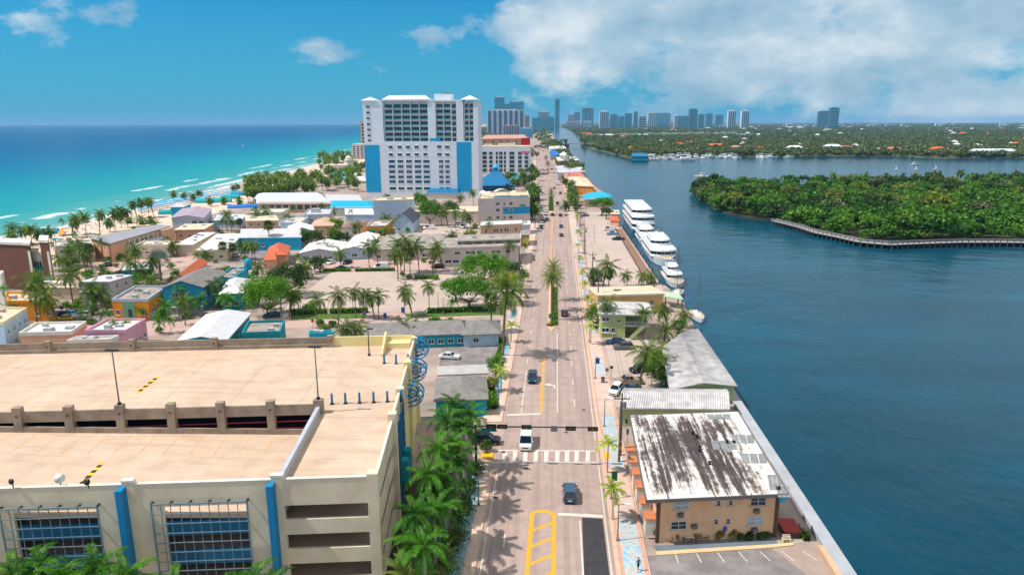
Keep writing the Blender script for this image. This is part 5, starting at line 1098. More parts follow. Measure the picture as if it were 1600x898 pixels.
for k in range(46):
    x = random.choice([random.uniform(885, 1130), random.uniform(1180, 1600), random.uniform(880, 1600)]); w_ = random.uniform(5, 16); hgt = random.uniform(2.2, 5.5) if x > 1130 else random.uniform(5, 14)
    Y = random.uniform(5600, 7200); base = PX((G(x, 215).x / G(x, 215).y * Y, Y, 0)); yt = base[1] - hgt
    a_ = GY(x, base[1], Y).x; W = w_ * Y / 1130; t = thing('distant_block', 'small hazy block on the mainland horizon', 'building', (a_, Y, 0), 0, 'hazy blocks along the horizon')
    zt = GY(x, yt, Y).z; mb = MB(); mb.box(-W / 2, W / 2, 0, 25, -1, zt); mb.build('shaft', random.choice([SKG, SKW, SKB, SKP]), t)
    for q in range(3): mb = MB(); mb.box(-W / 2 + 1, W / 2 - 1, -.8, 3, zt * (q + .6) / 4, zt * (q + .6) / 4 + zt * .1); mb.build('glass_band', SKD, t)
# bascule bridge
p0, p1 = G(884, 233), G(914, 232); Yb = 1500.0; xA, xB = p0.x * Yb / p0.y, p1.x * Yb / p1.y
t = thing('drawbridge', 'low drawbridge with brown towers across the waterway', 'bridge', ((xA + xB) / 2, Yb, 0)); hw = (xB - xA) / 2
BRB = M('bridge_brown', (130, 104, 96), .85, .12, .3)
mb = MB(); pts = [(-hw - 60 + i * (2 * hw + 160) / 24) for i in range(25)]
for x0, x1 in zip(pts[:-1], pts[1:]):
    z0, z1 = 7.5 - abs(x0) ** 1.4 * .006, 7.5 - abs(x1) ** 1.4 * .006
    mb.add([(x0, -6, z0), (x1, -6, z1), (x1, 6, z1), (x0, 6, z0), (x0, -6, z0 - 1.6), (x1, -6, z1 - 1.6), (x1, 6, z1 - 1.6), (x0, 6, z0 - 1.6)], [(0, 1, 2, 3), (0, 4, 5, 1), (2, 6, 7, 3), (4, 7, 6, 5)])
mb.build('deck', GREYW, t)
for x in (-hw, hw):
    mb = MB(); mb.box(x - 7, x + 7, -8, 8, -3, 6); mb.build('pier', BRB, t); mb = MB(); mb.box(x - 3, x + 3, -9, -4, 6, 15); mb.build('tower', BRB, t); mb = MB(); mb.box(x - 4, x + 4, -10, -3, 15, 16.5); mb.build('tower_roof', BRB, t)
for k in range(20): mb = MB(); x = -hw + 2 * hw * k / 19; mb.box(x - .2, x + .2, -6.2, -5.9, 6, 8.6); mb.build('railing_post', GREYM, t)
# houses on the far shore
def far_house(px, py, w_px, hh, wall, roof, label, group=None):
    p = G(px, py); W = w_px * p.y / 1130; t = thing('shore_house', label, 'house', p, random.uniform(-.3, .3), group)
    mb = MB(); mb.box(-W / 2, W / 2, -5, 7, 0, hh); mb.build('wall', wall, t)
    mb = MB(); mb.add([(-W / 2 - 1, -6, hh), (W / 2 + 1, -6, hh), (W / 2 + 1, 8, hh), (-W / 2 - 1, 8, hh), (-W / 2 + 5, 1, hh + 3.4), (W / 2 - 5, 1, hh + 3.4)], [(0, 1, 5, 4), (2, 3, 4, 5), (1, 2, 5), (3, 0, 4)]); mb.build('roof', roof, t)
    for k in range(3): mb = MB(); x = -W / 2 + W * (k + .5) / 3; mb.box(x - 1.2, x + 1.2, -5.1, -4.9, hh * .35, hh * .75); mb.build('window', GLASS, t)
FT = M('far_terracotta', (232, 106, 58), .85, .15, .3)
for k, (x, y, w_, hh, rf, lb) in enumerate(((1061, 231, 14, 7, FT, 'small orange-roofed villa behind the marina boats'), (1119, 234, 24, 8, FT, 'largest orange-roofed villa on the far shore'), (1079, 227, 8, 6, FT, 'tiny reddish roof above the marina'), (1150, 237, 18, 7, M('far_pink_roof', (222, 150, 128), .85, .1, .3), 'pink-roofed villa right of the largest orange villa'), (1187, 238, 12, 6, FT, 'orange roof by the moored boats at the right of the marina'), (1241, 238, 22, 8, ROOFW, 'white villa on the far shore left of an orange roof'), (1300, 238, 24, 10, M('far_pale_blue_roof', (216, 222, 226), .8, .1), 'large white mansion on the far shore'), (1322, 237, 16, 7, FT, 'orange roof touching the large white mansion'), (1372, 241, 14, 6, ROOFW, 'small white house behind the shore hedge'), (1396, 240, 22, 7, M('far_brick_roof', (206, 116, 88), .85, .1, .3), 'brick-red roofed house on the far shore'), (1424, 242, 18, 5, ROOFW, 'long low white house beside the brick-red roof'), (1464, 241, 20, 8, FT, 'orange hip roof near the right end of the far shore'), (1478, 242, 12, 6, M('far_salmon_roof', (222, 128, 100), .85, .1, .3), 'salmon roof right of the orange hip roof'), (1036, 224, 10, 6, ROOFW, 'white house above the marina'), (1005, 214, 20, 6, ROOFW, 'long white house by the canal'), (948, 214, 20, 6, ROOFW, 'white houses left along the canal'), (917, 212, 16, 7, FT, 'orange roof at the mainland end of the drawbridge channel'), (985, 237, 12, 6, M('far_yellow_roof', (206, 150, 70), .85, .1), 'ochre roof at the point before the marina'), (1160, 213, 26, 5, GREYW, 'long grey house by the end of the canal'))):
    far_house(x, y, w_, hh, OFFWHITE, rf, lb)
bm_ = simple('mansion', 'wide white arcaded mansion at the right end of the far shore', 'mansion', (1516, 236), (1588, 236), (1585, 234), 9, WHITE, M('mansion_roof', (206, 216, 218), .8, .1), 'hip', 2.4, 'x', .1, 1, [W1(tuple(.05 + .1 * k for k in range(10)), (.8,), 4.2, 4.2)])
random.seed(5)
for k in range(70):
    y = random.choice([random.uniform(197, 206), random.uniform(199, 236)]); x = random.uniform(930 if y < 230 else 1080, 1600)
    far_house(x, y, random.uniform(4, 9) * (1 if y > 210 else 1.3), random.uniform(6, 10), OFFWHITE, random.choice([ROOFW, ROOFW, ROOFW, M('far_grey_roof', (176, 172, 170), .85, .1), FT]), 'small pale house half hidden in the mainland trees', 'houses among the mainland trees')
bq_ = simple('boat_yard', 'blue-roofed boat yard sheds at the mainland point', 'shed', (987, 244), (1012, 244), (1010, 240), 6, TURQ, ROOFDB, 'hip', 2.5, 'x', .2, .6)
# ------------------------------------------------------------------ vegetation
LF_COCO = leafmat('coconut_leaf', (52, 80, 24), (112, 136, 46)); LF_ROYAL = leafmat('royal_palm_leaf', (30, 76, 14), (90, 148, 32), .38); LF_YEL = leafmat('street_palm_leaf', (110, 140, 24), (190, 196, 60), .38)
LF_DATE = leafmat('date_palm_leaf', (72, 92, 40), (134, 146, 74)); LF_SILV = leafmat('silver_palm_leaf', (84, 108, 116), (140, 160, 166)); LF_BROAD = leafmat('broad_leaf', (44, 92, 16), (112, 164, 40), .35, .5); LF_DARK = leafmat('dark_leaf', (40, 70, 28), (88, 116, 44), .3, .5)
LF_MANG = leafmat('mangrove_leaf', (54, 104, 22), (126, 168, 48), .3, .03); LF_FAR = leafmat('far_leaf', (64, 82, 40), (116, 126, 72), .2, .01); LF_HEDGE = leafmat('hedge_leaf', (60, 108, 22), (124, 160, 44), .3, .9); LF_DRY = leafmat('dry_leaf', (140, 110, 60), (176, 148, 92), .2); LF_OLIVE = leafmat('olive_leaf', (104, 120, 40), (168, 168, 66), .3, .5)
BARK = M('palm_bark', (128, 112, 94), .95, .25, 2, bump=.4, tint=(100, 84, 68)); BARKW = M('royal_bark', (176, 168, 156), .9, .15, 2, bump=.2); SHAFT = M('crownshaft_green', (110, 150, 60), .6, .12, 2); WOOD = M('tree_bark', (96, 82, 68), .95, .25, 2, bump=.4)
LF_GREY = leafmat('greyish_leaf', (92, 98, 66), (140, 138, 100), .2, .1)
rng = np.random.default_rng(3)
def frond(out, az, e0, L, droop, nl, ll, lw, hang=.5, vee=.35, twist=0.0, face=None):
    """one feather leaf: curved rib plus leaflets on both sides"""
    m = 12; pts = []; p = np.zeros(3); e = e0; st = L / m
    for i in range(m + 1):
        pts.append(p.copy()); t = i / m; ee = e - droop * t ** 1.3
        p = p + st * np.array([math.cos(az) * math.cos(ee), math.sin(az) * math.cos(ee), math.sin(ee)])
    pts = np.array(pts); side = np.array([-math.sin(az), math.cos(az), 0])
    for i in range(m):   # rib
        a, b = pts[i], pts[i + 1]; w0 = .06 * (1 - i / m) + .02; out.append([a - side * w0, a + side * w0, b + side * w0 * .8, b - side * w0 * .8])
    for i in range(nl):
        t = .12 + .88 * (i + .5) / nl; k = t * m; j = min(int(k), m - 1); q = pts[j] + (pts[j + 1] - pts[j]) * (k - j); d = pts[j + 1] - pts[j]; d = d / np.linalg.norm(d)
        l = ll * (.35 + .65 * math.sin(math.pi * min(1, .12 + t * .85)))
        up = np.cross(d, side); up = up if up[2] > 0 else -up
        for s_ in (-1, 1):
            dv = s_ * side * .86 + d * .52 + up * vee; dv = dv / np.linalg.norm(dv) * l * rng.uniform(.85, 1.1); hg = np.array([0, 0, -hang * l * rng.uniform(.6, 1.2)])
            mid = q + dv * .5 + hg * .22; tip = q + dv * .95 + hg; wv = d * lw * .5
            out.append([q - wv * .7, q + wv * .7, mid + wv, mid - wv]); out.append([mid - wv, mid + wv, tip + wv * .15, tip - wv * .15])
def quads(name, out, mat):
    a = np.array(out, np.float32).reshape(-1, 3); return rawmesh(name, a, np.arange(len(a)).reshape(-1, 4), mat)
def crown(name, mat, n, L, e_hi, e_lo, droop, nl, ll, lw, hang, vee=.3, seed=0, dead=0):
    global rng
    rng = np.random.default_rng(seed); out = []
    for i in range(n):
        t = i / max(1, n - 1); az = i * 2.39996 + rng.uniform(-.2, .2); e0 = e_hi + (e_lo - e_hi) * t ** .8 + rng.uniform(-.1, .1)
        frond(out, az, e0, L * rng.uniform(.85, 1.08), droop * rng.uniform(.8, 1.2), nl, ll, lw, hang, vee)
    return quads(name, out, mat)
COCO = [crown('crown', LF_COCO, 21, 4.4, 1.25, -.75, 1.35, 20, 1.0, .15, .75, .15, 10 + k) for k in range(4)]
COCO_FAR = [crown('crown', LF_COCO, 24, 4.4, 1.25, -.8, 1.35, 10, 1.15, .42, .6, .15, 20 + k) for k in range(3)]
ROYAL = [crown('crown', LF_ROYAL, 17, 4.6, 1.3, -.35, 1.5, 30, .95, .13, .55, .5, 30 + k) for k in range(3)]
STREET = [crown('crown', LF_YEL, 10, 1.9, 1.2, .0, 1.5, 14, .62, .12, .5, .5, 40 + k) for k in range(3)]
SMALLG = [crown('crown', LF_ROYAL, 13, 2.6, 1.3, -.1, 1.5, 15, .75, .13, .5, .4, 45 + k) for k in range(3)]
DATE = [crown('crown', LF_DATE, 40, 3.9, 1.45, -.75, .8, 22, .55, .1, .25, .6, 50 + k) for k in range(2)]
PYG = crown('crown', LF_DATE, 44, 4.6, 1.45, -.35, .95, 26, .55, .1, .3, .5, 60)
def fan_crown(name, mat, n, R_, seed, e_lo=-.7):
    g = np.random.default_rng(seed); out = []
    for i in range(n):
        az = i * 2.39996; e = 1.35 + (e_lo - 1.35) * (i / n); st = R_ * .55 * g.uniform(.8, 1.1); d = np.array([math.cos(az) * math.cos(e), math.sin(az) * math.cos(e), math.sin(e)]); s_ = np.array([-math.sin(az), math.cos(az), 0]); u = np.cross(d, s_); c = d * st; sw = s_ * .03
        out.append([-sw, sw, c + sw, c - sw])
        for k in range(11):
            th = (k - 5) / 5 * 1.9; v = d * math.cos(th) + s_ * math.sin(th) + np.array([0, 0, -.25 - .12 * abs(k - 5) / 5]); L = R_ * .52 * g.uniform(.8, 1.1); w_ = s_ * math.cos(th) * .09 - d * math.sin(th) * .09; tip = c + v * L
            out.append([c, c + v * L * .5 - w_, tip, c + v * L * .5 + w_])
    return quads(name, out, mat)
FAN = [fan_crown('crown', LF_DARK, 34, 2.4, 70 + k) for k in range(2)]; SILVER = fan_crown('crown', LF_SILV, 40, 4.2, 80, -.2)
SKIRT = fan_crown('dead_skirt', LF_DRY, 16, 2.2, 90, -1.4)
def trunk_mesh(name, mat, r0, r1, lean, bulge=0.0, n=8):
    mb = MB(); pts = []; rr = []
    for i in range(9):
        t = i / 8; pts.append((lean * t ** 1.7, 0, t)); rr.append(r0 + (r1 - r0) * t ** .5 + bulge * math.sin(math.pi * min(1, t * 1.1)))
    rr[0] *= 1.35; mb.tube(pts, rr, n); return mb.mesh(name, mat, True)
TR = {('coco', 0): trunk_mesh('trunk', BARK, .2, .13, .0), ('coco', 1): trunk_mesh('trunk', BARK, .2, .13, .9), ('coco', 2): trunk_mesh('trunk', BARK, .2, .13, 1.9), ('royal', 0): trunk_mesh('trunk', BARKW, .26, .2, 0, .06), ('street', 0): trunk_mesh('trunk', BARKW, .11, .07, 0), ('date', 0): trunk_mesh('trunk', BARK, .3, .27, 0), ('fan', 0): trunk_mesh('trunk', BARK, .19, .15, .1)}
_sh = MB(); _sh.tube([(0, 0, -1.5), (0, 0, -.9), (0, 0, .15)], [.17, .24, .1], 9); CSHAFT = _sh.mesh('crownshaft', SHAFT, True)
_nut = MB()
for _k in range(6): _a = _k * 1.05; _nut.lathe([(.01, -.16), (.13, -.06), (.14, .05), (.02, .16)], 6, 0, (.3 * math.cos(_a), .3 * math.sin(_a), -.35))
COCONUTS = _nut.mesh('coconuts', M('coconut_husk', (150, 150, 60), .8, .2, 3), True)
_cnt = [0]
def palm(kind, base, hh, label, group=None, s=1.0, name=None, far=False):
    """base world point, trunk height hh"""
    _cnt[0] += 1; k = _cnt[0]; rz = (k * 2.4) % 6.283
    nm = name or {'coco': 'coconut_palm', 'royal': 'royal_palm', 'street': 'street_palm', 'small': 'garden_palm', 'date': 'date_palm', 'fan': 'fan_palm', 'silver': 'silver_palm', 'pyg': 'date_palm'}[kind]
    t = thing(nm, label, 'palm', (base[0], base[1], base[2]), rz, group)
    tk = {'coco': 'coco', 'royal': 'royal', 'street': 'street', 'small': 'street', 'date': 'date', 'fan': 'fan', 'silver': 'date', 'pyg': 'date'}[kind]
    ln_ = k % 3 if tk == 'coco' else 0
    place('trunk', TR[(tk, ln_)], t, (0, 0, -.05), 0, (s, s, hh)); lean = {('coco', 1): .9, ('coco', 2): 1.9, ('fan', 0): .1}.get((tk, ln_), 0) * s; z = hh - .05
    cr = {'coco': COCO_FAR if far else COCO, 'royal': ROYAL, 'street': STREET, 'small': SMALLG, 'date': DATE, 'fan': FAN, 'silver': [SILVER], 'pyg': [PYG]}[kind]
    place('crown', cr[k % len(cr)], t, (lean, 0, z), k * 1.3, (s, s, s * random.uniform(.92, 1.1)))
    if kind == 'royal': place('crownshaft', CSHAFT, t, (lean, 0, z), 0, (s, s, s))
    if kind == 'coco' and not far: place('coconuts', COCONUTS, t, (lean, 0, z), 0, (s, s, s))
    if kind in ('fan',): place('dead_skirt', SKIRT, t, (lean, 0, z - .3), 0, (s * .8,) * 3)
    return t
def palm_px(kind, bx, by, cy_, label, group=None, s=1.0, far=False):
    b = G(bx, by); hh = max(1.2, height_at(b, cy_)); return palm(kind, b, hh, label, group, s, far=far)
def leaf_blob(g, n_lobes, per, rx, ry, rz, leaf, lobe=.34, shell=.5):
    """leaf quads spread over many small lobes inside an ellipsoid crown"""
    d = g.normal(size=(n_lobes, 3)); d[:, 2] = np.abs(d[:, 2]) * 1.1 - .35; d /= np.linalg.norm(d, axis=1)[:, None]
    rad = shell + (1 - shell) * g.random(n_lobes) ** .6; c = d * rad[:, None] * (np.array([rx, ry, rz]) * (1 - lobe * .5)) * g.uniform(.82, 1.12, (n_lobes, 1))
    ld = g.normal(size=(n_lobes, per, 3)); ld /= np.linalg.norm(ld, axis=2)[..., None]
    lr = lobe * min(rx, ry, rz) * g.uniform(.7, 1.25, (n_lobes, 1, 1)); pos = (c[:, None, :] + ld * lr * g.uniform(.65, 1.05, (n_lobes, per, 1))).reshape(-1, 3)
    nr = (ld + g.normal(size=ld.shape) * .55 + np.array([0, 0, .35])).reshape(-1, 3); nr /= np.linalg.norm(nr, axis=1)[:, None]
    ref = g.normal(size=nr.shape); t1 = np.cross(nr, ref); t1 /= np.linalg.norm(t1, axis=1)[:, None]; t2 = np.cross(nr, t1)
    sz = leaf * g.uniform(.6, 1.3, (len(pos), 1)); a, b = t1 * sz * .5, t2 * sz * .34
    return np.stack([pos - a, pos - b, pos + a, pos + b], 1)
def blobmesh(name, q, mat): v = q.reshape(-1, 3); return rawmesh(name, v, np.arange(len(v)).reshape(-1, 4), mat)
def limb_mesh(rx, hh, seed):
    g = random.Random(seed); mb = MB(); mb.tube([(0, 0, -.1), (.1, 0, hh * .4), (0, .1, hh * .8)], [.4, .3, .24], 8)
    for k in range(7):
        a = k * .9 + g.random(); e = (rx * .6 * math.cos(a), rx * .6 * math.sin(a), hh * 1.1 + g.uniform(.3, 1.6)); mb.tube([(0, 0, hh * .65), (e[0] * .5, e[1] * .5, hh * .95), e], [.2, .13, .05], 6)
    return mb.mesh('trunk', WOOD, True)
def broad_tree(px, py, rx, rz_, trunk, label, mat, group=None, seed=1, ry=None, lobes=70, per=75, leaf=.34, name='leafy_tree'):
    g = np.random.default_rng(seed); b = G(px, py); t = thing(name, label, 'tree', b, 0, group)
    place('trunk', limb_mesh(rx, trunk, seed), t)
    place('crown', blobmesh('crown', leaf_blob(g, lobes, per, rx, ry or rx, rz_, leaf), mat), t, (0, 0, trunk + rz_ * .62)); return t
def hedge(pts, wd, hh, label, mat=None, leaf=.22, dens=26):
    g = np.random.default_rng(len(label)); qs = []; P_ = [G(*p) for p in pts]; o = P_[0]
    core = MB()
    for a, b in zip(P_[:-1], P_[1:]):
        L = (b - a).length; n = int(L * (wd + 2 * hh) * dens / 2); d = (b - a).normalized(); s_ = Vector((-d.y, d.x, 0))
        t_ = g.random(n); u = g.uniform(-1, 1, n); v = g.random(n); sel = g.random(n); u = np.where(sel < .6, np.sign(u), u); v = np.where(sel >= .6, 1.0, v)
        pos = np.array(a - o)[None] + t_[:, None] * np.array(b - a)[None] + (u * wd / 2)[:, None] * np.array(s_)[None]; pos[:, 2] = v * hh; pos += g.normal(size=pos.shape) * .07
        nr = np.stack([g.normal(size=n), g.normal(size=n), g.random(n) * 1.5], 1) + (np.where(sel < .6, u, 0))[:, None] * np.array(s_)[None] * 1.5; nr /= np.linalg.norm(nr, axis=1)[:, None]
        t1 = np.cross(nr, g.normal(size=nr.shape)); t1 /= np.linalg.norm(t1, axis=1)[:, None]; t2 = np.cross(nr, t1); sz = leaf * g.uniform(.7, 1.3, (n, 1))
        qs.append(np.stack([pos - t1 * sz, pos - t2 * sz * .7, pos + t1 * sz, pos + t2 * sz * .7], 1))
        w2 = s_ * (wd / 2 - .1); q = [a - o - w2, b - o - w2, b - o + w2, a - o + w2]; core.prism([(p.x, p.y) for p in q], 0, hh - .12)
    t = thing('hedge', label, 'hedge', o); core.build('branches', M('hedge_inside', (38, 52, 20), .95, .3, 2), t); place('leaves', blobmesh('leaves', np.concatenate(qs), mat or LF_HEDGE), t)
def shrub(px, py, r_, label, mat=None, hh=None, seed=0, group=None, z=0.0):
    g = np.random.default_rng(seed + int(px)); b = G(px, py, z); t = thing('shrub', label, 'shrub', b, 0, group); hh = hh or r_
    place('leaves', blobmesh('leaves', leaf_blob(g, 22, 34, r_, r_, hh, .3, .42, .35), mat or LF_HEDGE), t, (0, 0, hh * .8)); mb = MB(); mb.tube([(0, 0, -.05), (0, 0, hh)], [.08, .03], 5); mb.build('stem', WOOD, t)
# --- royal palms between the garage and the street
for k, (cx, cy_, z) in enumerate(((662, 852, 9), (650, 803, 10.5), (678, 797, 9.3), (672, 768, 8), (668, 742, 11), (692, 745, 9.5), (684, 702, 10), (708, 694, 9.5), (698, 656, 10.5), (724, 668, 9.5), (710, 636, 10), (733, 648, 9), (645, 846, 8), (688, 775, 7.5), (712, 718, 8))):
    p = G(cx, cy_, z); palm('royal', (p.x, p.y, .28), z - .3, f'{ORD[k]} royal palm from the front beside the garage', 'royal palms beside the garage', .76)
for k, (bx, by, cy_, s_) in enumerate(((640, 975, 905, .8), (690, 912, 880, .7))): palm_px('pyg', bx, by, cy_, ('pale fan palm at the bottom edge by the garage corner', 'dusty grey-green fan palm under the royal palms')[k], 'fan palms at the garage corner', s_)
for k, (px, py, r_, hh) in enumerate(((700, 878, 2.2, 2.0), (715, 862, 2.0, 2.0), (722, 822, 1.8, 1.8), (734, 770, 1.6, 1.5), (728, 800, 1.7, 1.5), (745, 742, 1.4, 1.3), (690, 905, 2.2, 2), (760, 705, 1.2, 1.2))): shrub(px, py, r_, f'{ORD[k]} dark round shrub under the royal palms by the garage', LF_DARK, hh, k)
# palms below the garage front, crowns just inside the picture
for k, (px, py) in enumerate(((20, 893), (58, 886), (100, 900), (152, 890), (196, 897), (272, 912), (395, 897), (420, 912))):
    c = G(px, py, 8.0); palm('small', (c.x, c.y, 0), (7.6 if k < 5 else 6.9) + .4 * (k % 2), f'{ORD[k]} palm crown from left along the front of the garage', 'palms in front of the garage', 1.25)
# --- street palms, right pavement
for k, (bx, by, cy_) in enumerate(((957, 812, 764), (949, 739, 694), (923, 538, 510), (925, 508, 482), (918, 489, 466), (914, 464, 443), (910, 444, 424), (905, 420, 402), (903, 396, 383), (903, 376, 362), (901, 352, 338), (899, 332, 320))): palm_px('street', bx, by, cy_, f'{ORD[k]} small yellow-green palm from the front on the right pavement', 'small palms on the right pavement', 1.15)
for k, (bx, by, cy_) in enumerate(((783, 612, 580), (799, 535, 508), (813, 465, 450), (818, 440, 428), (820, 400, 385), (824, 392, 376))): palm_px('street', bx, by, cy_, f'{ORD[k]} small palm from the front on the left pavement', 'small palms on the left pavement', 1.2)
# --- median date palms
for k, (bx, by, cy_) in enumerate(((862, 500, 437), (863, 486, 429), (864, 470, 419))): palm_px('date', bx, by, cy_, ('front', 'middle', 'rear')[k] + ' date palm of three in the planted median', 'date palms in the near median', 1.0)
for k, (bx, by, cy_) in enumerate(((861, 322, 301), (856, 270, 255), (853, 259, 246))): palm_px('date', bx, by, cy_, ('dense palm on the second median by the traffic lights', 'nearer palm on the far median', 'farther palm on the far median')[k], None, 1.0)
# --- palms around the green motel and car park
for k, (bx, by, cy_, s_, kd) in enumerate(((998, 612, 552, 1.0, 'coco'), (1022, 590, 556, 1.0, 'coco'), (1036, 585, 566, .9, 'coco'), (1018, 604, 578, .9, 'small'), (1040, 600, 590, .8, 'small'), (1034, 558, 550, .85, 'coco'), (953, 526, 474, .75, 'coco'), (1005, 528, 486, .75, 'coco'), (958, 520, 500, .6, 'small'), (1042, 512, 482, .8, 'coco'), (1068, 512, 490, .7, 'coco'), (990, 470, 466, .6, 'small'))):
    palm_px(kd, bx, by, cy_, ('tall palm by the tan pickup', 'palm behind the tall one by the tan pickup', 'palm against the white tile roof', 'low bushy palm below the white tile roof', 'low palm at the corner of the white tile roof', 'palm next to the grey car by the tile roof', 'palm at the left front of the green motel', 'palm before the stair of the green motel', 'small palm under the left green motel palm', 'palm right of the tan block', 'palm at the water edge right of the green motel', 'small palm between the green motel and tan block')[k], None, s_)
palm_px('pyg', 1038, 536, 518, 'big spreading date palm with orange heart right of the green motel', None, .9)
palm_px('small', 1062, 536, 524, 'yellowish palm by the sea wall beside the spreading date palm', None, .8)
palm_px('small', 1047, 645, 634, 'small palm in the gap before the white tiled wing', None, .8)
for k, (bx, by, cy_, kd, s_) in enumerate(((942, 455, 413, 'coco', 1.1), (951, 450, 428, 'fan', 1.0), (980, 447, 428, 'coco', .7), (997, 447, 429, 'coco', .7), (1018, 443, 430, 'coco', .75), (935, 455, 430, 'small', 1))): palm_px(kd, bx, by, cy_, ('tallest coconut palm at the front of the quay car park', 'brown-skirted palm beside the tallest coconut palm', 'left of three short palms at the car park edge', 'middle of three short palms at the car park edge', 'right of three short palms at the quay edge', 'bushy palm left of the tallest coconut palm')[k], None, s_)
# --- lot palms, left
for k, (bx, by, cy_, s_) in enumerate(((452, 495, 465, .75), (460, 487, 458, .75), (496, 510, 468, .75), (529, 508, 463, .9), (556, 496, 455, .75), (567, 497, 460, .75), (585, 499, 466, .75), (592, 499, 461, .8), (632, 490, 450, .65), (644, 495, 459, .75), (671, 488, 446, .7))): palm_px('coco', bx, by, cy_, f'{ORD[k]} palm from left along the lower edge of the town car park', 'palms along the town car park', s_)
for k, (bx, by, cy_, s_) in enumerate(((577, 418, 386, .95), (590, 412, 384, .8), (622, 436, 396, 1.1), (627, 430, 380, 1.0), (632, 424, 374, 1.0), (641, 428, 392, .9), (655, 427, 382, 1.0), (676, 428, 384, .95), (680, 424, 394, .9), (533, 418, 393, .9), (500, 402, 384, .8), (514, 404, 388, .8))): palm_px('coco', bx, by, cy_, f'{ORD[k]} tall palm counted from the white van behind the town car park' if k < 9 else ('palm left of the white van', 'palm beside the white gable bungalow', 'palm before the grey-walled bungalow')[k - 9], 'tall palms behind the town car park', s_)
palm_px('coco', 786, 556, 452, 'very tall brown-skirted palm at the left street corner', None, 1.35); palm_px('fan', 768, 520, 470, 'shaggy palm beside the very tall corner palm', None, 1.2)
for k, (bx, by, cy_, s_) in enumerate(((543, 540, 512, .9), (556, 538, 514, .8), (640, 534, 510, .9), (655, 533, 514, .8))): palm_px('coco', bx, by, cy_, f'{ORD[k]} palm from left rising just behind the garage back wall', 'palms behind the garage back wall', s_)
# --- left foreground palms of the town
for k, (bx, by, cy_, kd, s_) in enumerate(((58, 504, 442, 'coco', 1.25), (92, 508, 462, 'coco', 1.1), (115, 480, 428, 'coco', 1.15), (147, 492, 455, 'coco', 1.0), (167, 486, 456, 'coco', .95), (290, 508, 470, 'coco', .8), (90, 530, 512, 'small', 1.1), (112, 530, 520, 'small', 1.0), (182, 538, 504, 'small', .7), (200, 536, 505, 'small', .7), (250, 522, 504, 'small', .8), (268, 520, 500, 'small', .8), (130, 505, 490, 'small', .9), (165, 505, 490, 'small', .9), (222, 500, 486, 'small', .9), (215, 445, 388, 'coco', .95), (208, 455, 410, 'coco', .9), (145, 428, 388, 'fan', 1.1), (125, 420, 380, 'coco', .9), (162, 410, 378, 'date', .75), (134, 422, 388, 'coco', .8), (110, 418, 392, 'coco', .8), (278, 400, 382, 'coco', .85), (230, 445, 430, 'small', 1.2), (350, 408, 384, 'fan', 1.0), (365, 404, 386, 'fan', 1.0), (383, 405, 384, 'coco', .8), (395, 406, 382, 'coco', .85), (422, 390, 352, 'fan', 1.2), (402, 357, 332, 'coco', .9), (420, 355, 328, 'coco', 1.0), (445, 360, 338, 'coco', .8), (355, 360, 334, 'coco', .9), (362, 362, 342, 'coco', .9), (375, 358, 346, 'fan', 1.0), (348, 360, 346, 'small', 1.2), (402, 438, 414, 'coco', .8), (320, 375, 367, 'small', 1.1), (335, 378, 370, 'small', 1.1), (255, 470, 455, 'small', 1.0))):
    where = ('tall palm in front of the left orange house', 'palm right of the tall one before the left orange house', 'palm in front of the brown brick building awning', 'left palm of two before the pale grey house', 'right palm of two before the pale grey house', 'leaning palm before the blue house', 'bushy palm on the peach-walled house side', 'low palm beside the peach-walled house', 'left small palm above the pink house', 'right small palm above the pink house', 'left young palm on the pink forecourt', 'right young palm on the pink forecourt', 'low palm left of the orange house with teal panel', 'low palm before the orange house with teal panel', 'yellow-green palm at the orange house corner', 'palm before the small beige block', 'palm beside the teal pool house', 'dense palm left of the beige beach motel', 'palm by the beige motel wing', 'date palm at the beige motel corner', 'slim palm by the beige motel path', 'short palm by the beige motel wing', 'palm before the white-roofed cottages', 'bushy palm beside the silver palm', 'left fan palm by the parked white cars', 'right fan palm by the parked white cars', 'left palm behind the turquoise domed house', 'right palm behind the turquoise domed house', 'shaggy brown palm before the long blue house', 'left of three palms behind the tan stepped house', 'tall middle palm behind the tan stepped house', 'right palm behind the tan stepped house', 'left palm of the clump by the lilac-roofed house', 'middle palm of the clump by the lilac-roofed house', 'right palm of the clump by the lilac-roofed house', 'bushy palm of the clump by the lilac-roofed house', 'palm before the terracotta villa', 'left small palm on the cottage roofs', 'right small palm on the cottage roofs', 'palm left of the two-storey blue house')[k]
    palm_px(kd, bx, by, cy_, where, None, s_)
for k, (px, py) in enumerate(((262, 500), (280, 494), (300, 493), (316, 492), (352, 488), (362, 492))): palm_px('small', px, py, py - 22, f'{ORD[k]} bright green palm from left in the row before the two-storey blue house', 'palms before the blue house', 1.25)
palm_px('silver', 252, 438, 408, 'large silver-blue fan palm in the left part of the town', None, 1.2)
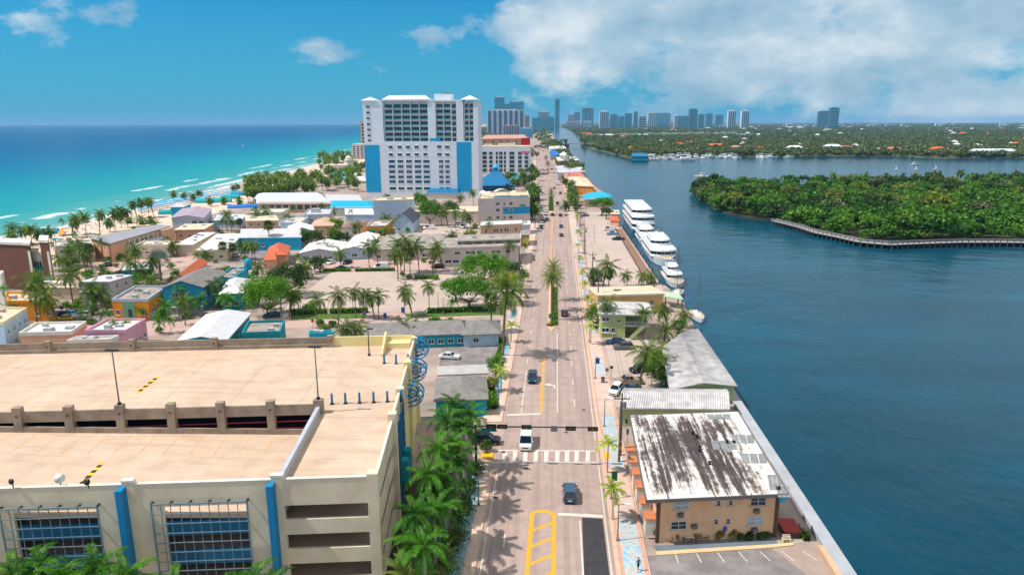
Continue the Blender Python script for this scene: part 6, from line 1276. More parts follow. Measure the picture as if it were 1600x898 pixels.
# --- beach palms
BP = [(20, 385, 366), (42, 382, 358), (50, 384, 356), (62, 380, 364), (80, 378, 360), (113, 370, 346), (121, 366, 340), (136, 372, 337), (156, 366, 334), (172, 362, 346), (180, 360, 332), (190, 356, 328), (200, 354, 330), (186, 348, 336), (215, 345, 318), (222, 340, 315), (233, 340, 314), (240, 338, 313), (202, 348, 343), (222, 350, 342), (238, 348, 342), (272, 312, 302), (290, 312, 304), (300, 315, 306), (312, 310, 300), (330, 322, 312), (346, 320, 312), (374, 320, 312), (365, 300, 292), (370, 298, 290)]
for k, (bx, by, cy_) in enumerate(BP): palm_px('coco', bx, by, cy_, f'{ORD[k]} palm from the left in the sparse row on the sand', 'palms on the sand', .85, far=True)
random.seed(31)
GROVE = []
for k in range(150):
    t_ = random.random(); x = 385 + t_ * 185; y0 = 306 - t_ * 26; y = y0 + random.uniform(-14, 16)
    if x > 500: y = random.uniform(262, 300)
    if x > 565: x = 565 - random.random() * 20
    GROVE.append((G(x, y), random.uniform(6, 10), random.uniform(.9, 1.15)))
for k in range(36):
    x = random.uniform(500, 548); y = random.uniform(246, 262); GROVE.append((G(x, y), random.uniform(7, 10), 1.1))
GROVE.sort(key=lambda q: q[0].y)
for b, hh, s_ in GROVE[:36]: palm('coco', b, hh, 'palm at the near edge of the dense grove between the beach and the hotel', 'palms of the dense beach grove', s_, far=True)
def mesh_np(me):
    v = np.empty(len(me.vertices) * 3, np.float32); me.vertices.foreach_get('co', v); return v.reshape(-1, 3)
_cv = [mesh_np(m_) for m_ in COCO_FAR]; _tv = mesh_np(TR[('coco', 1)]); _tf = [tuple(p.vertices) for p in TR[('coco', 1)].polygons if len(p.vertices) == 4]
def palm_mass(name, items, label):
    cs, ts, tf = [], [], []
    for k, (b, hh, s_) in enumerate(items):
        a = k * 2.4; c_, n_ = math.cos(a), math.sin(a); rot = np.array([[c_, n_, 0], [-n_, c_, 0], [0, 0, 1]]); cs.append((_cv[k % 3] * s_ + np.array([.9, 0, 0])) @ rot + np.array([b.x, b.y, hh])); o_ = sum(len(q) for q in ts); ts.append((_tv * np.array([1, 1, hh])) @ rot + np.array([b.x, b.y, 0])); tf += [[i + o_ for i in f] for f in _tf]
    cv = np.concatenate(cs); o = place(name, rawmesh(name, cv, np.arange(len(cv)).reshape(-1, 4), LF_COCO)); o['kind'] = 'stuff'; o['label'] = label; o['category'] = 'palms'; t = place('trunks', rawmesh('trunks', np.concatenate(ts), np.array(tf), BARK), o); t['kind'] = 'stuff'
palm_mass('palm_grove', GROVE[36:], 'dense mass of palms between the beach and the hotel')
for k in range(44):
    x, y = random.choice([(random.uniform(752, 832), random.uniform(262, 272)), (random.uniform(790, 834), random.uniform(272, 304)), (random.uniform(826, 836), random.uniform(270, 345))]); palm('coco', G(x, y), random.uniform(5, 9), 'palm or street tree in the clump right of the hotel beside the road', 'palms beside the road past the hotel', random.uniform(.8, 1.1), far=True)
for k in range(46):
    y = random.uniform(238, 335); x = {0: random.uniform(888, 900), 1: random.uniform(880, 920)}[0 if y > 300 else 1] if y > 262 else random.uniform(868, 876); palm('coco', G(x, y), random.uniform(4, 8), 'palm in the waterfront strip right of the far road', 'palms along the far waterfront strip', random.uniform(.7, 1.05), far=True)
for k, (px, py, cy_) in enumerate(((654, 330, 305), (604, 322, 307), (700, 355, 330), (712, 356, 332), (725, 358, 335), (736, 356, 338), (690, 352, 330), (740, 325, 300), (719, 324, 308), (625, 362, 342), (612, 358, 346))): palm_px('coco', px, py, cy_, ('leafy palm in front of the hotel entrance', 'palm on the block roof edge before the hotel', 'first palm of the row left of the mural hotel', 'second palm of the row left of the mural hotel', 'orange-tinted palm of the row left of the mural hotel', 'last palm of the row left of the mural hotel', 'palm beside the leafy tree left of the mural hotel', 'dark palm at the hotel right foot', 'small palm at the hotel right foot', 'palm before the gabled white house', 'palm by the orange shop')[k], None, .9)
# --- broad-leaved trees
broad_tree(757, 446, 10.5, 4.6, 3.2, 'biggest leafy tree by the street corner of the town car park', LF_BROAD, None, 1, 8, 95, 95, .5); broad_tree(733, 482, 7.6, 4.2, 3.0, 'second leafy tree in front of the biggest one', LF_BROAD, None, 2, 6, 80, 80, .45); broad_tree(792, 476, 5.2, 4.0, 4.0, 'olive-yellow tree between the leafy trees and the street', LF_OLIVE, None, 3, 4.5, 50, 60, .4); broad_tree(806, 455, 4.6, 3.8, 3.0, 'dark tree by the left pavement', LF_DARK, None, 4, 4, 50, 60, .4); broad_tree(712, 470, 5, 3, 2.5, 'low tree at the left of the leafy pair', LF_BROAD, None, 24, 4, 50, 60, .42)
broad_tree(418, 494, 7.6, 5.6, 3.0, 'dense bright green tree beside the turquoise houses', LF_BROAD, None, 5, 7, 85, 85, .45); broad_tree(450, 462, 8.6, 4.4, 3.0, 'wide grey-green tree over the car park corner', LF_DARK, None, 6, 7, 85, 80, .45); broad_tree(500, 425, 4.4, 2.8, 1.6, 'small round tree at the upper car park corner', LF_DARK, None, 7, 4, 40, 60, .4)
broad_tree(487, 386, 7.0, 3.4, 2.0, 'dark leafy tree right of the long blue house', LF_DARK, None, 8, 5, 60, 60, .5); broad_tree(532, 386, 5.4, 3.0, 1.8, 'leafy tree before the white bungalow', LF_DARK, None, 9, 4, 50, 60, .5); broad_tree(524, 362, 4.8, 3.2, 1.8, 'green tree before the tan hip-roofed house', LF_BROAD, None, 10, 4, 45, 50, .5)
broad_tree(672, 352, 6.4, 7.0, 3.5, 'tall bright leafy tree before the hotel', LF_BROAD, None, 11, 5, 80, 60, .6); broad_tree(700, 345, 6, 4.5, 4, 'round tree right of the tall bright tree', LF_DARK, None, 12, 5, 55, 55, .6); broad_tree(655, 330, 6, 4.5, 4, 'broad tree against the hotel foot', LF_BROAD, None, 13, 5, 55, 55, .6)
broad_tree(735, 372, 4.2, 2.0, .6, 'bright yellow-green bush before the tan shop', LF_OLIVE, None, 14, 3.5, 40, 50, .5); broad_tree(940, 337, 7.4, 3.4, 5.0, 'flat-topped spreading tree on the quay', LF_BROAD, None, 15, 6, 60, 60, .6, name='spreading_tree'); broad_tree(947, 342, 4.0, 2.5, 2.5, 'dark tree under the flat-topped tree', LF_DARK, None, 16, 3.5, 40, 50, .5)
broad_tree(928, 446, 3.2, 2.6, 1.6, 'leafy bush left of the brown-skirted palm', LF_DARK, None, 17, 3, 40, 50, .35); broad_tree(930, 513, 3.2, 2.6, 2.0, 'leafy tree at the left front of the green motel', LF_BROAD, None, 18, 2.6, 45, 50, .3); broad_tree(1060, 520, 2.4, 1.6, 1.0, 'flowering bush by the water right of the green motel', LF_BROAD, None, 19, 2, 30, 40, .3); broad_tree(775, 588, 2.4, 2.4, 1.2, 'leafy tree by the carport and left pavement', LF_BROAD, None, 20, 2, 40, 50, .26)
broad_tree(762, 640, 2.0, 1.8, 1.0, 'bush at the corner of the grey bungalow', LF_BROAD, None, 21, 2, 36, 50, .25); broad_tree(768, 612, 1.6, 1.6, .8, 'flowering bush beside the grey bungalow', LF_OLIVE, None, 22, 1.5, 30, 40, .25); broad_tree(1010, 456, 3.0, 1.4, .6, 'low green bush at the quay edge', LF_BROAD, None, 23, 2, 35, 50, .3)
for k, (px, py, rx, rz_, tr, m_) in enumerate(((842, 236, 12, 5, 4, LF_DARK), (858, 237, 12, 5, 4, LF_DARK), (852, 230, 14, 5, 4, LF_DARK), (871, 231, 12, 6, 4, LF_DARK), (835, 250, 8, 5, 4, LF_DARK), (880, 226, 12, 6, 4, LF_DARK), (832, 275, 6, 5, 3, LF_DARK), (800, 290, 6, 5, 3, LF_DARK), (820, 292, 6, 5, 3, LF_DARK), (834, 330, 4.2, 4.5, 3, LF_DARK), (832, 345, 4, 4, 3, LF_BROAD), (836, 312, 5, 4.5, 3, LF_DARK))): broad_tree(px, py, rx, rz_, tr, ('first far tree beside the road bend', 'second far tree beside the road bend', 'third far tree beside the road bend', 'far tree by the drawbridge approach', 'tree right of the white office block', 'tree at the drawbridge', 'tree on the left of the road past the hotel', 'tree behind the mural hotel', 'tree at the right behind the mural hotel', 'street tree beside the mural hotel', 'lower street tree beside the mural hotel', 'upper street tree beside the mural hotel')[k], m_, None, 40 + k, None, 36, 36, .9)
# hedges and planted strips
hedge(((455, 491), (575, 488)), 1.2, 1.3, 'clipped hedge along the lower left edge of the town car park'); hedge(((668, 489), (775, 485)), 1.2, 1.3, 'clipped hedge along the lower right edge of the town car park'); hedge(((505, 424), (548, 424)), 1.0, 1.0, 'short hedge at the upper left of the town car park'); hedge(((555, 424), (617, 423)), 1.0, 1.0, 'hedge in front of the white van'); hedge(((732, 536), (782, 534)), 1.4, 1.2, 'hedge in front of the pale blue wall by the corner'); hedge(((648, 436), (685, 435)), 1.4, 1.2, 'low hedge under the tall palms')
hedge(((857, 510), (866, 508), (866, 450)), 1.6, .5, 'planted green strip of the near median'); hedge(((861, 330), (861, 308)), 2.4, .7, 'planted green strip of the second median'); hedge(((926, 463), (960, 461)), 1.4, 1.0, 'hedge at the lower edge of the quay car park'); hedge(((1243, 829), (1262, 845)), .9, .8, 'green planting along the sea wall behind the motel')
hedge(((773, 640), (768, 610)), 1.0, .9, 'hedge beside the pavement at the grey bungalow'); hedge(((778, 560), (788, 530)), 1.0, .8, 'hedge beside the left pavement by the asphalt lot')
for k, (px, py) in enumerate(((1030, 800), (1026, 770), (1022, 740), (1016, 712), (1012, 690), (1037, 828))): shrub(px - 6, py + 12, .75, f'{ORD[k]} potted shrub between the motel porches', LF_DARK, .8, k)
for k, (px, py, c) in enumerate(((1124, 842, 'red-leaved'), (1146, 841, 'tall red-tinted'), (1155, 840, 'bushy green'), (1170, 841, 'dark potted'), (1188, 840, 'low potted'), (1198, 839, 'rightmost low potted'))): shrub(px, py, .6, f'{c} plant against the tan motel wall', LF_DRY if 'red' in c else LF_DARK, .8 if k < 2 else .5, k)
for k, (px, py) in enumerate(((715, 530), (720, 534), (500, 508), (520, 510), (250, 520), (300, 440), (630, 432), (640, 436), (680, 437), (690, 412))): shrub(px, py, 1.2, ('round bush left of the corner hedge', 'second round bush by the corner hedge', 'bush at the foot of the leaning lot palm', 'bush right of the leaning lot palm', 'bush by the pink forecourt', 'bush by the terracotta roof', 'bush under the tall town palms', 'second bush under the tall town palms', 'third bush under the tall town palms', 'bush by the pale motel wall')[k], None, 1.0, k)
# --- garden greenery tucked between the town houses
def inside(p, poly):
    r_ = False; j = len(poly) - 1
    for i in range(len(poly)):
        a, b = poly[i], poly[j]
        if (a[1] > p[1]) != (b[1] > p[1]) and p[0] < (b[0] - a[0]) * (p[1] - a[1]) / (b[1] - a[1]) + a[0]: r_ = not r_
        j = i
    return r_
NOGO = FOOT + [gp((440, 486), (518, 420), (750, 420), (810, 452), (810, 488)), gp((60, 536), (60, 512), (430, 494), (830, 482), (830, 500)), gp((686, 578), (690, 530), (786, 528), (778, 578))]
grn = random.Random(17); npl = 0; GREENBUSH = [blobmesh('leaves', leaf_blob(np.random.default_rng(500 + k), 20, 30, 1.6, 1.6, 1.3, .34, .42, .35), (LF_DARK, LF_BROAD, LF_HEDGE)[k]) for k in range(3)]
while npl < 210:
    px = grn.uniform(10, 800); py = grn.uniform(330, 520)
    if py < 372 - px * .12: continue
    b = G(px, py); q = (b.x, b.y)
    if b.x > -14 or any(inside(q, f) for f in NOGO): continue
    npl += 1
    if npl % 3 == 0: palm('coco' if npl % 2 else 'small', b, grn.uniform(3.5, 7.5), 'garden palm tucked between the town houses', 'garden palms between the town houses', grn.uniform(.7, 1.0))
    else:
        t = thing('shrub', 'garden shrub tucked between the town houses', 'shrub', b, grn.uniform(0, 6), 'garden shrubs between the town houses'); s_ = grn.uniform(.6, 1.3); place('leaves', GREENBUSH[npl % 3], t, (0, 0, 1.0 * s_), 0, (s_, s_, s_)); mb = MB(); mb.tube([(0, 0, -.05), (0, 0, 1.0 * s_)], [.08, .04], 5); mb.build('stem', WOOD, t)
# --- mangrove island: one mass of crowns
ISL = gp((1081, 297), (1095, 311), (1130, 330), (1170, 338), (1210, 342), (1250, 355), (1300, 366), (1350, 375), (1420, 375), (1500, 373), (1640, 373), (1760, 372), (1760, 286), (1600, 286), (1450, 290), (1300, 291), (1180, 290), (1110, 285))
mb = MB(); mb.prism(ISL, -3, -.2); struct('island', mb, M('island_mud', (58, 66, 34), .95, .25, .1, bump=.3, tint=(84, 72, 48)))
g = np.random.default_rng(77)
protos = [leaf_blob(g, 42, 14, 4.8, 4.8, 2.9, 1.0, .34, .4) for _ in range(6)]
xs = [p[0] for p in ISL]; ysl = [p[1] for p in ISL]; parts_ = []; tone = []; n_try = 0
while len(parts_) < 880 and n_try < 20000:
    n_try += 1; p = (g.uniform(min(xs), max(xs)), g.uniform(min(ysl), max(ysl)))
    if p[0] > 420 or not inside(p, ISL): continue
    if g.random() > min(1, 330 / p[1]) ** 1.0: continue
    s_ = g.choice([.8, 1.0, 1.2, 1.55, 1.9], p=[.2, .25, .25, .2, .1]) * g.uniform(.9, 1.1); a = g.uniform(0, 6.28); c_, n_s = math.cos(a), math.sin(a); q = protos[len(parts_) % 6].copy(); x = q[..., 0] * c_ - q[..., 1] * n_s; y = q[..., 0] * n_s + q[..., 1] * c_
    hgt = g.uniform(2.6, 6.4) - (1.2 if p[0] < 160 and p[1] > 400 else 0) + 1.6 * math.sin(p[0] * .05) * math.cos(p[1] * .04)
    parts_.append(np.stack([x * s_ + p[0], y * s_ + p[1], np.maximum(q[..., 2] * s_ + hgt, -.3)], -1)); tone.append(int(g.choice(4, p=[.84, .12, .03, .01] if p[1] < 400 + 40 * math.sin(p[0] * .03) else [.48, .38, .10, .04])))
# fringe right along the shore
for i in range(13):
    a, b = np.array(ISL[i]), np.array(ISL[(i + 1) % len(ISL)])
    if i > 10: break
    nseg = max(2, int(np.linalg.norm(b - a) / 4.5))
    for k in range(nseg):
        p = a + (b - a) * (k + g.random()) / nseg; off_ = np.array([2.5, 6.0]) * (1 if i < 5 else .6); p = p + np.array([2.5, 3.6]); s_ = g.uniform(.5, .9); q = protos[k % 5]
        parts_.append(np.stack([q[..., 0] * s_ + p[0], q[..., 1] * s_ + p[1], np.maximum(q[..., 2] * s_ + g.uniform(1.2, 3.2), -.4)], -1)); tone.append(int(g.choice(4, p=[.7, .2, .07, .03])))
_me = blobmesh('mangrove_wood', np.concatenate(parts_), LF_MANG); [_me.materials.append(m_) for m_ in (LF_DARK, LF_OLIVE, LF_GREY)]; _me.polygons.foreach_set('material_index', np.repeat(np.array(tone, np.int32), [len(q) for q in parts_])); o = place('mangrove_wood', _me); o['kind'] = 'stuff'; o['label'] = 'dense green mangrove wood covering the island'; o['category'] = 'wood'
# pines and palms that stand out along the far edge of the island
for k in range(30):
    x = 1300 + 300 * (k + random.random()) / 30; b = G(x, 293 + random.uniform(-2, 3)); b.z = -.2
    if k % 4 == 0: palm('coco', b, random.uniform(9, 12), 'palm rising above the far edge of the island wood', 'palms on the island', 1.0, far=True)
    else:
        gg = np.random.default_rng(300 + k); t = thing('thin_tree', 'thin feathery tree above the far edge of the island wood', 'tree', b, 0, 'feathery trees on the island'); hh = random.uniform(9, 13)
        place('crown', blobmesh('crown', leaf_blob(gg, 18, 14, 2.6, 2.6, hh * .42, .9, .3, .2), LF_DARK if k % 3 else LF_OLIVE), t, (0, 0, hh * .62)); mb = MB(); mb.tube([(0, 0, 0), (0, 0, hh)], [.25, .06], 6); mb.build('trunk', WOOD, t)
# --- mainland trees: one far mass
fp = [leaf_blob(g, 7, 5, 6.5, 6.5, 4.4, 4.2, .5, .5) for _ in range(6)]; fl = []
MLp = ML
for k in range(15000):
    py = 193.0 + (250 - 193.0) * g.random() ** 1.25; px = g.uniform(878, 1640); p = G(px, py)
    if not inside((p.x, p.y), MLp): continue
    if 209.8 < py + (px - 915) * .012 < 214.2 and 915 < px < 1160: continue
    s_ = g.uniform(.7, 1.25) * max(1.0, min(3.0, p.y / 2300)); q = fp[k % 6]; a = g.uniform(0, 6.28); c_, n_s = math.cos(a), math.sin(a)
    fl.append(np.stack([(q[..., 0] * c_ - q[..., 1] * n_s) * s_ + p.x, (q[..., 0] * n_s + q[..., 1] * c_) * s_ + p.y, q[..., 2] * min(s_, 1.5) + g.uniform(3.0, 6.5)], -1))
o = place('mainland_wood', blobmesh('mainland_wood', np.concatenate(fl), LF_FAR)); o['kind'] = 'stuff'; o['label'] = 'far mass of suburban trees on the mainland'; o['category'] = 'wood'
# barrier island vegetation past the hotel
fl = []
for k in range(1500):
    y = g.uniform(900, 6000) if k % 2 else g.uniform(700, 1800); l, r_ = shore_x(y) + 75, road_lr(y)[0] - 12
    x = g.uniform(l, r_) if g.random() < .75 else g.uniform(road_lr(y)[1] + 8, max(road_lr(y)[1] + 9, wall_x(y) - 6))
    s_ = g.uniform(.7, 1.2) * max(1, y / 2500); q = fp[k % 6]; fl.append(np.stack([q[..., 0] * s_ + x, q[..., 1] * s_ + y, q[..., 2] * s_ + g.uniform(3, 6)], -1))
o = place('beach_town_wood', blobmesh('beach_town_wood', np.concatenate(fl), LF_FAR)); o['kind'] = 'stuff'; o['label'] = 'far mass of trees on the beach strip past the hotel'; o['category'] = 'wood'
# boardwalk round the island
BW = M('boardwalk_wood', (182, 176, 172), .9, .2, 1.0, bump=.2); bwp = [G(*p, .0) for p in ((1208, 347), (1224, 351), (1248, 357), (1275, 366), (1310, 373), (1345, 381), (1390, 385), (1440, 383), (1500, 381), (1560, 381), (1625, 382), (1690, 382))]
t = thing('boardwalk', 'grey wooden boardwalk on piles along the near shore of the island', 'boardwalk', (bwp[0].x, bwp[0].y, -.0)); o0 = bwp[0]
for i, (a, b) in enumerate(zip(bwp[:-1], bwp[1:])):
    d = (b - a).normalized(); s_ = Vector((-d.y, d.x, 0)); n_ = max(3, int((b - a).length / 2.4)); L = (b - a).length
    for k in range(n_):
        p, q = a + d * (L * k / n_) - o0, a + d * (L * (k + 1) / n_ - .06) - o0; mb = MB(); w2 = s_ * 1.5
        if i == 0 and k == 0: pass
        mb.prism([(v.x, v.y) for v in (p - w2, q - w2, q + w2, p + w2)], .75, .95); mb.build('deck_panel', BW, t)
        mb = MB(); e = p - s_ * 1.35; mb.box(e.x - .14, e.x + .14, e.y - .14, e.y + .14, -3, 2.0); e2 = p + s_ * 1.35; mb.box(e2.x - .14, e2.x + .14, e2.y - .14, e2.y + .14, -3, 2.0); mb.build('pile', M('pile_timber', (104, 98, 92), .9, .2, 1), t)
    for sg in (-1, 1):
        for z in (1.5, 1.95): mb = MB(); a2, b2 = a - o0 + s_ * 1.35 * sg, b - o0 + s_ * 1.35 * sg; mb.bar((a2.x, a2.y, z), (b2.x, b2.y, z), .12, .14); mb.build('rail', BW, t)
    mb = MB(); a2, b2 = a - o0 + s_ * 1.9, b - o0 + s_ * 1.9; mb.bar((a2.x, a2.y, -.6), (b2.x, b2.y, -.6), .5, 1.6); mb.build('bank_timber', M('wet_timber', (70, 64, 58), .9, .2, 1), t)
# ------------------------------------------------------------------ vehicles
TYRE = M('tyre_rubber', (28, 28, 30), .9, .1, 3); RIMM = M('wheel_rim', (150, 152, 156), .35, .1, 3, metal=.7); CGLASS = glassmat('car_glass', (20, 28, 34), .06, .8); LAMPW = M('headlight_lens', (224, 228, 230), .2, .05, 3, spec=.7); LAMPR = M('taillight_lens', (150, 22, 24), .3, .1, 3, spec=.6); TRIM = M('car_trim', (34, 36, 38), .6, .1, 3); PLATE = M('number_plate_white', (220, 220, 214), .6, .05, 3)
def carpaint(n, c, metal=.25): return M('car_paint_' + n, c, .25, .05, .8, metal=metal, spec=.6)
PAINT = {k: carpaint(k, c) for k, c in dict(white=(232, 232, 230), silver=(176, 180, 184), grey=(104, 108, 114), black=(26, 28, 32), blue=(24, 66, 110), teal=(16, 72, 92), red=(140, 30, 30), tan=(176, 146, 118), yellow=(230, 186, 30), navy=(24, 42, 70), lightblue=(110, 150, 180), steel=(58, 92, 120)).items()}
# side profiles: length, width, body outline (x from the nose back, z), cabin (x0 hood end, x1 roof start, x2 roof end, x3 rear) and heights
CT = dict(sedan=dict(L=4.6, W=1.82, hood=.88, belt=.95, roof=1.43, deck=.98, c=(1.35, 2.05, 3.25, 4.0), wr=.32), suv=dict(L=4.7, W=1.9, hood=1.02, belt=1.08, roof=1.7, deck=1.08, c=(1.25, 1.95, 4.1, 4.62), wr=.37),
          van=dict(L=5.6, W=2.05, hood=1.12, belt=1.22, roof=2.15, deck=1.22, c=(.85, 1.55, 5.35, 5.58), wr=.36), pickup=dict(L=5.6, W=1.95, hood=1.1, belt=1.15, roof=1.8, deck=1.1, c=(1.5, 2.15, 3.4, 3.75), wr=.4), truck=dict(L=7.5, W=2.3, hood=1.3, belt=1.4, roof=2.4, deck=1.1, c=(.3, .8, 1.9, 2.05), wr=.45))
CM = {}
def car_parts(kind, paint):
    key = (kind, paint)
    if key in CM: return CM[key]
    T = CT[kind]; L, W = T['L'], T['W']; h = W / 2; P_ = []
    def sec(x, hw, zb, zt, chamf=.1):
        return [(x, -hw * .93, zb), (x, -hw, zb + .22), (x, -hw, zt - chamf), (x, -hw + chamf * .9, zt), (x, hw - chamf * .9, zt), (x, hw, zt - chamf), (x, hw, zb + .22), (x, hw * .93, zb)]
    st = [(0.0, h * .80, .38, T['hood'] - .26), (.12, h * .92, .26, T['hood'] - .12), (.5, h * .985, .22, T['hood'] - .03), (T['c'][0], h, .22, T['hood'] + .02), ((T['c'][0] + T['c'][2]) / 2, h, .22, T['belt']), (T['c'][2], h, .22, T['belt'] + .02), (max(T['c'][3] - .05, L - .5), h * .98, .24, T['deck']), (L - .12, h * .93, .28, T['deck'] - .08), (L, h * .84, .4, T['deck'] - .2)]
    st = sorted(st, key=lambda s_: s_[0]); mb = MB(); R_ = [sec(*s_) for s_ in st]
    for i, r_ in enumerate(R_): mb.v += r_
    for i in range(len(R_) - 1):
        for j in range(8): mb.f.append((i * 8 + j, (i + 1) * 8 + j, (i + 1) * 8 + (j + 1) % 8, i * 8 + (j + 1) % 8)); mb.m.append(0)
    mb.f += [tuple(range(8)), tuple(reversed(range((len(R_) - 1) * 8, len(R_) * 8)))]; mb.m += [0, 0]
    cen = lambda v: [(p[0] - L / 2, p[1], p[2]) for p in v]
    mb.v = cen(mb.v); P_.append(('body', mb.mesh('body', PAINT[paint], False), None))
    c0, c1, c2, c3 = T['c']; zb, zr = T['belt'] - .02, T['roof'] - .06; iw = h - .06; tw = h - (.16 if kind in ('van', 'truck') else .26)
    g = MB(); g.add(cen([(c0, -iw, zb - .05), (c0, iw, zb - .05), (c1, -tw, zr), (c1, tw, zr), (c2, -tw, zr), (c2, tw, zr), (c3, -iw, zb), (c3, iw, zb)]), [(0, 1, 3, 2), (4, 5, 7, 6), (0, 2, 4, 6), (1, 7, 5, 3)]); P_.append(('windows', g.mesh('windows', CGLASS), None))
    r_ = MB(); r_.prism([(c1 - .08 - L / 2, -tw - .02), (c1 - .08 - L / 2, tw + .02), (c2 + .1 - L / 2, tw + .02), (c2 + .1 - L / 2, -tw - .02)][::-1], zr, zr + .07)
    for s_ in (-1, 1):   # pillars
        r_.bar((c0 - L / 2, s_ * (iw + .01), zb), (c1 - L / 2, s_ * (tw + .01), zr), .07, .07); r_.bar((c3 - L / 2, s_ * (iw + .01), zb), (c2 - L / 2, s_ * (tw + .01), zr), .1, .1); xm = (c1 + c2) / 2 - L / 2; r_.bar((xm, s_ * (iw + .01), zb), (xm, s_ * (tw + .01), zr), .08, .06)
        if kind == 'van': r_.add([((c1 + 1.1) - L / 2, s_ * (iw + .012), zb), (c3 - L / 2, s_ * (iw + .012), zb), (c2 - L / 2, s_ * (tw + .015), zr), ((c1 + 1.1) - L / 2, s_ * (tw + .015), zr)], [(0, 1, 2, 3)])
    P_.append(('roof', r_.mesh('roof', PAINT[paint]), None))
    for x in (.85 if kind != 'truck' else 1.0, L - .95 if kind != 'truck' else L - 1.6):
        for s_ in (-1, 1):
            P_.append(('wheel', None, (x - L / 2, s_ * (h - .13), T['wr'])))
    for s_ in (-1, 1):
        m2 = MB(); m2.box(-.02, .1, -.2, .2, -.08, .08); P_.append(('headlight', m2.mesh('headlight', LAMPW), (.02 - L / 2, s_ * h * .62, T['hood'] - .3)))
        m2 = MB(); m2.box(-.08, .03, -.14, .14, -.1, .12); P_.append(('taillight', m2.mesh('taillight', LAMPR), (L / 2 - .03, s_ * h * .68, T['deck'] - .25)))
        m2 = MB(); m2.box(-.1, .08, -.12, .12, -.08, .08); P_.append(('wing_mirror', m2.mesh('wing_mirror', PAINT[paint]), (c0 + .3 - L / 2, s_ * (h + .08), T['belt'] + .08)))
    m2 = MB(); m2.box(-.03, .06, -.45, .45, -.1, .08); P_.append(('grille', m2.mesh('grille', TRIM), (.0 - L / 2, 0, T['hood'] - .4)))
    m2 = MB(); m2.box(-.05, .03, -.26, .26, -.07, .07); P_.append(('number_plate', m2.mesh('number_plate', PLATE), (L / 2 - .005, 0, .62)))
    if kind == 'pickup':
        m2 = MB(); m2.box(c3 + .08 - L / 2, L / 2 - .1, -h + .14, h - .14, T['deck'] - .02, T['deck'] + .015); P_.append(('cargo_bed', m2.mesh('cargo_bed', TRIM), None))
    if kind == 'truck':
        m2 = MB(); m2.box(2.3 - L / 2, L / 2, -h - .05, h + .05, .8, 3.2); P_.append(('cargo_box', m2.mesh('cargo_box', PAINT['white']), None))
    CM[key] = P_; return P_
_w = MB(); _w.tube([(0, -.11, 0), (0, .11, 0)], 1.0, 14); WHEEL = _w.mesh('tyre', TYRE); _r = MB(); _r.tube([(0, -.12, 0), (0, .12, 0)], .62, 12); RIM_ = _r.mesh('rim', RIMM)
def car(kind, paint, p, rz, label, group=None, near=False, s=1.0):
    t = thing({'sedan': 'car', 'suv': 'suv', 'van': 'van', 'pickup': 'pickup_truck', 'truck': 'box_truck'}[kind], label, {'sedan': 'car', 'suv': 'car', 'van': 'van', 'pickup': 'pickup', 'truck': 'truck'}[kind], (p[0], p[1], .012), rz, group, (s, s, s))
    for nm, me, loc in car_parts(kind, paint):
        if nm == 'wheel':
            wr = CT[kind]['wr']; w_ = place('wheel', WHEEL, t, loc, 0, (wr, 1, wr)); place('rim', RIM_, w_)
        else: place(nm, me, t, loc or (0, 0, 0))
    return t
FWD, BACK = -math.pi / 2, math.pi / 2   # nose is at -x: FWD drives away from the camera, BACK towards it
RC = 'vehicles on the main road'
for kd, pt, x, y, dr, lb in (('suv', 'steel', 890, 775, FWD, 'grey-blue suv driving away just past the hatched median'), ('van', 'white', 822, 694, BACK, 'white van waiting at the crosswalk'), ('suv', 'teal', 832, 594, BACK, 'dark teal car coming towards the stop line'), ('sedan', 'black', 882, 492, FWD, 'black car driving away beside the near median'), ('sedan', 'black', 877, 369, FWD, 'dark car nearest behind the mural hotel crossing'), ('sedan', 'navy', 876.7, 355, FWD, 'second dark car ahead in the outer lane'), ('suv', 'grey', 875.5, 338, FWD, 'grey car third ahead in the right lane'), ('suv', 'silver', 875.8, 327, FWD, 'silver car fourth ahead near the traffic lights'), ('suv', 'black', 871, 319, FWD, 'dark suv passing the second median'), ('sedan', 'grey', 863, 337, BACK, 'dark car in the inner lane beside the second median'), ('suv', 'teal', 854.6, 345, BACK, 'dark car approaching past the mural hotel'), ('sedan', 'white', 853, 331, BACK, 'white car turning by the second median'), ('sedan', 'silver', 845, 325, BACK, 'silver car in the left outer lane'), ('van', 'white', 848, 304, BACK, 'white van beyond the second median'), ('suv', 'blue', 840.5, 299, BACK, 'blue suv left of the far white van'), ('suv', 'red', 875.6, 303, FWD, 'dark red suv driving away past the lights'), ('sedan', 'black', 866, 295, FWD, 'black car far up the road'), ('truck', 'white', 870.5, 289, FWD, 'box truck far up the road'), ('sedan', 'red', 848.5, 236, BACK, 'tiny red car at the road bend'), ('suv', 'black', 862, 265, FWD, 'dark suv beside the far median')):
    car(kd, pt, G(x, y), dr, lb, RC)
car('suv', 'black', G(760, 692), math.pi, 'black suv waiting in the side street under the palms')
for k, (x, y, pt) in enumerate(((846, 352, 'white'), (845.5, 357, 'black'), (841, 361, 'silver'), (848, 347, 'navy'))): car('suv', pt, G(x, y), BACK, f'{ORD[k]} car parked at the kerb below the mural hotel', 'cars parked below the mural hotel')
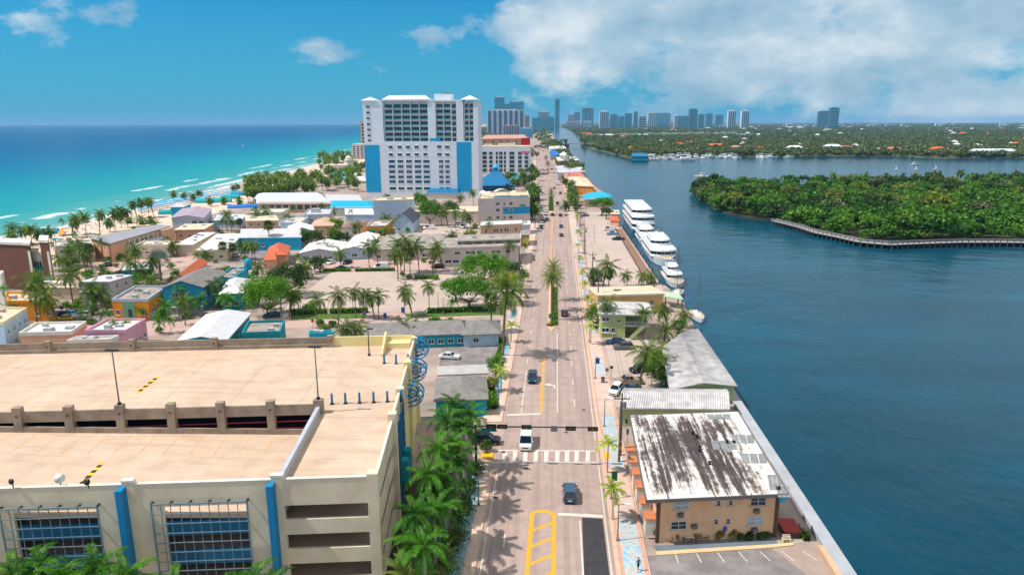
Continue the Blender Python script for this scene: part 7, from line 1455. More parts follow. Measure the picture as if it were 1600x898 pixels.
for kd, pt, x, y, rz, lb in (('sedan', 'white', 703, 560, 3.05, 'white car parked in the asphalt lot behind the hoops'), ('pickup', 'tan', 982, 599, .12, 'tan pickup parked by the tall palm'), ('suv', 'black', 1000, 580, .5, 'black car half hidden by the palms'), ('sedan', 'teal', 985, 611, .1, 'dark teal car behind the tan pickup'), ('suv', 'white', 962, 613, 1.2, 'white car parked against the tiled wing'), ('sedan', 'blue', 962, 537, .0, 'long blue car in front of the green motel'), ('suv', 'grey', 974, 545, .1, 'grey car in front of the green motel'), ('van', 'white', 952, 360, .05, 'white van parked on the quay'), ('pickup', 'lightblue', 957, 367, .08, 'blue pickup parked on the quay'), ('pickup', 'navy', 966, 375, .1, 'dark pickup nearest on the quay car park'), ('sedan', 'grey', 914, 338, .3, 'grey car at the top of the quay car park'), ('sedan', 'navy', 930, 440, .1, 'dark car behind the bush by the tallest palm'),
    ('van', 'white', 596, 420, .05, 'white passenger van at the top of the town car park'), ('sedan', 'white', 517, 412, 1.3, 'white car left of the white passenger van'), ('sedan', 'black', 543, 412, 1.2, 'black car between white car and passenger van'), ('sedan', 'navy', 532, 421, .1, 'dark car behind the upper hedge'), ('suv', 'black', 684, 419, .2, 'black suv under the palms by the pale motel'), ('sedan', 'blue', 98, 494, .4, 'blue car left in the small yard of the orange house'), ('sedan', 'lightblue', 111, 493, .4, 'pale blue car in the middle of the small yard'), ('suv', 'white', 126, 496, .5, 'white car right in the small yard of the orange house'), ('sedan', 'yellow', 101, 500, .2, 'yellow car above the peach-walled house'), ('sedan', 'black', 167, 416, .1, 'black car under the beige beach motel'), ('sedan', 'white', 366, 401, .2, 'white car by the two fan palms'), ('suv', 'white', 378, 396, .2, 'second white car by the two fan palms'), ('sedan', 'navy', 345, 368, .1, 'dark blue car by the white cottages'), ('sedan', 'navy', 20, 470, .4, 'dark car at the left edge by the orange house'), ('van', 'white', 671, 358, .05, 'white van under the leafy tree by the hotel'), ('suv', 'silver', 715, 352, .3, 'silver car in the yard by the palm row'), ('van', 'white', 724, 356, 1.4, 'white van in the yard by the palm row'), ('sedan', 'teal', 190, 427, .3, 'teal car by the pool house'), ('sedan', 'blue', 425, 495, .3, 'pale blue car under the dense bright tree')):
    car(kd, pt, G(x, y), rz, lb, 'parked cars')
# ------------------------------------------------------------------ boats
GEL = M('gelcoat_white', (236, 236, 234), .25, .05, .5, spec=.6); BGL = glassmat('boat_glass', (18, 24, 30), .08, .8); TEAK = M('teak_deck', (206, 182, 150), .8, .12, 1.5); ANTI = M('waterline_blue', (24, 60, 96), .6, .1)
def hull_mesh(L, W, fb, mat2=None, bow=.45, n=14, stern=.92):
    """pointed hull from stern (y=0) to bow (y=L), freeboard fb, deck on top; slot 0 hull, 1 deck, 2 waterline"""
    mb = MB(); rings = []
    for i in range(n + 1):
        t = i / n; w_ = W / 2 * (stern + (1 - stern) * min(1, t * 4)) * (1 if t < 1 - bow else max(.015, 1 - ((t - 1 + bow) / bow) ** 2.1)); sh = fb * (1 + .28 * t ** 2); y = L * t; fl = L * .06 * max(0, t - .8) * 5
        rings.append([(-w_ * .55, y - fl * 1.2, -.7), (-w_ * .86, y - fl, .12), (-w_, y, sh), (-w_ * .97, y, sh + .02), (w_ * .97, y, sh + .02), (w_, y, sh), (w_ * .86, y - fl, .12), (w_ * .55, y - fl * 1.2, -.7)])
    for r_ in rings: mb.v += r_
    for i in range(n):
        for j in range(7): mb.f.append((i * 8 + j, i * 8 + j + 1, (i + 1) * 8 + j + 1, (i + 1) * 8 + j)); mb.m.append({0: 2, 6: 2, 3: 1}.get(j, 0))
    mb.f.append(tuple(reversed(range(8)))); mb.m.append(0); return mb.mesh('hull', [GEL, mat2 or TEAK, ANTI])
def deckhouse(mb, W, y0, y1, z0, z1, rake=.6, round_=.5, m=0, front=True):
    """cabin with raked rounded front at the bow end"""
    w_ = W / 2; b = [(-w_, y0), (w_, y0), (w_, y1 - round_ * w_), (w_ * .72, y1 - round_ * w_ * .35), (w_ * .3, y1), (-w_ * .3, y1), (-w_ * .72, y1 - round_ * w_ * .35), (-w_, y1 - round_ * w_)]
    tp = [(x * .97, y - (rake if y > y0 + .1 else -rake * .2)) for x, y in b]; n = 8
    mb.add([(x, y, z0) for x, y in b] + [(x, y, z1) for x, y in tp], [(i, (i + 1) % n, n + (i + 1) % n, n + i) for i in range(n)] + [tuple(range(n, 2 * n))], m); return mb
def yacht(px_stern, px_bow, W, label, decks, fb=2.2, x_in=0.0):
    """decks: list of (width share, from, to, height) stacked upwards"""
    y_bow, L, x = px_bow, px_stern - px_bow, x_in
    t = thing('motor_yacht', label, 'yacht', (x, y_bow + L, -1.0), math.pi, 'yachts moored along the quay'); place('hull', hull_mesh(L, W, fb), t); z = fb
    for k, (ws, f0, f1, hh) in enumerate(decks):
        mb = MB(); deckhouse(mb, W * ws, L * f0, L * f1, z - .02, z + hh * .34, .15); o = mb.build('cabin_base', GEL, t)
        mb = MB(); deckhouse(mb, W * ws * .975, L * f0 + .1, L * f1 - .15, z + hh * .34, z + hh * .78, .55); mb.build('window_band', BGL, t)
        for q in range(7): m2 = MB(); yy = L * f0 + L * (f1 - f0) * (q + .5) / 8.5; [m2.box(s_ * W * ws * .49 - .05, s_ * W * ws * .49 + .05, yy - .16, yy + .16, z + hh * .34, z + hh * .78) for s_ in (-1, 1)]; m2.build('mullion', GEL, t)
        for q in range(-2, 3): m2 = MB(); xx = q * W * ws * .14; m2.bar((xx, L * f1 - .02 - abs(q) * .16 * W * ws * .2, z + hh * .34), (xx, L * f1 - .62 - abs(q) * .16 * W * ws * .2, z + hh * .78), .12, .12); m2.build('mullion', GEL, t)
        mb = MB(); deckhouse(mb, W * ws * 1.05, L * f0 - L * .06, L * f1 + .25, z + hh * .78, z + hh, .1); mb.build('deck_roof', GEL, t)
        m2 = MB(); w2 = W * ws * .5; [m2.bar((s_ * w2, L * f0 - L * .05, z + hh + .75), (s_ * w2 * .96, L * f1 - 1.6, z + hh + .75), .06, .06) for s_ in (-1, 1)]; [m2.bar((s_ * w2, L * f0 + L * (f1 - f0 - .06) * q / 6, z + hh), (s_ * w2, L * f0 + L * (f1 - f0 - .06) * q / 6, z + hh + .75), .05, .05) for s_ in (-1, 1) for q in range(7)]; m2.build('rail', GREYM, t)
        z += hh
    mb = MB(); yy = L * (decks[-1][1] + decks[-1][2]) / 2; mb.tube([(0, yy, z), (0, yy, z + 3)], [.14, .06], 6); mb.box(-1.1, 1.1, yy - .1, yy + .1, z + 1.4, z + 1.55); mb.lathe([(.05, 0), (.4, .1), (.4, .45), (.1, .62)], 10, 0, (.7, yy, z + 1.55)); mb.build('mast', GEL, t)
    for q in range(5):
        for s_ in (-1, 1): m2 = MB(); m2.box(-.04, .04, -.45, .45, -.16, .16); m2.build('porthole', BGL, t, (s_ * W * .5 * .975, L * (.18 + .1 * q), fb * .62))
    m2 = MB(); pts = [(s_ * W * .47 * (1 if yy < .6 else max(.05, 1 - ((yy - .55) / .45) ** 2)), L * yy, fb * (1 + .28 * yy ** 2) + .8) for s_, yy in [(-1, .58), (-1, .7), (-1, .8), (-1, .9), (-1, .97), (1, .97), (1, .9), (1, .8), (1, .7), (1, .58)]]
    m2.tube(pts, .05, 5); [m2.bar(p, (p[0], p[1], p[2] - .8), .05, .05) for p in pts]; m2.build('bow_rail', GREYM, t); return t
yacht(384, 330, 11.0, 'largest white three-deck yacht at the far end of the quay', [(.97, .02, .93, 3.0), (.95, .02, .9, 2.9), (.86, .06, .78, 2.8)], 2.4, 42.0)
yacht(326, 301, 7.4, 'middle white yacht between the two big ones', [(.92, .06, .84, 2.4), (.8, .14, .68, 2.2)], 1.8, 40.2)
yacht(297, 253, 10.0, 'big white yacht with long sun deck nearest but one', [(.95, .04, .8, 2.7), (.72, .2, .58, 2.4)], 2.7, 40.8)
yacht(242, 220, 6.0, 'white cabin cruiser at the near end of the quay', [(.82, .12, .66, 2.0), (.6, .2, .46, 1.8)], 1.6, 39.4)
def sailboat(px, py, L, W, mast, label, rz, boom=True):
    p = G(px, py, -1.0); t = thing('sailboat', label, 'sailboat', p, rz); h = place('hull', hull_mesh(L, W, 1.1, TEAK, .6, 14, .7), t, (0, -L * .45, 0))
    mb = MB(); deckhouse(mb, W * .5, -L * .2, L * .18, 1.1, 1.65, .5); mb.build('cabin', GEL, t); mb = MB(); mb.tube([(0, L * .08, 1.1), (0, L * .08, mast)], [.1, .06], 7); mb.build('mast', GREYM, t)
    mb = MB(); mb.tube([(0, L * .06, 2.6), (0, -L * .34, 2.5)], [.09, .07], 6); mb.build('boom', GREYM, t); mb = MB(); mb.tube([(0, L * .03, 2.78), (0, -L * .32, 2.7)], [.2, .13], 8); mb.build('furled_sail', M('sail_cover', (60, 76, 100), .9, .1), t)
    mb = MB(); [mb.tube([(x, y, 1.2), (0, L * .08, mast - .1)], .018, 4) for x, y in ((0, L * .52), (0, -L * .43), (-W * .45, L * .05), (W * .45, L * .05))]; mb.build('rigging', GREYM, t); mb = MB(); mb.bar((-W * .35, L * .08, mast * .55), (W * .35, L * .08, mast * .55), .06, .05); mb.build('spreader', GREYM, t)
    mb = MB(); [mb.bar((s_ * W * .42, -L * .4 + L * .16 * q, 1.15), (s_ * W * .42, -L * .4 + L * .16 * q, 1.75), .04, .04) for s_ in (-1, 1) for q in range(5)]; [mb.bar((s_ * W * .42, -L * .4, 1.75), (s_ * W * .42, L * .24, 1.75), .03, .03) for s_ in (-1, 1)]; mb.build('guard_rail', GREYM, t)
sailboat(1089, 497, 10.5, 3.4, 13.5, 'white sailboat moored bow-on right of the green motel', math.pi + .05); sailboat(1058, 462, 10, 3.3, 16, 'sailboat lying by the dock shelter at the quay end', math.pi - .35)
def motorboat(px, py, L, label, rz, group=None, sail=0, hullm=None):
    p = G(px, py, -1.0); t = thing('motorboat' if not sail else 'sailing_dinghy', label, 'boat', p, rz, group); place('hull', hull_mesh(L, L * .3, L * .1, None, .5, 8), t, (0, -L * .5, 0)); mb = MB(); deckhouse(mb, L * .2, -L * .12, L * .18, L * .1, L * .22, L * .05); mb.build('cabin', GEL, t); mb = MB(); deckhouse(mb, L * .2, -L * .12, L * .16, L * .22, L * .27, L * .05); mb.build('windscreen', BGL, t)
    mb = MB(); deckhouse(mb, L * .22, -L * .2, L * .14, L * .27, L * .29, .1); mb.build('hard_top', GEL, t)
    if sail: mb = MB(); mb.tube([(0, .3, L * .1), (0, .3, L * 1.3)], .08, 5); mb.build('mast', GREYM, t); mb = MB(); mb.add([(0.02, .2, L * .2), (0.02, -L * .5, L * .22), (0.02, .2, L * 1.25), (-.02, .2, L * .2), (-.02, -L * .5, L * .22), (-.02, .2, L * 1.25)], [(0, 1, 2), (5, 4, 3)]); mb.build('sail', GEL, t)
motorboat(1096, 277, 14, 'white motorboat passing the tip of the island', 1.2); motorboat(1428, 258, 12, 'small motorboat far out beyond the island', 1.5); motorboat(758 / 2 + 0, 228, 10, 'tiny white boat out on the ocean', 1.0)
for k, (x, y) in enumerate(((1399, 266), (1430, 266), (1461, 265))): motorboat(x, y, 4.6, f'{("left", "middle", "right")[k]} one of three tiny sailing boats beyond the island', 1.3, None, 1)
random.seed(12); nb = 0
MB_ = sorted([(random.uniform(1010, 1070), random.uniform(245.5, 250.5)) for _ in range(22)] + [(random.uniform(1070, 1235), random.uniform(245, 247.8)) for _ in range(26)])
for k, (x, y) in enumerate(MB_): motorboat(x, y, random.uniform(12, 24), f'{ORD[min(k, 39)]} boat from left in the crowded far marina' if k < 40 else f'{ORD[k - 40]} boat counted from the right end, far marina', random.uniform(-.3, .3) + random.choice([0, 1.57, 3.14]), 'boats in the far marina')
motorboat(1068, 251.5, 30, 'long white boat lying outermost at the far marina', 1.57, 'boats in the far marina'); motorboat(1004, 250.5, 18, 'reddish-decked boat at the mainland point', 1.4, None)
# quay boards and mooring piles
QW = M('quay_boards', (150, 116, 96), .9, .2, 1.2, bump=.2); qa, qb = G(972, 352), G(1056, 470); qa, qb = Vector((31.0, 345, 0)), Vector((31.6, 225, 0))
t = thing('boardwalk', 'brown plank boardwalk along the quay beside the yachts', 'boardwalk', (qb.x, qb.y, 0)); d = (qa - qb).normalized(); L = (qa - qb).length; s_ = Vector((-d.y, d.x, 0))
for k in range(int(L / 1.2)):
    p = d * (k * 1.2); mb = MB(); mb.box(-.58, .58, -1.6, 1.6, .02, .14); mb.build('plank', QW, t, p, math.atan2(d.y, d.x))
for k in range(15):
    p = qb + d * (k * L / 14) - s_ * 2.4; o = MB().tube([(0, 0, -3), (0, 0, 1.4)], .2, 8).build('mooring_pile', BROWN, None, (p.x, p.y, 0)); tag(o, f'{ORD[k]} mooring pile from the near end of the quay', 'pile', 'mooring piles along the quay')
for k in range(30):
    p = qb + d * (k * L / 30) + s_ * 1.75; o = MB().box(-.12, .12, -.12, .12, 0, 1.1).build('quay_post', BROWN, None, (p.x, p.y, 0)); tag(o, f'{ORD[k]} brown fence post from the near end of the quay', 'post', 'posts along the quay')
# ------------------------------------------------------------------ street furniture
def signal_arm(x0, x1, y, hh, label, heads, sign=True, left_pole=True):
    px_ = x0 if left_pole else x1; t = thing('traffic_signal', label, 'traffic light', (px_, y, 0)); L = (x1 - x0) * (1 if left_pole else -1)
    mb = MB(); mb.tube([(0, 0, 0), (0, 0, hh + .3)], [.2, .14], 10); mb.build('pole', BLACK, t); mb = MB(); mb.tube([(0, 0, hh), (L, 0, hh + .25)], [.13, .08], 8); mb.build('mast_arm', BLACK, t); mb = MB(); mb.lathe([(.36, 0), (.36, .25), (.22, .35)], 10); mb.build('base', BLACK, t)
    for fx, yel in heads:
        x = L * fx; mb = MB(); mb.box(-.62, .62, -.16, .16, -.22, .22); o = mb.build('signal_head', M('signal_yellow', (196, 150, 30), .6, .1) if yel else BLACK, t, (x, -.25 if not yel else .0, hh + .1))
        mb = MB(); mb.box(-.78, .78, .17 if not yel else -.2, .2 if not yel else -.17, -.36, .36); mb.build('backplate', BLACK, o)
        for q, cc in enumerate(((150, 30, 24), (140, 104, 20), (20, 96, 60))): mb = MB(); mb.tube([(0, -.24, 0), (0, -.16, 0)], .13, 10); mb.build('lens', M('lens_%d' % q, cc, .3, .1), o, (-.4 + .4 * q, 0, 0))
    if sign: mb = MB(); mb.box(-.5, .5, -.04, .04, -.45, .45); mb.build('turn_sign', M('sign_back', (120, 116, 122), .6, .1), t, (L * .645, -.2, hh)); mb = MB(); mb.box(-1.2, 1.2, -.04, .04, -.28, .28); mb.build('street_sign', M('street_sign_teal', (16, 120, 120), .6, .1), t, (L * .06 + .9, -.2, hh - .4))
p = G(742, 722); pr = G(933, 668, 0)
ysig = 98.5; signal_arm(G(745, 720).x, 6.7, ysig, 6.2, 'long black traffic signal arm across the road above the white van', ((.13, 0), (.22, 0), (.42, 0), (.78, 1), (.96, 1)))
for k, (y, lb) in enumerate(((345, 'traffic signal arm across the road by the second median'), (640, 'first far signal gantry over the road'), (690, 'second far signal gantry over the road'))): signal_arm(road_lr(y)[0] - 1, road_lr(y)[1] + .5, y, 6.5, lb, ((.3, 0), (.5, 0), (.7, 0), (.85, 0)), False)
for k, yy in enumerate((98.2, 345)):
    pass
def street_lamp(b, hh, label, arm=1.0, group=None, mat=None):
    t = thing('street_lamp', label, 'street lamp', (b[0], b[1], .13), 0, group); mt = mat or GREYM; mb = MB(); mb.tube([(0, 0, 0), (0, 0, hh)], [.09, .06], 8); mb.build('pole', mt, t); mb = MB(); mb.lathe([(.2, 0), (.2, .3), (.1, .4)], 8); mb.build('base', mt, t)
    if arm: mb = MB(); mb.tube([(0, 0, hh - .05), (arm, 0, hh + .05)], .045, 6); mb.build('arm', mt, t); mb = MB(); mb.box(arm * .7, arm * 1.45, -.16, .16, hh, hh + .12); mb.build('lamp_head', WHITE, t)
street_lamp(G(965, 845), 5.0, 'slim street lamp with white head by the blue mosaic, nearest on the right'); street_lamp(G(955, 780), 4.2, 'slim pole with green banner on the right pavement', 0); b = G(955, 778); mb = MB(); mb.box(.05, .75, -.03, .03, 2.6, 4.0); o = mb.build('banner', M('banner_green', (20, 100, 60), .8, .1), None, (b.x, b.y, .13)); tag(o, 'green street banner on the slim pole on the right pavement', 'banner')
for k, (x, y, hh) in enumerate(((944, 667, 5.0), (930, 592, 4.6), (921, 535, 4.4), (914, 470, 5), (909, 430, 5), (905, 395, 5), (901, 360, 6))): street_lamp(G(x, y), hh, f'{ORD[k]} slim lamp pole past the crosswalk on the right pavement', .9, 'lamp poles on the right pavement')
for k, (x, y, hh) in enumerate(((748, 790, 5.0), (779, 637, 5.0), (797, 545, 5.0), (815, 460, 5), (822, 415, 5))): street_lamp(G(x, y), hh, f'{ORD[k]} slim lamp pole on the left pavement from the front', .9, 'lamp poles on the left pavement')
b = G(930, 592); mb = MB(); mb.box(.05, .8, -.03, .03, 3.2, 4.4); o = mb.build('banner', M('banner_blue', (24, 90, 140), .8, .1), None, (b.x, b.y, .13)); tag(o, 'blue street banner on a lamp pole by the bus stop', 'banner')
def util_pole(x, y, hh, label, cross=True):
    b = G(x, y); t = thing('utility_pole', label, 'utility pole', b, 0, 'utility poles along the right side'); WP = M('weathered_pole', (120, 108, 98), .95, .2, 2); mb = MB(); mb.tube([(0, 0, 0), (0, 0, hh)], [.2, .13], 8); mb.build('pole', WP, t)
    if cross: mb = MB(); mb.box(-1.2, 1.2, -.07, .07, hh - 1.0, hh - .85); mb.build('crossarm', WP, t); mb = MB(); [mb.lathe([(.06, 0), (.08, .1), (.03, .22)], 6, 0, (q, 0, hh - .85)) for q in (-1.1, -.5, .5, 1.1)]; mb.build('insulators', GREYM, t); mb = MB(); mb.lathe([(.25, 0), (.28, .2), (.28, .8), (.2, .95)], 10, 0, (.45, 0, hh - 2.4)); mb.build('transformer', GREYM, t)
UP = [(969, 712, 10.5), (967, 722, 10.0), (934, 487, 11), (925, 447, 11), (913, 397, 11), (906, 370, 11), (902, 345, 11), (897, 322, 11), (893, 305, 11), (889, 290, 11)]
for k, (x, y, hh) in enumerate(UP): util_pole(x, y, hh, f'{ORD[k]} utility pole from the front along the right pavement', k != 1)
WIRE = M('cable_black', (40, 40, 42), .7, .1, 2)
for k, ((x0, y0, h0), (x1, y1, h1)) in enumerate(zip([UP[0]] + UP[2:-1], UP[2:])):
    a, b = G(x0, y0), G(x1, y1); o = MB()
    for dx_ in (-1.1, .5, 1.1): o.tube([(a.x + (b.x - a.x) * q / 6 + dx_, a.y + (b.y - a.y) * q / 6, h0 - .7 + (h1 - h0) * q / 6 - 1.0 * (1 - (q / 3 - 1) ** 2)) for q in range(7)], .022, 4)
    o = o.build('overhead_cables', WIRE); tag(o, f'{ORD[k]} span of overhead cables from the front along the right side', 'cable', 'overhead cable spans')
def sign_post(x, y, hh, w_, h_, mat, label):
    b = G(x, y); t = thing('street_sign', label, 'sign', (b.x, b.y, .05)); mb = MB(); mb.tube([(0, 0, 0), (0, 0, hh)], .04, 6); mb.build('post', GREYM, t); mb = MB(); mb.box(-w_ / 2, w_ / 2, -.06, -.03, hh - h_, hh); mb.build('panel', mat, t)
SB, SG_, SR = M('sign_blue', (30, 90, 170), .5, .05), M('sign_green', (20, 110, 70), .5, .05), M('sign_red', (170, 30, 34), .5, .05)
for a in ((948, 594, 2.6, .7, .7, GREYM, 'grey sign by the bus stop'), (955, 592, 2.8, .6, .6, BLACK, 'dark sign next to the grey one by the bus stop'), (860, 504, 2.4, .9, 1.2, M('median_sign_teal', (20, 130, 120), .5, .1), 'teal sign at the nose of the near median'), (859, 509, 1.2, .5, .8, PY, 'yellow marker at the nose of the near median'), (489, 512, 2.2, .7, .7, SR, 'red stop sign by the town car park street'), (602, 498, 1.6, .8, 1.4, SB, 'blue pay station at the lot entrance'), (630, 490, 1.8, 1.0, 1.6, SB, 'blue sign beside the lot palm'), (514, 494, 2.2, .7, 1.6, OFFWHITE, 'white sign before the lot hedge'), (492, 424, 1.6, .7, 1.2, SB, 'blue bin sign under the grey-green tree'), (570, 494, 1.6, 1.0, 1.3, M('pale_blue_panel', (120, 170, 200), .5, .1), 'pale blue machine right end of the lot hedge'), (978, 680, 3.0, .3, .9, BLACK, 'dark pedestrian signal by the utility poles'), (980, 697, 3.0, .3, .9, BLACK, 'second dark pedestrian signal by the utility poles')): sign_post(*a)
# lot lamps
for k, (x, y, cy_) in enumerate(((470, 487, 452), (552, 489, 464), (685, 488, 457), (693, 490, 466), (928, 380, 352), (950, 350, 334))):
    b = G(x, y); street_lamp((b.x, b.y), height_at(b, cy_), ('left lamp post of the town car park', 'second lamp post of the town car park', 'third lamp post of the town car park', 'lamp post beside the leafy trees', 'lamp post in the quay car park', 'farther lamp post in the quay car park')[k], .7)
# rubbish bins, cabinets and benches by the pavement
for k, (x, y, c_, lb) in enumerate(((982, 652, TURQ, 'turquoise rubbish bin by the tan motel corner'), (942, 598, GREYM, 'grey bin by the bus stop'), (738, 742, GREYM, 'grey bin on the teal mosaic pavement'), (905, 412, WHITE, 'white cabinet on the right pavement'), (903, 365, WHITE, 'white bus shelter box on the right pavement'))):
    b = G(x, y); t = thing('rubbish_bin' if k < 3 else 'street_cabinet', lb, 'bin' if k < 3 else 'cabinet', (b.x, b.y, .1)); q = 1 if k < 3 else 2.2; mb = MB(); mb.box(-.35 * q, .35 * q, -.35 * q, .35 * q, 0, 1.0 * q); mb.build('body', c_, t); mb = MB(); mb.box(-.4 * q, .4 * q, -.4 * q, .4 * q, 1.0 * q, 1.08 * q); mb.build('lid', BLACK if k < 3 else c_, t)
# low walls by the garage palms
mb = MB(); mb.prism([(-14.0, 20), (-13.3, 20), (-13.3, 95), (-14.0, 95)], 0, .5); o = mb.build('planter_wall', CONC); tag(o, 'low grey planter wall between the royal palms and the teal pavement', 'wall')
sheet('planting_bed', [(-18.6, 20), (-14, 20), (-14, 95), (-21.0, 95)], .3, M('bed_soil', (74, 66, 48), .95, .3, .8, bump=.4))
sheet('lawn', gp((742, 645), (764, 640), (768, 608), (758, 612)), .02, LAWN)
for x in (1, 2): pass
mb = MB(); b = Bld('garden_wall', 'pale blue garden wall left of the two-storey blue house', 'wall', G(232, 500), G(268, 488), G(269, 486), h=1.6); b.wall(PALEB)
b = Bld('garden_wall', 'white fence wall in front of the two-storey blue house', 'wall', G(258, 492), G(318, 490), G(318, 488), h=2.0); b.wall(GREYW)
# road median kerb islands
for (pts, lb) in (((857, 514), 'near'), ((861, 333), 'second')):
    pass
mb = MB(); q = [tuple(G(*p)[:2]) for p in ((855.5, 512), (862, 518), (868.5, 510), (868, 440), (862, 420), (858, 440))]; mb.prism(q, 0, .15); struct('median_island', mb, KERB)
mb = MB(); q = [tuple(G(*p)[:2]) for p in ((857, 331), (861, 334), (865, 331), (864, 306), (859, 306))]; mb.prism(q, 0, .15); struct('median_island', mb, KERB)
# ------------------------------------------------------------------ people
SKIN = M('skin', (190, 140, 110), .6, .05, 3); CLB = M('cloth_blue', (30, 84, 130), .9, .1, 4); CLD = M('cloth_dark', (40, 44, 54), .9, .1, 4); HAIR = M('hair_dark', (46, 36, 30), .8, .2, 6)
def body_mesh():
    """walking figure, one skin: torso, neck, head, arms, hands, legs, feet"""
    vs, es, rs = [], [], []
    def chain(st, pts):
        prev = st
        for p, r_ in pts: vs.append(p); rs.append(r_); es.append((prev, len(vs) - 1)); prev = len(vs) - 1
        return prev
    vs.append((0, 0, .95)); rs.append((.15, .11)); ch = chain(0, [((0, .01, 1.12), (.135, .1)), ((0, .01, 1.34), (.17, .11)), ((0, 0, 1.46), (.09, .08))]); chain(ch, [((0, -.01, 1.53), (.055, .055)), ((0, -.02, 1.62), (.085, .095)), ((0, -.02, 1.72), (.08, .09))])
    for s_, sw in ((-1, .22), (1, -.2)):
        a = chain(2, [((s_ * .2, 0, 1.42), (.06, .06)), ((s_ * .24, sw * .3, 1.16), (.045, .045)), ((s_ * .25, sw - .06, .94), (.035, .035)), ((s_ * .25, sw - .08, .86), (.035, .022))])
        for q in range(4): chain(a, [((s_ * .25 + (q - 1.5) * .014, sw - .1, .80 - (.02 if q in (0, 3) else 0)), (.009, .009))])
        chain(a, [((s_ * .225, sw - .13, .84), (.01, .01))])
        chain(0, [((s_ * .1, 0, .88), (.095, .095)), ((s_ * .11, -sw * .7, .5), (.065, .065)), ((s_ * .11, -sw * 1.3 + .08, .12), (.045, .045)), ((s_ * .11, -sw * 1.3 + .05, .05), (.045, .04)), ((s_ * .11, -sw * 1.3 - .12, .035), (.04, .03))])
    me = bpy.data.meshes.new('body'); me.from_pydata(vs, es, []); o = bpy.data.objects.new('body_source', me); COL.objects.link(o); m1 = o.modifiers.new('skin', 'SKIN'); m1.use_smooth_shade = True
    for i, r_ in enumerate(rs): me.skin_vertices[0].data[i].radius = r_
    me.skin_vertices[0].data[0].use_root = True; o.modifiers.new('sub', 'SUBSURF').levels = 1; bpy.context.view_layer.update()
    ev = o.evaluated_get(bpy.context.evaluated_depsgraph_get()); out = bpy.data.meshes.new_from_object(ev); bpy.data.objects.remove(o); out.name = 'body'
    out.materials.clear(); [out.materials.append(m_) for m_ in (SKIN, CLB, CLD)]
    for p in out.polygons:
        z = p.center.z; x = abs(p.center.x); p.material_index = 1 if (.98 < z < 1.47 and (x < .2 or z > 1.2)) else (2 if .5 < z <= .98 and x < .2 else 0); p.use_smooth = True
    return out
BODY = body_mesh(); _h = MB(); _h.lathe([(.095, -.02), (.1, .04), (.08, .1), (.02, .13)], 12); HAIRM = _h.mesh('hair', HAIR, True)
_f = MB(); _f.box(-.045, -.02, -.112, -.1, 0, .015); _f.box(.02, .045, -.112, -.1, 0, .015); _f.box(-.012, .012, -.125, -.1, -.04, -.005); _f.box(-.025, .025, -.112, -.1, -.07, -.058); FACE = _f.mesh('face', M('face_dark', (110, 70, 60), .6, .1, 3))
def person(b, rz, label, group=None):
    t = thing('person', label, 'person', b, rz, group); place('body', BODY, t); place('hair', HAIRM, t, (0, -.005, 1.66)); place('face', FACE, t, (0, -.01, 1.64)); return t
b = G(997, 893); b.z = .14; person(b, .3, 'person in blue top walking past the blue mosaic')
b = G(825, 385); b.z = .14; person(b, 3, 'person on the left pavement by the pale motel')
for k, (x, y) in enumerate(((5, 375), (12, 373), (19, 371), (28, 369), (34, 367), (44, 365), (96, 358), (118, 355), (150, 352), (178, 346), (248, 336), (262, 332))):
    b = G(x, y); b.z = -.15; person(b, k * 1.1, f'{ORD[k]} person from left on the beach', 'people on the beach')
# ------------------------------------------------------------------ beach things
PAR = [M('parasol_blue', (30, 150, 196), .8, .08), M('parasol_teal', (24, 170, 176), .8, .08), M('parasol_white', (226, 228, 228), .8, .05)]
def parasol(b, r_, mat, label, group):
    t = thing('beach_parasol', label, 'parasol', b, 0, group); mb = MB(); mb.tube([(0, 0, 0), (0, 0, 2.3)], .05, 5); mb.build('pole', OFFWHITE, t); mb = MB(); mb.lathe([(r_, 1.9), (r_ * .55, 2.25), (.05, 2.5)], 8); mb.build('canopy', mat, t)
random.seed(8); bl_ = []
for row in range(3):
    for k in range(26):
        t_ = k / 25; bl_.append((214 + t_ * 152 + row * 3, 327 - t_ * 29 - (t_ - t_ * t_) * 6 + row * 2.6))
bl_.sort()
for k, (x, y) in enumerate(bl_):
    b = G(x, y); b.z = -.1; parasol(b, random.uniform(1.7, 2.3), PAR[0 if k % 5 else 1], 'blue beach parasol in the dense rows towards the beach pavilion', 'blue parasol rows')
for k, (x, y) in enumerate(((52, 371), (72, 366), (96, 361), (112, 360), (126, 356), (133, 350), (140, 353), (152, 349), (160, 346), (168, 347), (170, 351), (176, 342), (198, 340), (206, 334), (122, 371), (88, 380))):
    b = G(x, y); b.z = -.1; parasol(b, random.uniform(1.3, 2.2), PAR[k % 3], f'{ORD[k]} scattered parasol from left on the open sand', 'scattered parasols')
def cabana(px, py, L, W, hh, mat, label, rz=0.0):
    b = G(px, py); b.z = -.1; t = thing('beach_tent', label, 'tent', b, rz); mb = MB(); n = 8; pts = [(-W / 2 * math.cos(math.pi * i / n), hh * math.sin(math.pi * i / n)) for i in range(n + 1)]
    for (x0, z0), (x1, z1) in zip(pts[:-1], pts[1:]): mb.add([(x0, -L / 2, z0), (x1, -L / 2, z1), (x1, L / 2, z1), (x0, L / 2, z0)], [(0, 1, 2, 3)])
    mb.build('canvas', mat, t); mb = MB(); [mb.tube([(x * 1.01, y, z * 1.01) for x, z in pts], .06, 5) for y in (-L / 2, L / 2)]; mb.build('hoop', OFFWHITE, t)
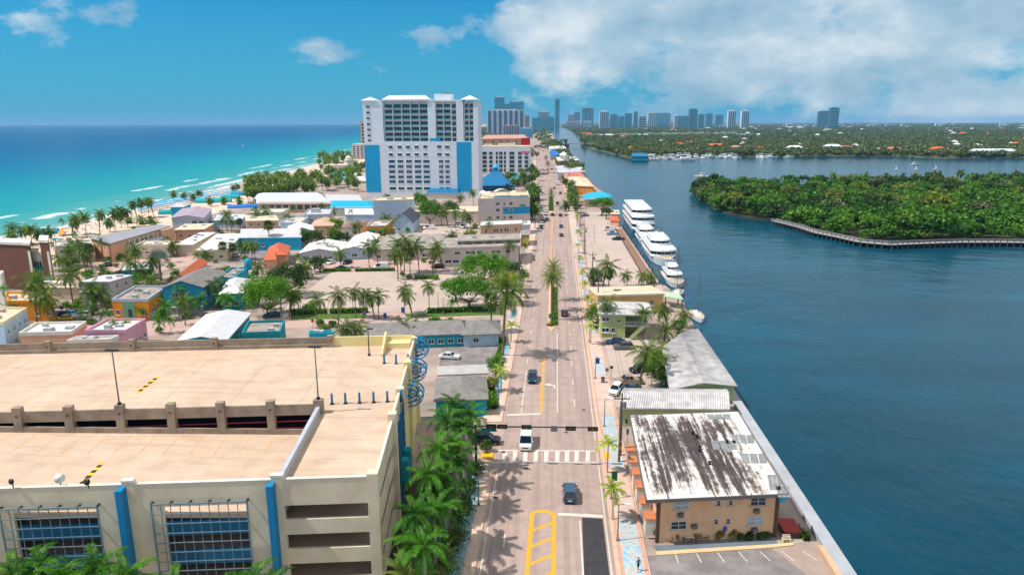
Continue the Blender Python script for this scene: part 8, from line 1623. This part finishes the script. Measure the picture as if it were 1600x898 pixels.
cabana(105, 366, 6, 6.5, 3.0, M('tent_orange', (240, 150, 40), .8, .08), 'orange dome tent on the left part of the beach', .8); cabana(262, 334, 9, 4, 2.6, PAR[1], 'teal awning tent beside the beach pavilion', -1.3); cabana(334, 316, 22, 5, 2.8, PAR[1], 'long teal canopy on the sand before the palms', -1.35); cabana(360, 310, 12, 5, 2.8, PAR[1], 'teal canopy right of the long one', -1.35); cabana(372, 305, 10, 5, 2.8, PAR[0], 'small blue canopy at the right end of the beach rows', -1.35); cabana(388, 324, 24, 6, 2.0, M('boat_cover_blue', (40, 120, 200), .7, .1), 'row of blue covers by the restaurant', -1.2)
cabana(73, 364, 10, 3.5, 2.4, PAR[0], 'long blue shade by the water at left', -1.2)
random.seed(4)
for k in range(34):
    x = 100 + 105 * (k / 34) + random.uniform(-3, 3); y = 372 - (x - 100) * .28 + random.uniform(-6, 5); b = G(x, y); b.z = -.1; t = thing('sun_lounger', 'sun lounger on the open sand between the sparse palms', 'lounger', b, random.uniform(-1, 1), 'sun loungers on the sand'); mb = MB(); mb.box(-.35, .35, -1, .4, .3, .42); mb.build('seat', random.choice([PAR[0], WHITE, CLD]), t); mb = MB(); mb.bar((0, .4, .38), (0, 1.0, .85), .7, .08); mb.build('backrest', WHITE, t); mb = MB(); [mb.box(x_ - .03, x_ + .03, y_ - .03, y_ + .03, 0, .3) for x_ in (-.3, .3) for y_ in (-.9, .35)]; mb.build('legs', WHITE, t)
# ------------------------------------------------------------------ which one is which, counted by place in the picture
_by = {}
for o in COL.objects:
    if o.parent is None and o.get('group'): _by.setdefault(o['group'], []).append(o)
for _g, _f, _k in (('royal palms beside the garage', '{} royal palm from the front beside the garage', 'y'), ('palms of the dense beach grove', '{} palm from left at the near edge of the dense beach grove', 'x'), ('palms beside the road past the hotel', '{} palm from the front along the left of the road past the hotel', 'y'),
                   ('palms along the far waterfront strip', '{} palm from the front in the waterfront strip right of the far road', 'y'), ('feathery trees on the island', '{} thin feathery tree from left above the far edge of the island', 'x'), ('palms on the island', '{} palm from left rising above the far edge of the island wood', 'x'), ('sun loungers on the sand', '{} sun lounger from left on the open sand', 'x'), ('blue parasol rows', '{} parasol from left in the dense blue rows on the beach', 'x'), ('hazy blocks along the horizon', '{} small hazy block from left on the mainland horizon', 'x'), ('houses among the mainland trees', '{} small pale house from left among the mainland trees', 'x'), ('mooring piles along the quay', '{} mooring pile from the near end of the quay', 'y'), ('boats in the far marina', '{} boat from left in the crowded far marina', 'x'), ('palms on the sand', '{} palm from left in the sparse row on the sand', 'x')):
    for i, o in enumerate(sorted(_by.get(_g, []), key=lambda o: o.location.y if _k == 'y' else PX(o.location)[0])): o['label'] = _f.format(ORD[min(i, 99)])
_bld = [(o.location, o['label']) for o in COL.objects if o.parent is None and o.get('category') in ('house', 'motel', 'shop', 'building', 'hotel', 'restaurant', 'garage')]
def _short(lb):
    for q in (' with ', ' behind', ' in ', ' by ', ' left', ' right', ' between', ' beside', ' before', ' under', ' at ', ' running', ' facing', ' below', ' on ', ' near', ' peeping', ' poking', ' filling', ' seen', ' and '): lb = lb.split(q)[0]
    return lb
for _g, _n in (('garden palms between the town houses', 'garden palm'), ('garden shrubs between the town houses', 'garden shrub')):
    nb = {}
    for o in _by.get(_g, []): nb.setdefault(_short(min(_bld, key=lambda q: (q[0] - o.location).length)[1]), []).append(o)
    for a_, os_ in nb.items():
        for i, o in enumerate(sorted(os_, key=lambda o: PX(o.location)[0])): o['label'] = f'{ORD[i]} {_n} from left around the {a_}'
# ------------------------------------------------------------------ sea air
mb = MB(); mb.box(-24000, 24000, -400, 25500, -4.2, 135)
hz = bpy.data.materials.new('haze_air'); hz.use_nodes = True; nt = hz.node_tree; nt.nodes.clear()
pv = N('ShaderNodeVolumePrincipled'); pv.inputs['Density'].default_value = .00005; pv.inputs['Color'].default_value = (.34, .64, .95, 1); pv.inputs['Anisotropy'].default_value = .0
ho = N('ShaderNodeOutputMaterial'); Lk(pv.outputs[0], ho.inputs['Volume'])
o = mb.build('haze', hz); o['kind'] = 'stuff'
